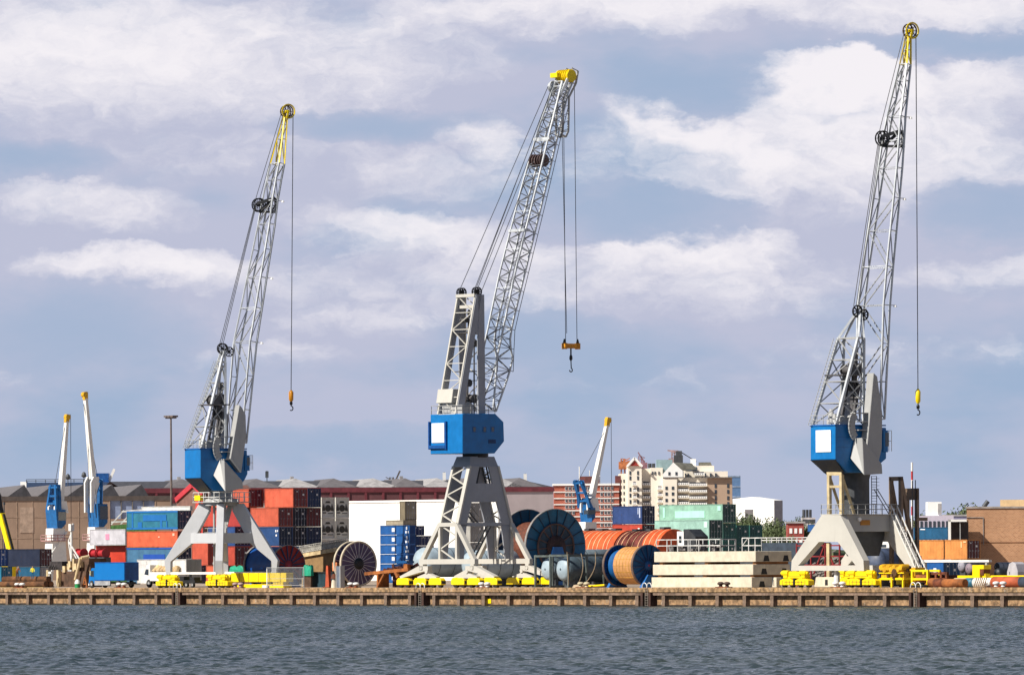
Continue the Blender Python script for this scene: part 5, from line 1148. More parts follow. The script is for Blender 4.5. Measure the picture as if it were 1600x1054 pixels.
r, f = skew('concrete_buoy', 'small cream concrete block left of the grey post', 'block', 522, 3.6); MB().lathe((0, 0, 0), (0, 0, 1), [(0, .4), (.8, .32), (1.2, .2)], 12).build('block', concrete, r); MB().lathe((0, 0, 1.2), (0, 0, 1), [(0, .45), (.5, .3), (.6, .1)], 10).build('lid', rustm, r)
r, f = skew('steel_post', 'broad grey steel post with orange box beside the spoked reel', 'post', 531, 3.4)
z = f.h(531, 884); MB().box(-.65, .1, 0, .5, 0, z).build('web', paint('post_greyblue', '6e7683', .5, vary=.15), r); MB().box(-.75, -.6, -.1, .6, 0, z+.05).box(.1, .25, -.1, .6, 0, z+.05).build('flange', grey, r); MB().box(-1.9, -.9, .2, 1.0, z-.6, z+.5).build('orange_box', paint('box_salmon', 'd9875a', .6, vary=.2), r); MB().box(-1.6, -1.2, .4, .8, 0, z-.6).build('leg', rustm, r)
# gangway
r, f = skew('gangway', 'cream gangway with crowded railing sloping up left of the spoked reel', 'gangway', 540, 24)
a = f.pt(468, 868); b = f.pt(540, 856); c = f.pt(600, 860)
m = MB(); m.beam((a[0], 0, a[2]), (b[0], 0, b[2]), .35, .5); m.build('beam', paint('gang_cream', 'cdb488', .7), r); m = MB(); m.prism([(a[0], a[2]-.25), (b[0], b[2]-.25), (b[0], b[2]-3.6), (a[0], a[2]-2.2)], .2, .5); m.build('side_plate', paint('gang_tan', '8f7048', .8, vary=.2), r)
m = MB()
n = 26
for i in range(n+1):
    t = i/n; x = a[0]+(b[0]-a[0])*t; z = a[2]+(b[2]-a[2])*t+.2; m.beam((x, 0, z), (x, 0, z+1.1), .06)
    if i < n: m.lathe((x+.15, -.05, z+.55), (0, 1, 0), [(0, .4), (.12, .4), (.12, .25), (0, .25), (0, .4)], 10, caps=False)
m.beam((a[0], 0, a[2]+1.3), (b[0], 0, b[2]+1.3), .08); m.build('railing', paint('rail_grey', 'a8a49a', .6), r)
m = MB(); [m.tube((a[0]+(b[0]-a[0])*t, .35, 0), (a[0]+(b[0]-a[0])*t, .35, a[2]-1), .12, 8) for t in (.02, .5, .95)]; m.build('support_post', MATS['gang_cream'], r)
# rusty trailer
r, f = skew('rusty_trailer', 'rusty orange beam trailer loaded with brown scrap', 'trailer', 637, 7)
a = f.pt(571, 895)[0]; z0 = f.h(571, 896); z1 = f.h(637, 889)
m = MB(); m.beam((a, 0, z0), (.3, 0, z1), .35, .4); m.beam((a, 1.6, z0), (.3, 1.6, z1), .35, .4); m.build('beam', rusto, r)
m = MB(); m.box(a*.72, a*.72+.3, -.1, 1.7, 0, z0); m.beam((a*.72, 0, 0), (a*.55, 0, z0), .25); m.beam((a*.3, 0, z1), (a*.22, 0, z1-1), .4); m.box(-.6, .2, -.2, .3, z1, z1+.7); m.build('leg', rusto, r)
m = MB(); rng = random.Random(4)
for k in range(26): x = rng.uniform(a*.6, 0); m.beam((x, rng.uniform(.5, 2.4), z0-.6+rng.random()*1.6), (x+rng.uniform(-2.5, 2.5), rng.uniform(.5, 2.6), z0+rng.random()*1.4), .3)
m.box(a*.62, .3, 1.8, 3.5, 0, z1+.4); m.build('scrap_load', paint('scrap_brown', '4f2620', .9, vary=.5, rust=.3), r)
m = MB(); m.box(a*.3, a*.05, .2, 1.4, z1+.8, z1+1.1); m.build('blue_sheet', fb, r)
# ropes over tank, yellow pole
r, f = skew('mooring_rope', 'slack tan ropes hanging over the dark framed tank', 'rope', 895, 1.4)
m = MB()
for i, (p0, p1, sg) in enumerate((((886, 862), (888, 914), .4), ((908, 864), (902, 914), 1.2), ((930, 862), (912, 914), 1.6))):
    A_ = f.pt(*p0); B_ = f.pt(*p1); P_ = [(A_[0]+(B_[0]-A_[0])*t+sg*math.sin(t*3.1)*.6*(1 if i else .3), 0, A_[2]+(B_[2]-A_[2])*t) for t in [k/10 for k in range(11)]]
    m = MB(); [m.tube(u, v, .055, 6) for u, v in zip(P_, P_[1:])]; m.build('rope_strand', paint('rope_tan', 'a89378', .9), r)
MB().lathe((f.pt(905, 914)[0], 0, 0), (0, 0, 1), [(0, .9), (.35, .7), (.4, .2)], 14).build('rope_coil', MATS['rope_tan'], r)
r, f = skew('yellow_pole', 'thin yellow pole lying left of the golden reel', 'pole', 945, 1.6); a = f.pt(915, 913); MB().tube((a[0], 0, .15), (0, 0, .32), .13, 8).build('pole', yellow, r); MB().tube((0, 0, .32), (.5, 0, .36), .08, 8).build('spigot', black, r)
# concrete slabs
for i, (l, c, e, yt, yb) in enumerate(((1022, 1180.5, 1237, 860.5, 877), (1020, 1176.5, 1234.5, 881, 897.5), (1018, 1174.5, 1207, 901, 917.5))):
    cx, cy, L, Wd, z, H = cuboid(l, c, e, yt, yb, 829)
    if i == 2: H += z-GZ; z = GZ
    r = thing('concrete_slab', (cx, cy, z), QT, ['topmost thick pale concrete slab of the stack', 'middle pale concrete slab of the stack', 'lowest pale concrete slab of the stack resting on the quay'][i], 'slab', 'stacked concrete slabs')
    MB().box(-L, 0, 0, Wd, 0, H).build('slab', concrete, r, .04)
    for t in ((.3, .84) if i < 2 else (.5,)):
        m = MB(); m.prism([(Wd*t-.5, .05), (Wd*t+.5, .05), (Wd*t+.3, H*.6), (Wd*t-.3, H*.6)], -.05, .012, 'yz'); m.build('recess', black, r)
    if i < 2:
        m = MB(); [m.box(-L*t-.3, -L*t+.3, .3, Wd-.3, -(.32), 0) for t in (.03, .5, .95)]; m.build('bearer', paint('bearer_wood', '8a5f3c', .9), r)
# white-cab machine & railing platform
r, f = skew('mobile_machine', 'white cabbed machine behind the slabs with a dark engine', 'machine', 1087, 60)
a = f.pt(1058, 845)[0]; b = f.pt(1068, 845)[0]; z0 = f.h(1087, 858); z1 = f.h(1087, 826)
MB().box(a, b, 0, 2, z0-1, z1-.3).build('cab', white, r); MB().box(a+.4, b-.4, -.03, .01, z0+.9, z1-.9).build('window', glass, r); MB().prism([(b, z0-1), (0, z0-1), (0, z1-1), (b+1, z1), (b, z1)], 0, 2.2).build('engine_housing', paint('machine_dark', '33363a', .5, vary=.3), r)
MB().box(a-1, 1, -.2, 2.4, .6, z0-1).build('undercarriage', dkgrey, r)
r, f = skew('railing_platform', 'white railed platform on top behind the slab stack', 'platform', 1126, 22)
a = f.pt(1026, 850)[0]; z = f.h(1126, 861); z1 = f.h(1126, 842)
m = MB(); rail(m, [(a, 0, z), (0, 0, z), (0, 2.5, z)], z1-z, .05, 2.0); rail(m, [(a, 2.4, z), (0, 2.4, z)], z1-z, .04, 1.3); m.build('railing', paint('rail_white', 'dcdcd8', .5), r); MB().box(a, 0, 0, 2.5, z-.5, z).build('deck', dkgrey, r)
m = MB(); rng = random.Random(8); [m.cb((rng.uniform(a, -.5), rng.uniform(.4, 2), z+rng.uniform(.1, .8)), (rng.uniform(.4, 1.6), .7, rng.uniform(.2, .9))) for _ in range(16)]; m.build('deck_gear', paint('gear_mixed', '7f7a78', .7, vary=.6), r); MB().box(a, 0, .5, 2, 0, z-.5).build('support', dkgrey, r)
r, f = skew('dark_barge', 'long dark blue grey hull with white railing left of the A frame', 'barge', 1262, 60)
a = f.pt(1160, 855)[0]; z0 = f.h(1262, 863); z = f.h(1262, 847); z1 = f.h(1262, 839)
MB().box(a+4, 0, 0, 4, 0, z).build('hull', paint('barge_slate', '34414f', .6, vary=.25), r); m = MB(); rail(m, [(a+4, 0, z), (0, 0, z)], z1-z, .05, 1.0); m.build('railing', MATS['rail_white'], r)
m = MB(); rail(m, [(a, 0, z0), (a+4, 0, z0), (a+4, 3, z0)], z1-z0, .06, 1.2); m.beam((a, 0, z0+1), (a+1.2, 0, z1), .08); m.build('gang_rail', MATS['rail_white'], r); MB().box(a-.5, a+4, 0, 3, 0, z0).build('landing', dkgrey, r)
# scrap & scaffold under the right crane
r, f = skew('scaffold', 'dark red scaffold with leaning grey pipes seen through the A frame', 'scaffold', 1335, 20)
a = f.pt(1245, 880)[0]; zt = f.h(1335, 848)
m = MB(); 
for x in (a, a*.75, a*.5, a*.25, 0): m.beam((x, 0, 0), (x, 0, zt), .16)
for z in (zt*.5, zt*.95, zt*.7): m.beam((a, 0, z), (0, 0, z), .16)
m.beam((a*.5, 0, zt), (a*.3, 0, zt*.3), .16); m.beam((a*.5, 0, zt), (a*.7, 0, zt*.3), .16); m.build('frame', paint('scaffold_red', '8a2426', .6, vary=.2), r)
m = MB(); rng = random.Random(12)
for k in range(34): x = rng.uniform(a*.95, a*.05); m.beam((x-2, rng.uniform(.5, 4), zt*.15+rng.random()*.8), (x+2.2, rng.uniform(.5, 4), zt*rng.uniform(.4, .85)), .16)
m.build('leaning_pipe', paint('pipes_greybrown', '8f8782', .6, vary=.4), r)
m = MB(); m.prism([(a, 0), (0, 0), (0, zt*.3), (a*.4, zt*.6), (a, zt*.25)], 4.2, 6); m.build('dark_heap', paint('heap_dark', '4a4542', .9, vary=.5), r)
m = MB(); m.box(a*.45, a*.4, -.3, .1, 0, zt*1.0); m.build('pale_post', MATS['frame_cream'], r)
r, f = skew('white_launch', 'white cabin machine seen under the girder of the right crane', 'machine', 1392, 34)
a = f.pt(1356, 850)[0]; z0 = f.h(1392, 862); z1 = f.h(1392, 845); MB().prism([(a, z0), (0, z0), (-.5, z1), (a*.55, z1), (a*.7, z0+.6)], 0, 3).build('cabin', whitew, r); MB().box(a*.5, -.8, -.04, 0, z0+.6, z1-.4).build('window', glass, r); MB().box(a, 0, .1, 2.8, 0, z0).build('hull', paint('hull_maroon', '4e2733', .7, vary=.3), r)
for i, px in enumerate((1230, 1282)):
    r, f = skew('concrete_block', ['low pale concrete block left of the A frame bogie', 'low pale concrete block between the two A frame bogies'][i], 'block', [1213, 1315][i], 4.6 if i == 0 else 12, 'low concrete blocks')
    a = f.pt([1206, 1272][i], 905)[0]; MB().prism([(a, 0), (0, 0), (0, 1.2), (a+.3, 1.2)], 0, .8).build('block', concrete, r, .05); MB().box(a*.6, a*.5, -.02, .01, .2, .9).build('lifting_slot', black, r)
r, f = skew('bollard_lamp', 'small white electric pillar between the A frame bogies', 'pillar', 1306, 3.5); z = f.h(1306, 890); MB().box(-.35, .1, 0, .4, .0, z).build('pillar', whitew, r, .03); MB().box(.1, .35, .05, .35, 0, z-.2).build('side_box', grey, r)
# yellow engine skid, frames
r, f = skew('engine_skid', 'yellow engine skid with round pumps right of the A frame bogie', 'engine skid', 1412, 3.5)
a = f.pt(1373, 900)[0]; z1 = f.h(1412, 878); z0 = f.h(1412, 902)
m = MB(); m.box(a, 0, 0, 2, z0-.25, z0); [m.box(x-.1, x+.1, y_-.1, y_+.1, 0, z0) for x in (a+.2, a*.5, -.2) for y_ in (.1, 1.9)]; m.box(a, 0, 0, .12, z0+.5, z0+.62); m.build('frame', yellow, r)
m = MB(); rng = random.Random(5)
for k in range(7): x = a+.5+k*(-a-1)/6; m.lathe((x, -.1, z1-.6-.25*(k % 2)), (0, 1, 0), [(0, .32), (.4, .42), (1.2, .42)], 14); m.cb((x, .9, z1-1.4), (.55, 1.4, .8))
m.build('pump', paint('skid_yellow', 'e0aa14', .5, vary=.3), r)
m = MB(); [m.cb((rng.uniform(a, 0), rng.uniform(-.1, 1.5), rng.uniform(z0, z1-.5)), (.35, .4, .35)) for _ in range(16)]; m.lathe((a*.35, -.15, z0+.6), (0, 1, 0), [(0, .45), (.3, .5)], 14); m.build('pipework', paint('skid_brown', '5a3a14', .6, vary=.4), r)
r, f = skew('yellow_cabinet', 'plain yellow machine cabinet behind the engine skid', 'cabinet', 1430, 6); a = f.pt(1413, 900)[0]; z = f.h(1430, 886); MB().box(a, 0, 0, 1.6, 0, z).build('cabinet', MATS['skid_yellow'], r, .04); MB().box(a+.3, a+.7, -.03, 0, .5, z-.4).build('door', yellow, r)
r, f = skew('yellow_cage', 'yellow open box frame with tyre in front, right of the skid', 'frame', 1450, 2.8); a = f.pt(1424, 900)[0]; z = f.h(1450, 891)
m = MB(); [m.box(x-.14, x+.14, y_-.14, y_+.14, 0, z) for x in (a+.1, -.1) for y_ in (.1, 1.9)]; [m.box(a, 0, y_-.12, y_+.12, zz-.12, zz+.12) for y_ in (.1, 1.9) for zz in (.2, z*.5, z)]; m.build('frame', yellow, r); MB().box(a+.3, -.4, .4, 1.7, .3, z*.8).build('tank', rusto, r)
r, f = skew('rusty_cage', 'rust brown frame beside the yellow open frame', 'frame', 1478, 3.2); a = f.pt(1451, 900)[0]; z = f.h(1478, 893)
m = MB(); [m.box(x-.15, x+.15, 0, .3, 0, z) for x in (a, a*.6, a*.3, 0)]; m.box(a, 0, 0, .3, z-.3, z); m.box(a, 0, 0, .3, z*.5, z*.5+.2); m.build('frame', rustm, r); MB().box(a, 0, .5, 1.8, 0, z*.8).build('infill', MATS['scrap_brown'], r)
m = MB(); x, y = quay(1440, 1.6); 
r, f = skew('tyre_pile', 'black tyres lying by the quay ladder at right', 'tyre', 1440, 2.0)
for k, (dx, zz) in enumerate(((-1.1, .0), (.2, .0), (-.4, .32))): MB().lathe((dx, 0, zz), (0, 0, 1), [(0, .35), (0, .6), (.15, .68), (.3, .6), (.3, .35)], 18, caps=False).build('tyre', rubber, r)
# pipes at right
def lying(name, label, pxl, pxr, py, t, rad, mats, cat='pipe', grp=None):
    r, f = skew(name, label, cat, pxr, t, grp); L = -f.pt(pxl, py)[0]; n = len(mats)
    for i, (mm, fr_) in enumerate(mats):
        x0 = -L+L*fr_; x1 = -L+L*(mats[i+1][1] if i+1 < n else 1)
        MB().lathe((x0, 0, rad), (1, 0, 0), [(0, rad*.8), (0, rad), (x1-x0, rad), (x1-x0, rad*.8)], 20).build('pipe_section', mm, r)
    MB().box(-L*.8, -L*.7, -rad, rad, 0, .1).box(-L*.3, -L*.2, -rad, rad, 0, .1).build('chock', MATS['bearer_wood'], r)
lying('rusty_pipe', 'rust brown pipe bundle on the quay right of the tyres', 1462, 1508, 911, 2.0, .5, [(rustm, 0), (rusto, .3)])
lying('rusty_pipe', 'short rust pipes with round ends below the rusty frame', 1454, 1468, 911, 3.2, .55, [(rusto, 0)])
lying('painted_pipe', 'white and rust pipe behind the pallets with blue collar', 1493, 1567, 906, 4.2, .55, [(MATS['frame_cream'], 0), (paint('collar_blue', '2d7390', .5), .25), (whitew, .42)])
lying('painted_pipe', 'rust and slate pipe running out of the right photo edge', 1553, 1640, 907, 3.4, .62, [(paint('pipe_coral', 'b4552f', .7, vary=.2, rust=.1), 0), (paint('pipe_slate', '3c4658', .6), .5)])
for i, (px, lb) in enumerate(((1524, 'slatted cream pallet leaning on the white pipe'), (1533, 'second cream pallet leaning just right of the first'))):
    r, f = skew('pallet', lb, 'pallet', px, 2.6, 'leaning pallets'); zt = 1.15
    m = MB(); [m.beam((-.6+(.25), 0, .1+k*.2), (.5+.25*0+.2, .35*k/6, .1+k*.2), .12, .03) for k in range(6)]; m.build('slat', paint('pallet_wood', 'd8c09a', .8, vary=.2), r)
    m = MB(); [m.beam((x, .02, 0), (x+.15, .4, zt), .08) for x in (-.3, .05, .4)]; m.build('stringer', MATS['bearer_wood'], r)
r, f = skew('yellow_stand', 'yellow stand with a dark opening on a long yellow rail', 'stand', 1537, 8); a = f.pt(1519, 895)[0]; z = f.h(1537, 882)
MB().box(a, a*.35, 0, 1.2, .6, z).box(a*.35, 0, 0, 1.2, z-.5, z).prism([(a*.35, .6), (.3, .6), (0, 1.6), (a*.2, 1.4)], .2, 1).build('body', yellow, r, .03); MB().box(a*.35, -.1, .1, 1.1, 1.4, z-.5).build('opening', rustm, r)
r, f = skew('yellow_beam', 'long low yellow beam behind the pipes at right', 'beam', 1640, 9); a = f.pt(1478, 902)[0]; z0 = f.h(1560, 905); z1 = f.h(1560, 898.5)
MB().box(a, 0, 0, .6, z0, z1).build('beam', yellow, r); m = MB(); [m.box(a*t-.2, a*t+.2, 0, .6, 0, z0) for t in (.1, .5, .95)]; m.build('foot', yellow, r)
r, f = skew('yellow_davit', 'yellow davit standing at the right photo edge', 'davit', 1603, 7); z = f.h(1603, 881); MB().prism([(-1.4, 0), (.8, 0), (.8, z), (0, z), (-.3, z*.5), (-1.4, z*.35)], 0, .8).build('body', yellow, r, .03); MB().box(-.1, .4, -.05, 0, z*.5, z*.8).build('slot', rustm, r)
r, f = skew('white_tank', 'pale grey tank with rounded top left of the yellow davit', 'tank', 1590, 11); a = f.pt(1573, 890)[0]; z = f.h(1590, 877)
MB().prism([(a, 0), (0, 0), (0, z*.6), (-.35, z*.92), (a*.5, z), (a+.35, z*.92), (a, z*.6)], 0, 1.6).build('tank', paint('tank_lilac', 'b3b0b6', .5, vary=.1), r, .06); MB().box(a*.6, a*.4, -.03, 0, z*.3, z*.38).box(a*.75, a*.7, -.03, 0, z*.5, z*.6).build('valve', dkgrey, r)
r, f = skew('white_beam', 'long white beam under the orange container', 'beam', 1545, 12); a = f.pt(1440, 875)[0]; z0 = f.h(1545, 877.5); z1 = f.h(1545, 874); MB().box(a, 0, 0, .5, z0, z1).build('beam', whitew, r); m = MB(); [m.box(a*t-.15, a*t+.15, .1, .4, 0, z0) for t in (.05, .97)]; m.build('leg', grey, r)
r, f = skew('striped_pole', 'tall thin red and white banded pole behind the truss tower', 'pole', 1426, 40); z = f.h(1426, 722)
n = 14
for k in range(n): MB().tube((0, 0, z*k/n), (0, 0, z*(k+1)/n), .13, 8).build('band', whitew if k % 4 or k < 6 else paint('band_red', 'c03030', .5), r)
# dark truss tower
r, f = skew('truss_tower', 'dark brown boxy truss tower behind the right crane stair', 'truss tower', 1412, 14)
br = paint('truss_brown', '8a7460', .6, vary=.2); z1 = f.h(1400, 744); z2 = f.h(1425, 762); w = .85
xa = f.pt(1391, 800, 0)[0]; xb = f.pt(1406, 800, 0)[0]
yc = f.pty(1431, 800, xb)[1]
m = MB()
for x in (xa, xb): m.box(x-.24, x+.24, 0, .35, 0, z1)
m.box(xa-.24, xb+.24, 0, .35, z1-.5, z1)
for x in (xa, xb): m.box(x-.22, x+.22, yc, yc+.35, 0, z2)
m.beam((xb, .2, z1-.3), (xb, yc, z1-11), .42); m.beam((xa, .2, z1-.6), (xa, yc, z1-11), .34); m.beam((xb, .2, z1-5), (xb, yc, z1-13.5), .3)
m.box(xa-.22, xb+.22, yc, yc+.35, z2-1.4, z2); m.box(xb-.15, xb+.15, .3, yc+.1, z1-14.0, z1-13.5); m.box(xb-.2, xb+.2, yc+.3, yc+1.7, z2-3.9, z2-3.5)
for z in (z1-3.5, z1-8): m.box(xa, xb, .05, .3, z-.15, z+.15)
m.build('frame', br, r); m = MB(); m.tube((xb, 2, z1-9), (xb, 2, z1-.5), .06, 6); m.tube((xb, 2.5, z1-9), (xb, 2.5, z1-.4), .06, 6); m.build('conduit', dkgrey, r)

x = QF.pt(757, 938)[0]; r = thing('wall_marker', (*qw(x, 0), 0), QT, 'small yellow square plate on the quay wall below the middle crane', 'marker'); MB().box(-.45, .45, .66, .74, .35, .95).build('plate', yellow, r); MB().box(-.04, .04, .6, .68, .9, 1.3).build('hanger', black, r)
# ---------------------------------------------------------------- small far cranes
sblue = paint('small_crane_blue', '0d5f9c', .5, vary=.2)
def small_crane(label, Y, tip, boom_top, kneeL, kneeR, foot, frame, house, ped, pedw, rope):
    """all arguments are photo points; upper works face right"""
    x, y = at((house[0]+house[2])/2, Y); root = thing('quay_crane', (x, y, GZ), 0, label, 'small crane', 'small blue and white quay cranes')
    f = Fr(x, y, math.radians(35)); A = f.ang; P = f.pt
    hx0 = P(house[0], house[1], 1.8); hx1 = P(house[2], house[1], -1.8); zb = P(house[0], house[3], 0)[2]; zt = hx0[2]
    m = MB(A); xr = hx0[0]; xf = hx1[0]; m.prism([(xr, zt), (xf, zt), (xf, zb+.8), (xf-.8, zb), (xr+.3, zb)], -1.8, 1.8); h = m.build('machinery_house', sblue, root)
    m = MB(A); m.box(xf-1.6, xf+.05, -1.84, -.4, zb+1.4, zt-.4); m.build('cab_window', glass, h)
    m = MB(A); a = P(frame[0], frame[1], 0); zz = a[2]
    for s in (-1, 1):
        m.beam((xr+.3, s*1.6, zt), (a[0]-.3, s*.8, zz), .5); m.beam((xf-1.2, s*1.6, zt), (a[0]+.3, s*.8, zz), .5)
        for t in (.3, .6): m.beam((xr+.3+(a[0]-xr-.6)*t, s*(1.6-.8*t), zt+(zz-zt)*t), (xf-1.2+(a[0]-xf+1.5)*t, s*(1.6-.8*t), zt+(zz-zt)*t), .35)
    for t in (.25, .55, .9): m.beam((xr+.3+(a[0]-xr-.6)*t, -1.5, zt+(zz-zt)*t), (xr+.3+(a[0]-xr-.6)*t, 1.5, zt+(zz-zt)*t), .35)
    m.box(xr+1, xf-.8, -1.2, 1.2, zt, zt+1.8); m.build('mast', sblue, root)
    m = MB(A); b0 = P(*kneeL, 0); b1 = P(*kneeR, 0); t0 = P(*boom_top, 0); w0 = max(b1[0]-b0[0], .8)
    def sec(cx, z, w, d): return [(cx-w/2, -d/2, z), (cx+w/2, -d/2, z), (cx+w/2, d/2, z), (cx-w/2, d/2, z)]
    cxm = (b0[0]+b1[0])/2; m.add(sec(cxm, b0[2], w0*.75, 1.2)+sec(t0[0], t0[2], .5, .8), [(0, 1, 2, 3), (4, 5, 6, 7), (0, 1, 5, 4), (1, 2, 6, 5), (2, 3, 7, 6), (3, 0, 4, 7)]); bo = m.build('boom', whitew, root)
    ft = P(*foot, 0)
    for s in (-1, 1):
        m = MB(A); m.prism([(b0[0], b0[2]+.4), (b1[0], b0[2]+.4), (b1[0]+.4, zt-.6), (b1[0]-.5, zt-.6), (ft[0]+1.0, b0[2]-1.0), (ft[0]+.5, ft[2]-.6), (ft[0], ft[2]-.6), (ft[0], b0[2]-.6)], s*1.05-.2, s*1.05+.2); m.build('boom_fork', whitew, bo)
    m = MB(A); tp = P(*tip, 0); m.beam((t0[0], 0, t0[2]-.2), (tp[0], 0, tp[2]), .7, .8); m.lathe((tp[0], -.45, tp[2]-.5), (0, 1, 0), [(0, .5), (.35, .4), (.9, .5)], 14); m.build('tip_sheave', paint('tip_yellow', 'd8a81e', .5, vary=.15), bo)
    m = MB(A); m.tube((a[0], 0, zz), (t0[0]-.4, 0, t0[2]-1), .05, 5); m.tube((tp[0]+.7, 0, tp[2]), (tp[0]+.7, 0, P(rope, 815)[2]), .05, 5); m.build('wire_rope', ropem, root)
    pr = pedw; zz0 = 0; m = MB(A)
    m.prism([(-pr, zz0+3), (pr, zz0+3), (pr*.75, zb), (-pr*.75, zb)], -pr*.8, pr*.8); p = m.build('pedestal', whitew, root)
    m = MB(A); [m.beam((sx*pr, sy*pr*.8, 3.2), (sx*pr*1.5, sy*pr*1.1, 0), .8) for sx in (-1, 1) for sy in (-1, 1)]; m.beam((-pr, -pr*.8, 5), (pr, -pr*.8, 9), .3); m.build('portal_leg', whitew, root)
    m = MB(A); zp = (zb+3)/2+1; m.box(-pr*1.2, pr*1.3, -pr*1.1, pr*1.1, zp, zp+.15); rail(m, [(-pr*1.2, pr*1.1, zp), (-pr*1.2, -pr*1.1, zp), (pr*1.3, -pr*1.1, zp)], 1.1, .06, 1.5); m.build('platform', paint('rail_pink', 'b58a88', .6), root)
small_crane('small crane with upright white boom, left of the tallest white one', 1230, (105, 647), (104, 658), (90, 786), (98.5, 786), (80, 800), (86, 757), (71, 796, 103, 825), (75, 870), 1.6, 110)
small_crane('small crane with slender cream boom leaning left, beside the first small crane', 1240, (132, 612), (133.5, 622), (141, 748), (149, 748), (137, 795), (153, 748), (136, 787, 168, 823), (140, 870), 1.6, 140)
small_crane('small crane with slanting white boom in front of the brick flats', 1250, (950, 652), (948, 664), (919, 781), (928, 781), (912, 795), (904, 750), (905, 793, 930, 815), (905, 850), 1.6, 953)
# ---------------------------------------------------------------- buildings
roofg = paint('roof_grey', '6a6668', .8, vary=.15); roofl = paint('roof_light', 'a7a4a3', .8, vary=.2); gabled = paint('gable_dark', '46464c', .8, vary=.25)
wallb = paint('hall_brown', '9f8673', .9, vary=.12, scale=.15, streak=.35)
HA = math.radians(-80)
def hall():
    """left hall: long side wall running inland, saw roofs with ridges along the quay"""
    Yc = 1405; px0, px1 = -70, 268; x, y = at(px1, Yc+0); # right far corner
    f0 = Fr(*at(px0, 1350), HA); a = f0.pty(px1, 860, 0)[1]
    root = thing('warehouse', (f0.cx, f0.cy, GZ), HA, 'long brown warehouse with dark sawtooth gables at left', 'warehouse')
    zt = f0.h(10, 775, 0, a*.3); ze = zt
    zr = f0.h(10, 757, 0, a*.3)
    m = MB(); gap0, gap1 = f0.pty(172, 800)[1], f0.pty(242, 800)[1]; zg0 = f0.h(200, 810, 0, gap0); zg1 = f0.h(200, 779, 0, gap0)
    m.box(-.6, 0, 0, gap0, 0, zt); m.box(-.6, 0, gap1, a, 0, zt); m.box(-.6, 0, gap0, gap1, 0, zg0); m.box(-.6, 0, gap0, gap1, zg1, zt); m.box(-60, -.6, 0, .5, 0, zt)
    m.build('wall', wallb, root)
    m = MB(); m.box(-.1, .12, 0, a, zt-.9, zt); m.build('eaves_band', paint('eaves', '5c524d', .8, vary=.2), root)
    m = MB(); nseam = 14; [m.box(.0, .06, a*i/nseam-.06, a*i/nseam+.06, 0, zt-1) for i in range(nseam) if not gap0 < a*i/nseam < gap1]; [m.box(0, .05, 0 if k else 0, gap0, zt*k/4-.05, zt*k/4+.05) for k in (1, 2, 3)]; m.build('wall_seam', paint('seam_tan', 'ad9580', .9), root)
    m = MB(); y1 = f0.pty(31, 800)[1]; y2 = f0.pty(52, 800)[1]; m.box(0, .08, y1, y2, f0.h(40, 832, 0, y1), f0.h(40, 792, 0, y1)); m.build('blank_panel', paint('panel_tan', 'b39b88', .9, vary=.2), root)
    # bays
    ap = [f0.pty(p, 757)[1] for p in (-8, 38, 84, 130, 175, 221)]; wd = (ap[1]-ap[0])
    for k, c in enumerate(ap):
        lo = c-wd*.55; hi = c+wd*.24
        m = MB(); m.add([(.05, lo, zt), (.05, hi, zt), (.05, c, zr), (-.3, lo, zt), (-.3, hi, zt), (-.3, c, zr)], [(0, 1, 2), (3, 4, 5), (0, 1, 4, 3), (1, 2, 5, 4), (2, 0, 3, 5)]); m.build('gable', gabled, root)
        m = MB(); m.add([(-60, lo, zt), (-.3, lo, zt), (-.3, c, zr), (-60, c, zr), (-60, hi, zt), (-.3, hi, zt)], [(0, 1, 2, 3), (3, 2, 5, 4)]); m.build('roof', roofg, root)
    m = MB(); m.box(-60, -1, 0, a, zt-.5, zt-.02); m.build('ceiling', gabled, root)
    m = MB(); [m.box(-.3, 0, gap0+(gap1-gap0)*t-.08, gap0+(gap1-gap0)*t+.08, zg0, zg1) for t in (.25, .5, .75)]; m.build('window_frame', paint('wf', '7d756c', .7), root)
    m = MB(); m.box(-.4, -.35, gap0, gap1, zg0, zg1); m.build('window_pane', paint('hall_pane', '9aa9c8', .3, vary=.25, scale=.3), root)
hall()
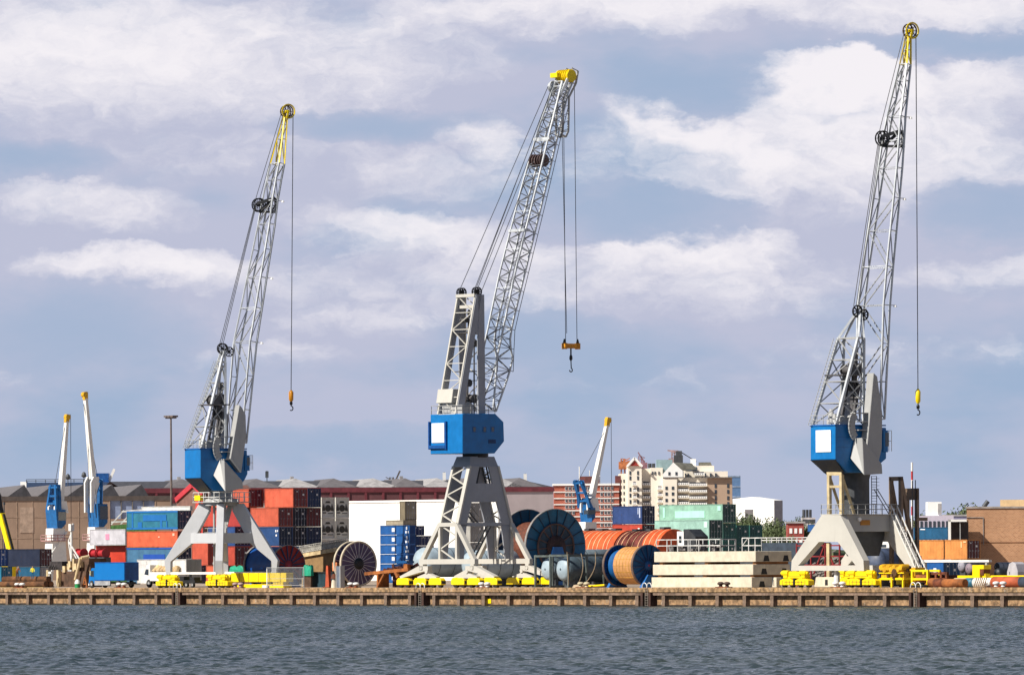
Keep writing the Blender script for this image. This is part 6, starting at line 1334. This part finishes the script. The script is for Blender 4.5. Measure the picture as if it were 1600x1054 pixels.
def midhall():
    f0 = Fr(*at(190, 1460), HA); a = f0.pty(865, 860, 0)[1]
    root = thing('warehouse', (f0.cx, f0.cy, GZ), HA, 'very long maroon banded warehouse with low grey peaked roofs', 'warehouse')
    g0 = f0.pty(788, 800)[1]
    def H(px, py): y = f0.pty(px, py)[1]; return f0.h(px, py, 0, y)
    zt = H(530, 765); zb = H(530, 784)
    m = MB(); m.box(-40, 0, 0, g0, 0, zb); m.build('lower_wall', paint('mid_lower', 'b9aea8', .9, vary=.15, scale=.2), root)
    m = MB(); m.box(-40, 0, 0, g0, zb, zt); m.build('upper_wall', paint('mid_upper', '6d4347', .8, vary=.2, scale=.2, streak=.5), root)
    m = MB(); m.box(-40, 0, g0, a, 0, zt); m.build('end_wall', paint('mid_pink', 'b3a7a8', .9, vary=.07, scale=.2, streak=.15), root)
    m = MB(); n = 22; [m.box(0, .2, g0*i/n-.25, g0*i/n+.25, zb, zt) for i in range(n)]; m.box(0, .25, 0, a+.2, zt-.5, zt+.5); m.box(0, .2, 0, g0, zb-.1, zb+.4); m.build('frame_band', paint('mid_red', '74303a', .6, vary=.2), root)
    zr = H(530, 750)+.5
    pk = [407, 468, 528, 590, 640, 690, 738, 790, 820]; pk = [290, 345]+pk
    for i, p in enumerate(pk):
        c = f0.pty(p, 752)[1]; w = 4.6 if p < 600 else 3.8; d = 6
        m = MB(); m.add([(-.3, c-w, zt), (-.3, c+w, zt), (-d, c, zr), (-38, c-w, zt), (-38, c+w, zt), (-34, c, zr), (-.3, c-w, zt+.6), (-.3, c+w, zt+.6)], [(6, 7, 2), (6, 2, 5, 3), (7, 4, 5, 2), (3, 4, 5), (0, 1, 7, 6)]); m.build('roof', roofl if i % 2 else roofg, root)
        if i % 3 == 0: MB().box(-12, -11, c-.35, c+.35, zt+1, zr+.5).build('vent', roofl, root)
    m = MB(); m.add([(0, 0, zt+.5), (0, a, zt+.5), (-20, a-3, zt+2.2), (-20, 0, zt+2.2), (-40, a, zt+.5), (-40, 0, zt+.5)], [(0, 1, 2, 3), (3, 2, 4, 5), (1, 4, 2)]); m.build('roof_deck', gabled, root)
midhall()
def pbox(root, name, mm, f, x0, x1, y0, y1, z0, z1): m = MB(); m.box(x0, x1, y0, y1, z0, z1); return m.build(name, mm, root)
# small red gabled shed behind the left crane
f = Fr(*at(318, 1250), QT); root = thing('red_shed', (f.cx, f.cy, GZ), QT, 'brown shed with red trimmed roof behind the left crane', 'shed')
L = -f.pt(276, 800)[0]; z = f.h(318, 768); zr = f.h(300, 757); MB().prism([(-L, 0), (0, 0), (0, z-.5), (-L*.35, zr), (-L, z-1.5)], 0, 12).build('wall', paint('shed_brown', '7d5a50', .8, vary=.2), root)
m = MB(); m.beam((-L, -.1, z-1.4), (-L*.35, -.1, zr+.1), .5, .9); m.beam((-L*.35, -.1, zr+.1), (0.2, -.1, z-.4), .5, .9); m.build('roof_trim', paint('trim_red', 'b8323c', .6, vary=.1), root); MB().box(-2.2, 0, -.15, 0, 0, z-.6).build('door', paint('shed_red', 'd2453a', .6), root)
# white warehouse
f = Fr(*at(779, 1180), QT); root = thing('warehouse', (f.cx, f.cy, GZ), QT, 'blank bright white warehouse wall behind the blue box stack', 'warehouse'); L = -f.pt(545, 820)[0]
zt = f.h(700, 782); MB().box(-L, 0, 0, 1.8, 0, zt).build('wall', paint('wall_white', 'f0eee8', .8, vary=.02, scale=.05, streak=.05), root); m = MB(); [m.box(-L+L*k/9-.05, -L+L*k/9+.05, -.05, 0, 0, zt) for k in range(1, 9)]; m.box(-L-.2, .2, -.2, 2, zt, zt+.35); m.build('roof_edge', MATS['wall_white'], root)
def windows(root, f, rects, fm=white, pm=glass, depth=.12, mull=1, ay=None):
    """rects: (x0,x1,z0,z1) on the local front plane y=0, or on x=0 plane when ay is set"""
    for (a, b, c, d) in rects:
        m = MB()
        if ay is None: m.box(a, b, -depth, -.001, c, d)
        else: m.box(.001, depth, a, b, c, d)
        w = m.build('window', fm, root); m = MB(); t = (b-a)*.12
        for k in range(mull):
            p, q = a+t+(b-a-t)*k/mull, a+(b-a-t)*(k+1)/mull
            if ay is None: m.box(p, q, -depth-.05, -depth+.02, c+(d-c)*.12, d-(d-c)*.12)
            else: m.box(depth-.02, depth+.05, p, q, c+(d-c)*.12, d-(d-c)*.12)
        m.build('pane', pm, w)
# brick flats
f = Fr(*at(866, 1800), 0); root = thing('apartment_block', (f.cx, f.cy, GZ), 0, 'red brick flats with white bands and white parapet behind the small crane', 'building')
bk = brickmat('brick_red', 'b5533c', 'a8452f', 'b98c7a', scale=.9); S = 1800/FPX
X = lambda px: (uv(px, 800)[0]*1800/FPX)-f.cx; Zz = lambda py, px=916: zat(px, py, 1800)-GZ
MB().box(0, X(967.5), 0, 14, 0, Zz(758)).build('wall', bk, root)
m = MB(); m.box(-.3, X(967.5)+.2, -.4, 14, Zz(758), Zz(755)); m.build('parapet', white, root)
for py in (766, 775, 784.5, 794, 803.5, 812.5): pass
m = MB(); [m.box(0, X(967.5), -.25, -.001, Zz(p+.9), Zz(p-.9)) for p in (768, 778, 787.5, 797, 806.5, 816, 825.5)]; m.build('white_band', whitew, root)
rc = []
for r in range(7):
    for px in (885, 890.5, 896, 940, 946, 951, 956.5, 915, 920): rc.append((X(px-2), X(px+2), Zz(765.4+9.5*r), Zz(759.6+9.5*r)))
windows(root, f, rc, white, glass, .15, 2)
MB().box(X(907), X(937), 3, 10, Zz(755), Zz(743.5)).build('roof_house', paint('roofhouse_brick', '6e3a36', .8, vary=.3), root); m = MB(); m.tube((X(906), 4, Zz(755)), (X(906), 4, Zz(728)), .15, 6); m.tube((X(922), 4, Zz(743)), (X(922), 4, Zz(734)), .12, 6); m.tube((X(938), 4, Zz(755)), (X(938), 4, Zz(735)), .12, 6); m.build('antenna', whitew, root)
MB().box(X(963), X(972), 15, 20, 0, Zz(742)).build('stair_tower', MATS['roofhouse_brick'], root)
# cream apartment complex
YA = 1950; f = Fr(*at(967, YA), 0); root = thing('apartment_block', (f.cx, f.cy, GZ), 0, 'large cream apartment complex with gables and stacked balconies', 'building')
X = lambda px: (uv(px, 800)[0]*YA/FPX)-f.cx; Zz = lambda py, px=1050: zat(px, py, YA)-GZ
cr = paint('flat_cream', 'efe6d6', .85, vary=.06, scale=.1, streak=.12); cr2 = paint('flat_tan', 'b39a84', .85, vary=.08, scale=.1, streak=.2); dkw = paint('void_dark', '75737a', .5, vary=.4, scale=.5); rfg = paint('roof_olive', '77756a', .8)
def vol(name, a, b, py, y0, y1, mm, z0=0): MB().box(X(a), X(b), y0, y1, z0, Zz(py)).build(name, mm, root)
vol('wall', 968, 981, 739, 2, 20, cr); vol('wall', 981, 1003, 728, 0, 18, cr); vol('wall', 1003.1, 1017, 731, 3, 18, cr); vol('wall', 1017.1, 1036, 730, 1.5, 16, cr)
vol('wall', 1036.1, 1058, 745, 0, 14, cr); vol('wall', 1058.1, 1105.9, 746, 2.5, 18, cr); vol('wall', 1106, 1144.5, 745.5, 1, 20, cr2)
vol('penthouse', 1070, 1117, 727, 5, 15, cr); vol('penthouse', 1094, 1138, 736, 3, 14, cr); vol('penthouse', 1094, 1112, 721.5, 7, 14, rfg); vol('chimney', 1081, 1089, 716, 8, 11, white); vol('plant_room', 1027, 1052, 717, 8, 15, paint('plant_teal', '8fa8ac', .6, vary=.1))
m = MB(); m.prism([(X(981)-.3, Zz(728)), (X(1003)+.3, Zz(728)), (X(992), Zz(716))], -.3, 15); m.build('gable', cr, root); m = MB(); m.prism([(X(985), Zz(727)), (X(999), Zz(727)), (X(992), Zz(719))], -.5, -.29); m.build('gable_panel', paint('gable_red', 'b5392f', .7), root)
m = MB(); m.beam((X(980), -.5, Zz(728)), (X(992), -.5, Zz(714.5)), .7, .6); m.beam((X(1004), -.5, Zz(728)), (X(992), -.5, Zz(714.5)), .7, .6); m.build('gable_trim', white, root)
m = MB(); m.prism([(X(1036), Zz(745)), (X(1067), Zz(745)), (X(1067), Zz(735)), (X(1052.5), Zz(722)), (X(1036), Zz(740))], -.4, 0.3); m.build('gable', white, root)
m = MB(); m.add([(X(1052.5), .3, Zz(722)), (X(1082), 6, Zz(723)), (X(1090), 2, Zz(733)), (X(1067), .3, Zz(735))], [(0, 1, 2, 3)]); m.prism([(X(1112), Zz(722)), (X(1112), Zz(736)), (X(1118), Zz(736))], 7, 14); m.build('roof', rfg, root)
m = MB(); [m.tube((X(p), 6, Zz(730)), (X(p), 6, Zz(723)), .5, 8) for p in (1016, 1022)]; m.build('roof_vent', dkgrey, root)
W1 = []
for r in range(9):
    z1 = 748+r*9.6
    for px in (970.5, 975.5): W1.append((X(px-1), X(px+1), Zz(z1+5), Zz(z1)))
wl = [(X(a-1.3), X(a+1.3), Zz(b+3), Zz(b-3)) for b in (738, 746, 764, 773, 783) for a in (985, 997)]
rects = [(a, b, c, d) for a, b, c, d in W1]
for (a, b, c, d) in rects: 
    m = MB(); m.box(a, b, 1.9, 1.999, c, d); m.build('window', glass, root)
for (a, b, c, d) in wl: m = MB(); m.box(a, b, -.12, -.001, c, d); m.build('window', glass, root)
def balconies(a, b, rows, y, dep):
    for py in rows:
        MB().box(X(a), X(b), y-dep, y-.01, Zz(py+1.2), Zz(py)).build('balcony', cr, root)
        m = MB(); n = max(3, int((b-a)/3)); [m.box(X(a)+(X(b)-X(a))*(k+.15)/n, X(a)+(X(b)-X(a))*(k+.85)/n, y-dep-.02, y-dep+.1, Zz(py-.3), Zz(py-2.8)) for k in range(n)]; m.box(X(a), X(b), y-dep, y-dep+.1, Zz(py-2.7), Zz(py-3.2)); m.build('balustrade', white, root)
        MB().box(X(a)+.3, X(b)-.3, y-.06, y-.003, Zz(py-.2), Zz(py-5.6)).build('balcony_window', dkw, root)
balconies(988, 995, (757, 767.5, 777.5, 787.5, 797), 0, 1.0); balconies(1004, 1016.5, (757, 767.5, 777.5, 787.5, 797), 3, 1.6); balconies(1027, 1036, (764, 774, 784, 793.5, 803), 1.5, 1.3)
balconies(1059, 1077, (757, 767, 777, 787), 2.5, 2.2); balconies(1077, 1105, (758.5, 768.5, 778.5, 788.5), 2.5, 3.2); balconies(1085, 1102, (742,), 2.4, 1.2)
for b in (762, 771, 781, 790):
    for a in (1041.5, 1051.5): MB().box(X(a-1.8), X(a+1.8), -.12, -.001, Zz(b+2.5), Zz(b-2.5)).build('window', glass, root)
    for a in (1118.5, 1138): MB().box(X(a-1.6), X(a+1.6), .88, .999, Zz(b+3-3), Zz(b-3-3)).build('window', glass, root)
for a in (1046, 1057): MB().box(X(a-1.6), X(a+1.6), -.52, -.401, Zz(742), Zz(737)).build('window', glass, root)
MB().box(X(1072), X(1090), 4.9, 4.999, Zz(735), Zz(729)).build('window', glassmat('pane_blue', (.06, .1, .16)), root)
for a in (1072, 1076, 1098, 1103, 1111, 1119): MB().box(X(a-1.2), X(a+1.2), 2.3 if a > 1095 else 4.8, 2.499 if a < 1106 else 2.999, Zz(745), Zz(739)).build('window', glass, root)
for a in (1020, 1024, 1030): MB().box(X(a-1), X(a+1), 1.3, 1.499, Zz(741), Zz(736)).build('window', glass, root)
MB().box(X(1036), X(1144.5), -.15, 0.98, Zz(746.5), Zz(745.2)).build('cornice', paint('cornice_grey', '77726c', .8), root)
# glass tower, white warehouse, far cranes
def simple(name, label, cat, pl, pr, pt, Y, dep, mm, extra=None, grp=None, rz=0):
    f = Fr(*at(pl, Y), rz); r = thing(name, (f.cx, f.cy, GZ), rz, label, cat, grp); X_ = uv(pr, pt)[0]*Y/FPX-f.cx; z = zat((pl+pr)/2, pt, Y)-GZ
    MB().box(0, X_, 0, dep, 0, z).build('wall', mm, r); return r, f, X_, z
r, f, X_, z = simple('glass_tower', 'blue glass tower behind the cream apartments', 'building', 1135, 1157, 745, 2300, 12, paint('glass_blue', '5f7fa6', .2, vary=.1)); m = MB(); [m.box(0, X_, -.15, -.001, z*k/9, z*k/9+.5) for k in range(4, 10)]; m.build('floor_band', paint('band_steel', '8fa3bd', .4), r)
f = Fr(*at(1210, 1700), QT); r = thing('warehouse', (f.cx, f.cy, GZ), QT, 'plain white warehouse with grey end beyond the trees', 'warehouse'); L = -f.pt(1145, 790)[0]; Wd = f.pty(1222.5, 790)[1]
z = f.h(1210, 781); zl = f.h(1180, 776, -L*.5, 0); MB().prism([(-L, 0), (0, 0), (0, z), (-L*.55, zl), (-L, z+.5)], 0, Wd).build('wall', MATS['wall_white'], r); MB().box(0.0, .1, 0, Wd, 0, z-.1).build('end_wall', paint('end_grey', '9a9aa2', .8, vary=.1), r); MB().box(-L*.7, -L*.5, -.1, 0, 0, f.h(1170, 795)).build('annex', roofg, r)
r, f, X_, z = simple('brick_house', 'small red brick house among the trees left of the right crane', 'house', 1231, 1256, 817, 1500, 8, paint('house_red', 'a04a42', .8, vary=.15)); m = MB(); [MB().box(X_*t-.3, X_*t+.3, -.12, -.001, zz, zz+1.1).build('window', white, r) for t in (.2, .5, .8) for zz in (z-2.2, z-4.8)]; MB().box(-.3, X_+.3, -.3, 8.3, z, z+.4).build('roof', roofl, r)
r, f, X_, z = simple('far_building', 'pale low building with three chimneys beyond the trees', 'building', 1254, 1274, 808, 1900, 8, paint('pale_wall', 'cfc8c8', .8)); [MB().tube((X_*t, 3, z), (X_*t, 3, z+2.2), .4, 8).build('chimney', dkgrey, r) for t in (.15, .4, .65)]; MB().box(0, X_, -.1, -.001, z-1.5, z-.5).build('window_strip', dkgrey, r)
r, f, X_, z = simple('far_building', 'lilac white flats with window rows right of the truss tower', 'building', 1437, 1490, 805, 1500, 10, paint('lilac_wall', 'c3bccb', .8, vary=.05))
for k in range(8):
    for zz in (z-2.6, z-5.8): MB().box(X_*(k+.2)/8, X_*(k+.75)/8, -.12, -.001, zz, zz+1.4).build('window', glass, r)
MB().box(X_*.25, X_*.66, 1, 8, z, z+3).build('roof_block', white, r); MB().box(X_*.55, X_*.66, .8, .999, z+.3, z+2.6).build('roof_door', roofl, r)
r, f, X_, z = simple('far_building', 'dark lilac flats with white balconies left of the brick hall', 'building', 1478, 1515, 806, 1600, 10, paint('lilac_dark', '77738c', .8, vary=.1)); [MB().box(0, X_, -.6, -.001, z-1.2-2.8*k, z-.8-2.8*k).build('balcony', white, r) for k in range(3)]; MB().box(-.2, X_+.2, -.2, 10, z, z+.4).build('roof', roofl, r)
# brick hall right
f = Fr(*at(1511, 905), -.12); r = thing('brick_hall', (f.cx, f.cy, GZ), -.12, 'big sandy brown brick hall at the right photo edge', 'hall'); bs = brickmat('brick_sand', 'b88965', '9c7050', 'c39f80', scale=1.5)
z = f.h(1511, 794); MB().box(0, 26, 0, 18, 0, z).build('wall', bs, r); MB().box(-.15, 26, -.15, 18, z, z+.25).build('coping', paint('coping_grey', '9a918a', .8), r)
MB().box(4.3, 26, 2, 14, z+.25, f.h(1575, 780)).build('roof_storey', paint('plaster_cream', 'd9b98c', .85, vary=.1, streak=.3), r); zl = f.h(1540, 848); MB().box(0, 26, -.04, -.001, zl, zl+.12).build('brick_course', paint('course_brown', '7a5236', .9), r)
MB().tube((f.pt(1536.5, 820)[0], -.08, f.h(1536, 850)), (f.pt(1536.5, 820)[0], -.08, f.h(1536, 808)), .06, 6).tube((0, -.08, f.h(1520, 808)), (f.pt(1536.5, 820)[0], -.08, f.h(1536, 808)), .06, 6).build('drain_pipe', MATS['coping_grey'], r)
m = MB(); m.tube((2.0, 4, z+.2), (2.6, 4, z+1.0), .3, 8); m.build('roof_fan', dkgrey, r)
# open shed
f = Fr(*at(1482, 900), -.12); r = thing('open_shed', (f.cx, f.cy, GZ), -.12, 'dark open shed with white frame between the flats and brick hall', 'shed'); X_ = f.pt(1510.5, 830)[0]; z = f.h(1490, 811)
MB().box(0, .35, -.1, .3, 0, z).box(0, X_, -.1, .3, z-.3, z).build('frame', whitew, r); MB().box(0, X_, 4, 4.2, 0, z-.3).box(0, X_, .3, 4.2, z-.25, z-.1).box(0,.2,.3,4,0,z-.3).build('back_wall', paint('shed_dark', '5c5252', .7, vary=.3), r); m = MB(); m.box(X_*.62, X_*.66, .1, .3, 0, z); m.box(.35, X_, .1, .25, z*.62, z*.65); m.build('mullion', grey, r)
# brick texture slab etc: conveyor truss and green mound by the hall
f = Fr(*at(196, 1180), 0); r = thing('green_mound', (f.cx, f.cy, GZ), 0, 'grass covered bank behind the pale grey container', 'bank'); X0 = uv(155, 820)[0]*1180/FPX-f.cx; z = f.h(180, 815)
MB().prism([(X0, 0), (6, 0), (5, z), (X0+2, z-.6)], 0, 6).build('bank', paint('grass_green', '4d7a3f', .95, vary=.35, scale=2, bump=.6), r); m = MB(); z1 = f.h(180, 797); [m.beam((X0+2+k*1.6, 1, z-.4), (X0+4.2+k*1.6, 1, z1), .2) for k in range(4)]; m.beam((X0+3.8, 1, z1-.2), (6, 1, z1+.3), .3); m.beam((X0+2, 1, z), (5, 1, z+.3), .25); m.build('conveyor_frame', MATS['rail_white'], r)
# dock ship far behind left hall
r, f, X_, z = simple('ship_superstructure', 'dark blue ship hull line rising behind the left warehouse', 'ship', 42, 190, 753, 2300, 12, paint('ship_navy', '2d4568', .6, vary=.15)); MB().box(-2, 0, 0, 8, 0, z+.3).build('white_bridge', white, r); MB().box(X_*.72, X_*.86, 2, 8, z, z+3).build('blue_deckhouse', dblue, r); MB().beam((X_*.86, 3, z), (X_*.92, 3, z+4.4), .8).build('white_funnel', whitew, r); m = MB(); rail(m, [(0, 0, z), (X_*.7, 0, z)], 1, .1, 3); m.build('railing', dkgrey, r)
for i, (px, pt) in enumerate(((107, 741), (132, 738))):
    f = Fr(*at(px, 2250), 0); r = thing('navigation_mark', (f.cx, f.cy, GZ), 0, ['dark lamp on a thin post above the left warehouse roof', 'dark lamp post on the warehouse roof by the leaning boom'][i], 'lamp', 'dark roof lamps'); z = f.h(px, pt); MB().tube((0, 0, 0), (0, 0, z), .14, 6).build('post', dkgrey, r); MB().lathe((0, 0, z-1.6), (0, 0, 1), [(0, .3), (.4, .9), (1.5, .6), (1.9, .1)], 10).build('lamp', dkgrey, r)
# far harbour cranes on the skyline
def far_crane(label, Y, base, top, elbow, tip, col, w=.8, name='far_crane', cat='far crane'):
    f = Fr(*at(base[0], Y), 0); r = thing(name, (f.cx, f.cy, GZ), 0, label, cat, None); P = f.pt
    b = P(*base); t = P(*top); e = P(*elbow); k = P(*tip); c1 = paint('far_'+col, col, .6, vary=.3)
    m = MB(); 
    for s in (-1, 1): m.beam((b[0]+s*w*1.3, 0, 0), (t[0]+s*w*.5, 0, t[2]), w*.45)
    n = 6
    for i in range(n): m.beam((b[0]-w+2*w*(i % 2), 0, b[2]+(t[2]-b[2])*i/n), (b[0]+w-2*w*(i % 2), 0, b[2]+(t[2]-b[2])*(i+1)/n), w*.25)
    m.box(b[0]-w*2, b[0]+w*2, -w, w, b[2]-w, b[2]+w*1.5); m.build('tower', c1, r)
    m = MB(); m.beam(e, k, w*.7, w*.5); m.beam((e[0], 0, e[2]+w), k, w*.3); m.beam(t, ((e[0]+k[0])/2, 0, (e[2]+k[2])/2), w*.2); m.build('jib', c1, r)
far_crane('orange red far crane left above the cream flats', 2300, (976, 728), (973, 716), (984, 720), (969, 724), 'c97a4a', 1.0)
far_crane('pinkish far crane with dark slanting jib above the cream flats', 2300, (1004, 728), (1000, 712), (1008, 726), (997, 706), '9a6f78', .8)
far_crane('pale far crane with dark machinery above the white gable', 2300, (1053, 722), (1052, 703), (1060, 708), (1043, 703), 'b59a9a', .9)
far_crane('dark far crane slanting behind the long maroon warehouse', 1700, (608, 775), (612, 745), (606, 778), (625, 735), '55504e', .8)
f = Fr(*at(1061, 2290), 0); r = thing('far_machine', (f.cx, f.cy, GZ), 0, 'dark machine block beside the pale far crane', 'machine'); z = f.h(1061, 721); MB().box(-1.5, 1.5, -1, 1, 0, z+2.2).box(-.8, 1.2, -1, 1, z+2.2, z+3.6).build('block', dkgrey, r); MB().beam((1.2, 0, z+3), (6, 0, z), .3).build('strut', dkgrey, r)
for i, (px, pt, lb) in enumerate(((418, 735, 'thin dark antenna above the orange top row container'), (695, 737, 'short mast with pale box left of the middle portal'), (821.5, 739, 'short mast with white box right of the middle portal'))):
    f = Fr(*at(px, 1500), 0); r = thing('antenna', (f.cx, f.cy, GZ), 0, lb, 'antenna'); z = f.h(px, pt); MB().tube((0, 0, 0), (0, 0, z), .12, 6).build('pole', dkgrey, r); MB().box(-.35, .35, -.3, .3, z-2 if i else z-1.5, z-.1).build('head', whitew if i else dkgrey, r)
# ---------------------------------------------------------------- trees
leafm = bpy.data.materials.new('foliage'); leafm.use_nodes = True
def _lm():
    g = NT(leafm.node_tree); tc = g.node('ShaderNodeTexCoord'); n = g.noise(tc.outputs['Object'], .5, 4, .6).outputs[0]; n2 = g.noise(tc.outputs['Object'], 4, 2, .6).outputs[0]
    c = g.mix(g.ramp(n, .35, .65), (.05, .078, .028), (.12, .155, .055)); c = g.mix(g.ramp(n2, .4, .7), c, (.08, .10, .04)); g.l.new(c, g.n['Principled BSDF'].inputs['Base Color']); g.n['Principled BSDF'].inputs['Roughness'].default_value = .8
_lm(); bark = paint('bark', '4a3c30', .9)
def crown_mesh(seed):
    rng = np.random.RandomState(seed); V = []; F = []
    cl = [(rng.normal(0, .45), rng.normal(0, .45), rng.uniform(.05, .85), rng.uniform(.28, .48)) for _ in range(26)]
    for (cx, cy, cz, cr_) in cl:
        for _ in range(170):
            d = rng.normal(size=3); d /= np.linalg.norm(d); p = np.array([cx, cy, cz])+d*cr_*rng.uniform(.6, 1.05)
            a = rng.normal(size=3); a -= a.dot(d)*.6*d; a /= np.linalg.norm(a); b = np.cross(d, a); s = rng.uniform(.035, .075); k = len(V)
            V += [tuple(p+a*s), tuple(p+b*s*.7), tuple(p-a*s), tuple(p-b*s*.7)]; F.append((k, k+1, k+2, k+3))
    me = bpy.data.meshes.new('crown'); me.from_pydata(V, [], F); me.materials.append(leafm); return me
crowns = [crown_mesh(i) for i in range(4)]
def tree(label, px, ptop, Y, w, k, grp):
    x, y = at(px, Y); h = zat(px, ptop, Y)-GZ; root = thing('tree', (x, y, GZ), k*1.7, label, 'tree', grp)
    m = MB(); m.tube((0, 0, 0), (0, 0, h*.6), h*.03, 8, h*.015); [m.tube((0, 0, h*.35), (math.cos(a)*w*.3, math.sin(a)*w*.3, h*.7), h*.015, 6, h*.006) for a in (0, 2, 4)]; m.build('trunk', bark, root)
    o = bpy.data.objects.new('crown', crowns[k % 4]); COL.objects.link(o); o.parent = root; o.location = (0, 0, h*.1); o.scale = (w*.62, w*.62, h*.72)
TL_ = [(1150, 801, 'leafy tree just right of the mint containers'), (1163, 797, 'tall tree in front of the white warehouse, left side'), (1177, 800, 'round tree before the white warehouse'), (1189, 805, 'darker tree in front of the white warehouse end'), (1201, 807, 'tree beside the white warehouse grey end'), (1213, 806, 'tree between white warehouse and brick house'), (1225, 808, 'tree touching the red brick house on its left'), (1238, 804, 'taller tree behind the red brick house'), (1251, 806, 'tree right of the red brick house top'), (1263, 812, 'tree by the pale building with chimneys'), (1170, 806, 'low bushy tree in front of its row, near the teal containers'), (1196, 813, 'low bush tree under the white warehouse end'), (1219, 816, 'low bush tree left of the red brick house'), (1262, 820, 'low bush tree touching the right crane A frame')]
for i, (px, pt, lb) in enumerate(TL_): tree(lb, px, pt, 1560+(i % 3)*25-(80 if i > 9 else 0), 6.0 if i < 10 else 5.0, i, 'green trees left of the right crane')
TR_ = [(1443, 797, 'tree just right of the dark truss tower'), (1488, 797, 'dark tree between lilac flats and brick hall'), (1500, 790, 'tall dark tree rising behind the lilac flats'), (1511, 788, 'highest dark tree near the brick hall corner'), (1523, 790, 'dark tree behind the brick hall roof edge'), (1535, 793, 'rightmost dark tree behind the brick hall roof')]
for i, (px, pt, lb) in enumerate(TR_): tree(lb, px, pt-3, 1800, 11.0, i+1, 'dark trees behind the brick hall')
# far tree line closing the horizon
m = MB(); rng = random.Random(3); a = []; n = 400
V = []; 
for i in range(n):
    x = -1500+3000*i/(n-1); V.append((x, rng.uniform(-12, 12), 5+rng.random()*5+3*math.sin(i*.13)))
m.add([(v[0], v[1]-14, -4) for v in V]+V+[(v[0]+3, v[1]+14, v[2]+1.5) for v in V], [(i, i+1, n+i+1, n+i) for i in range(n-1)]+[(n+i, n+i+1, 2*n+i+1, 2*n+i) for i in range(n-1)])
o = m.build('distant_woods', leafm); o.location = (0, 3800, GZ); tag(o, kind='stuff', label='dark line of far woods along the horizon', cat='woods')
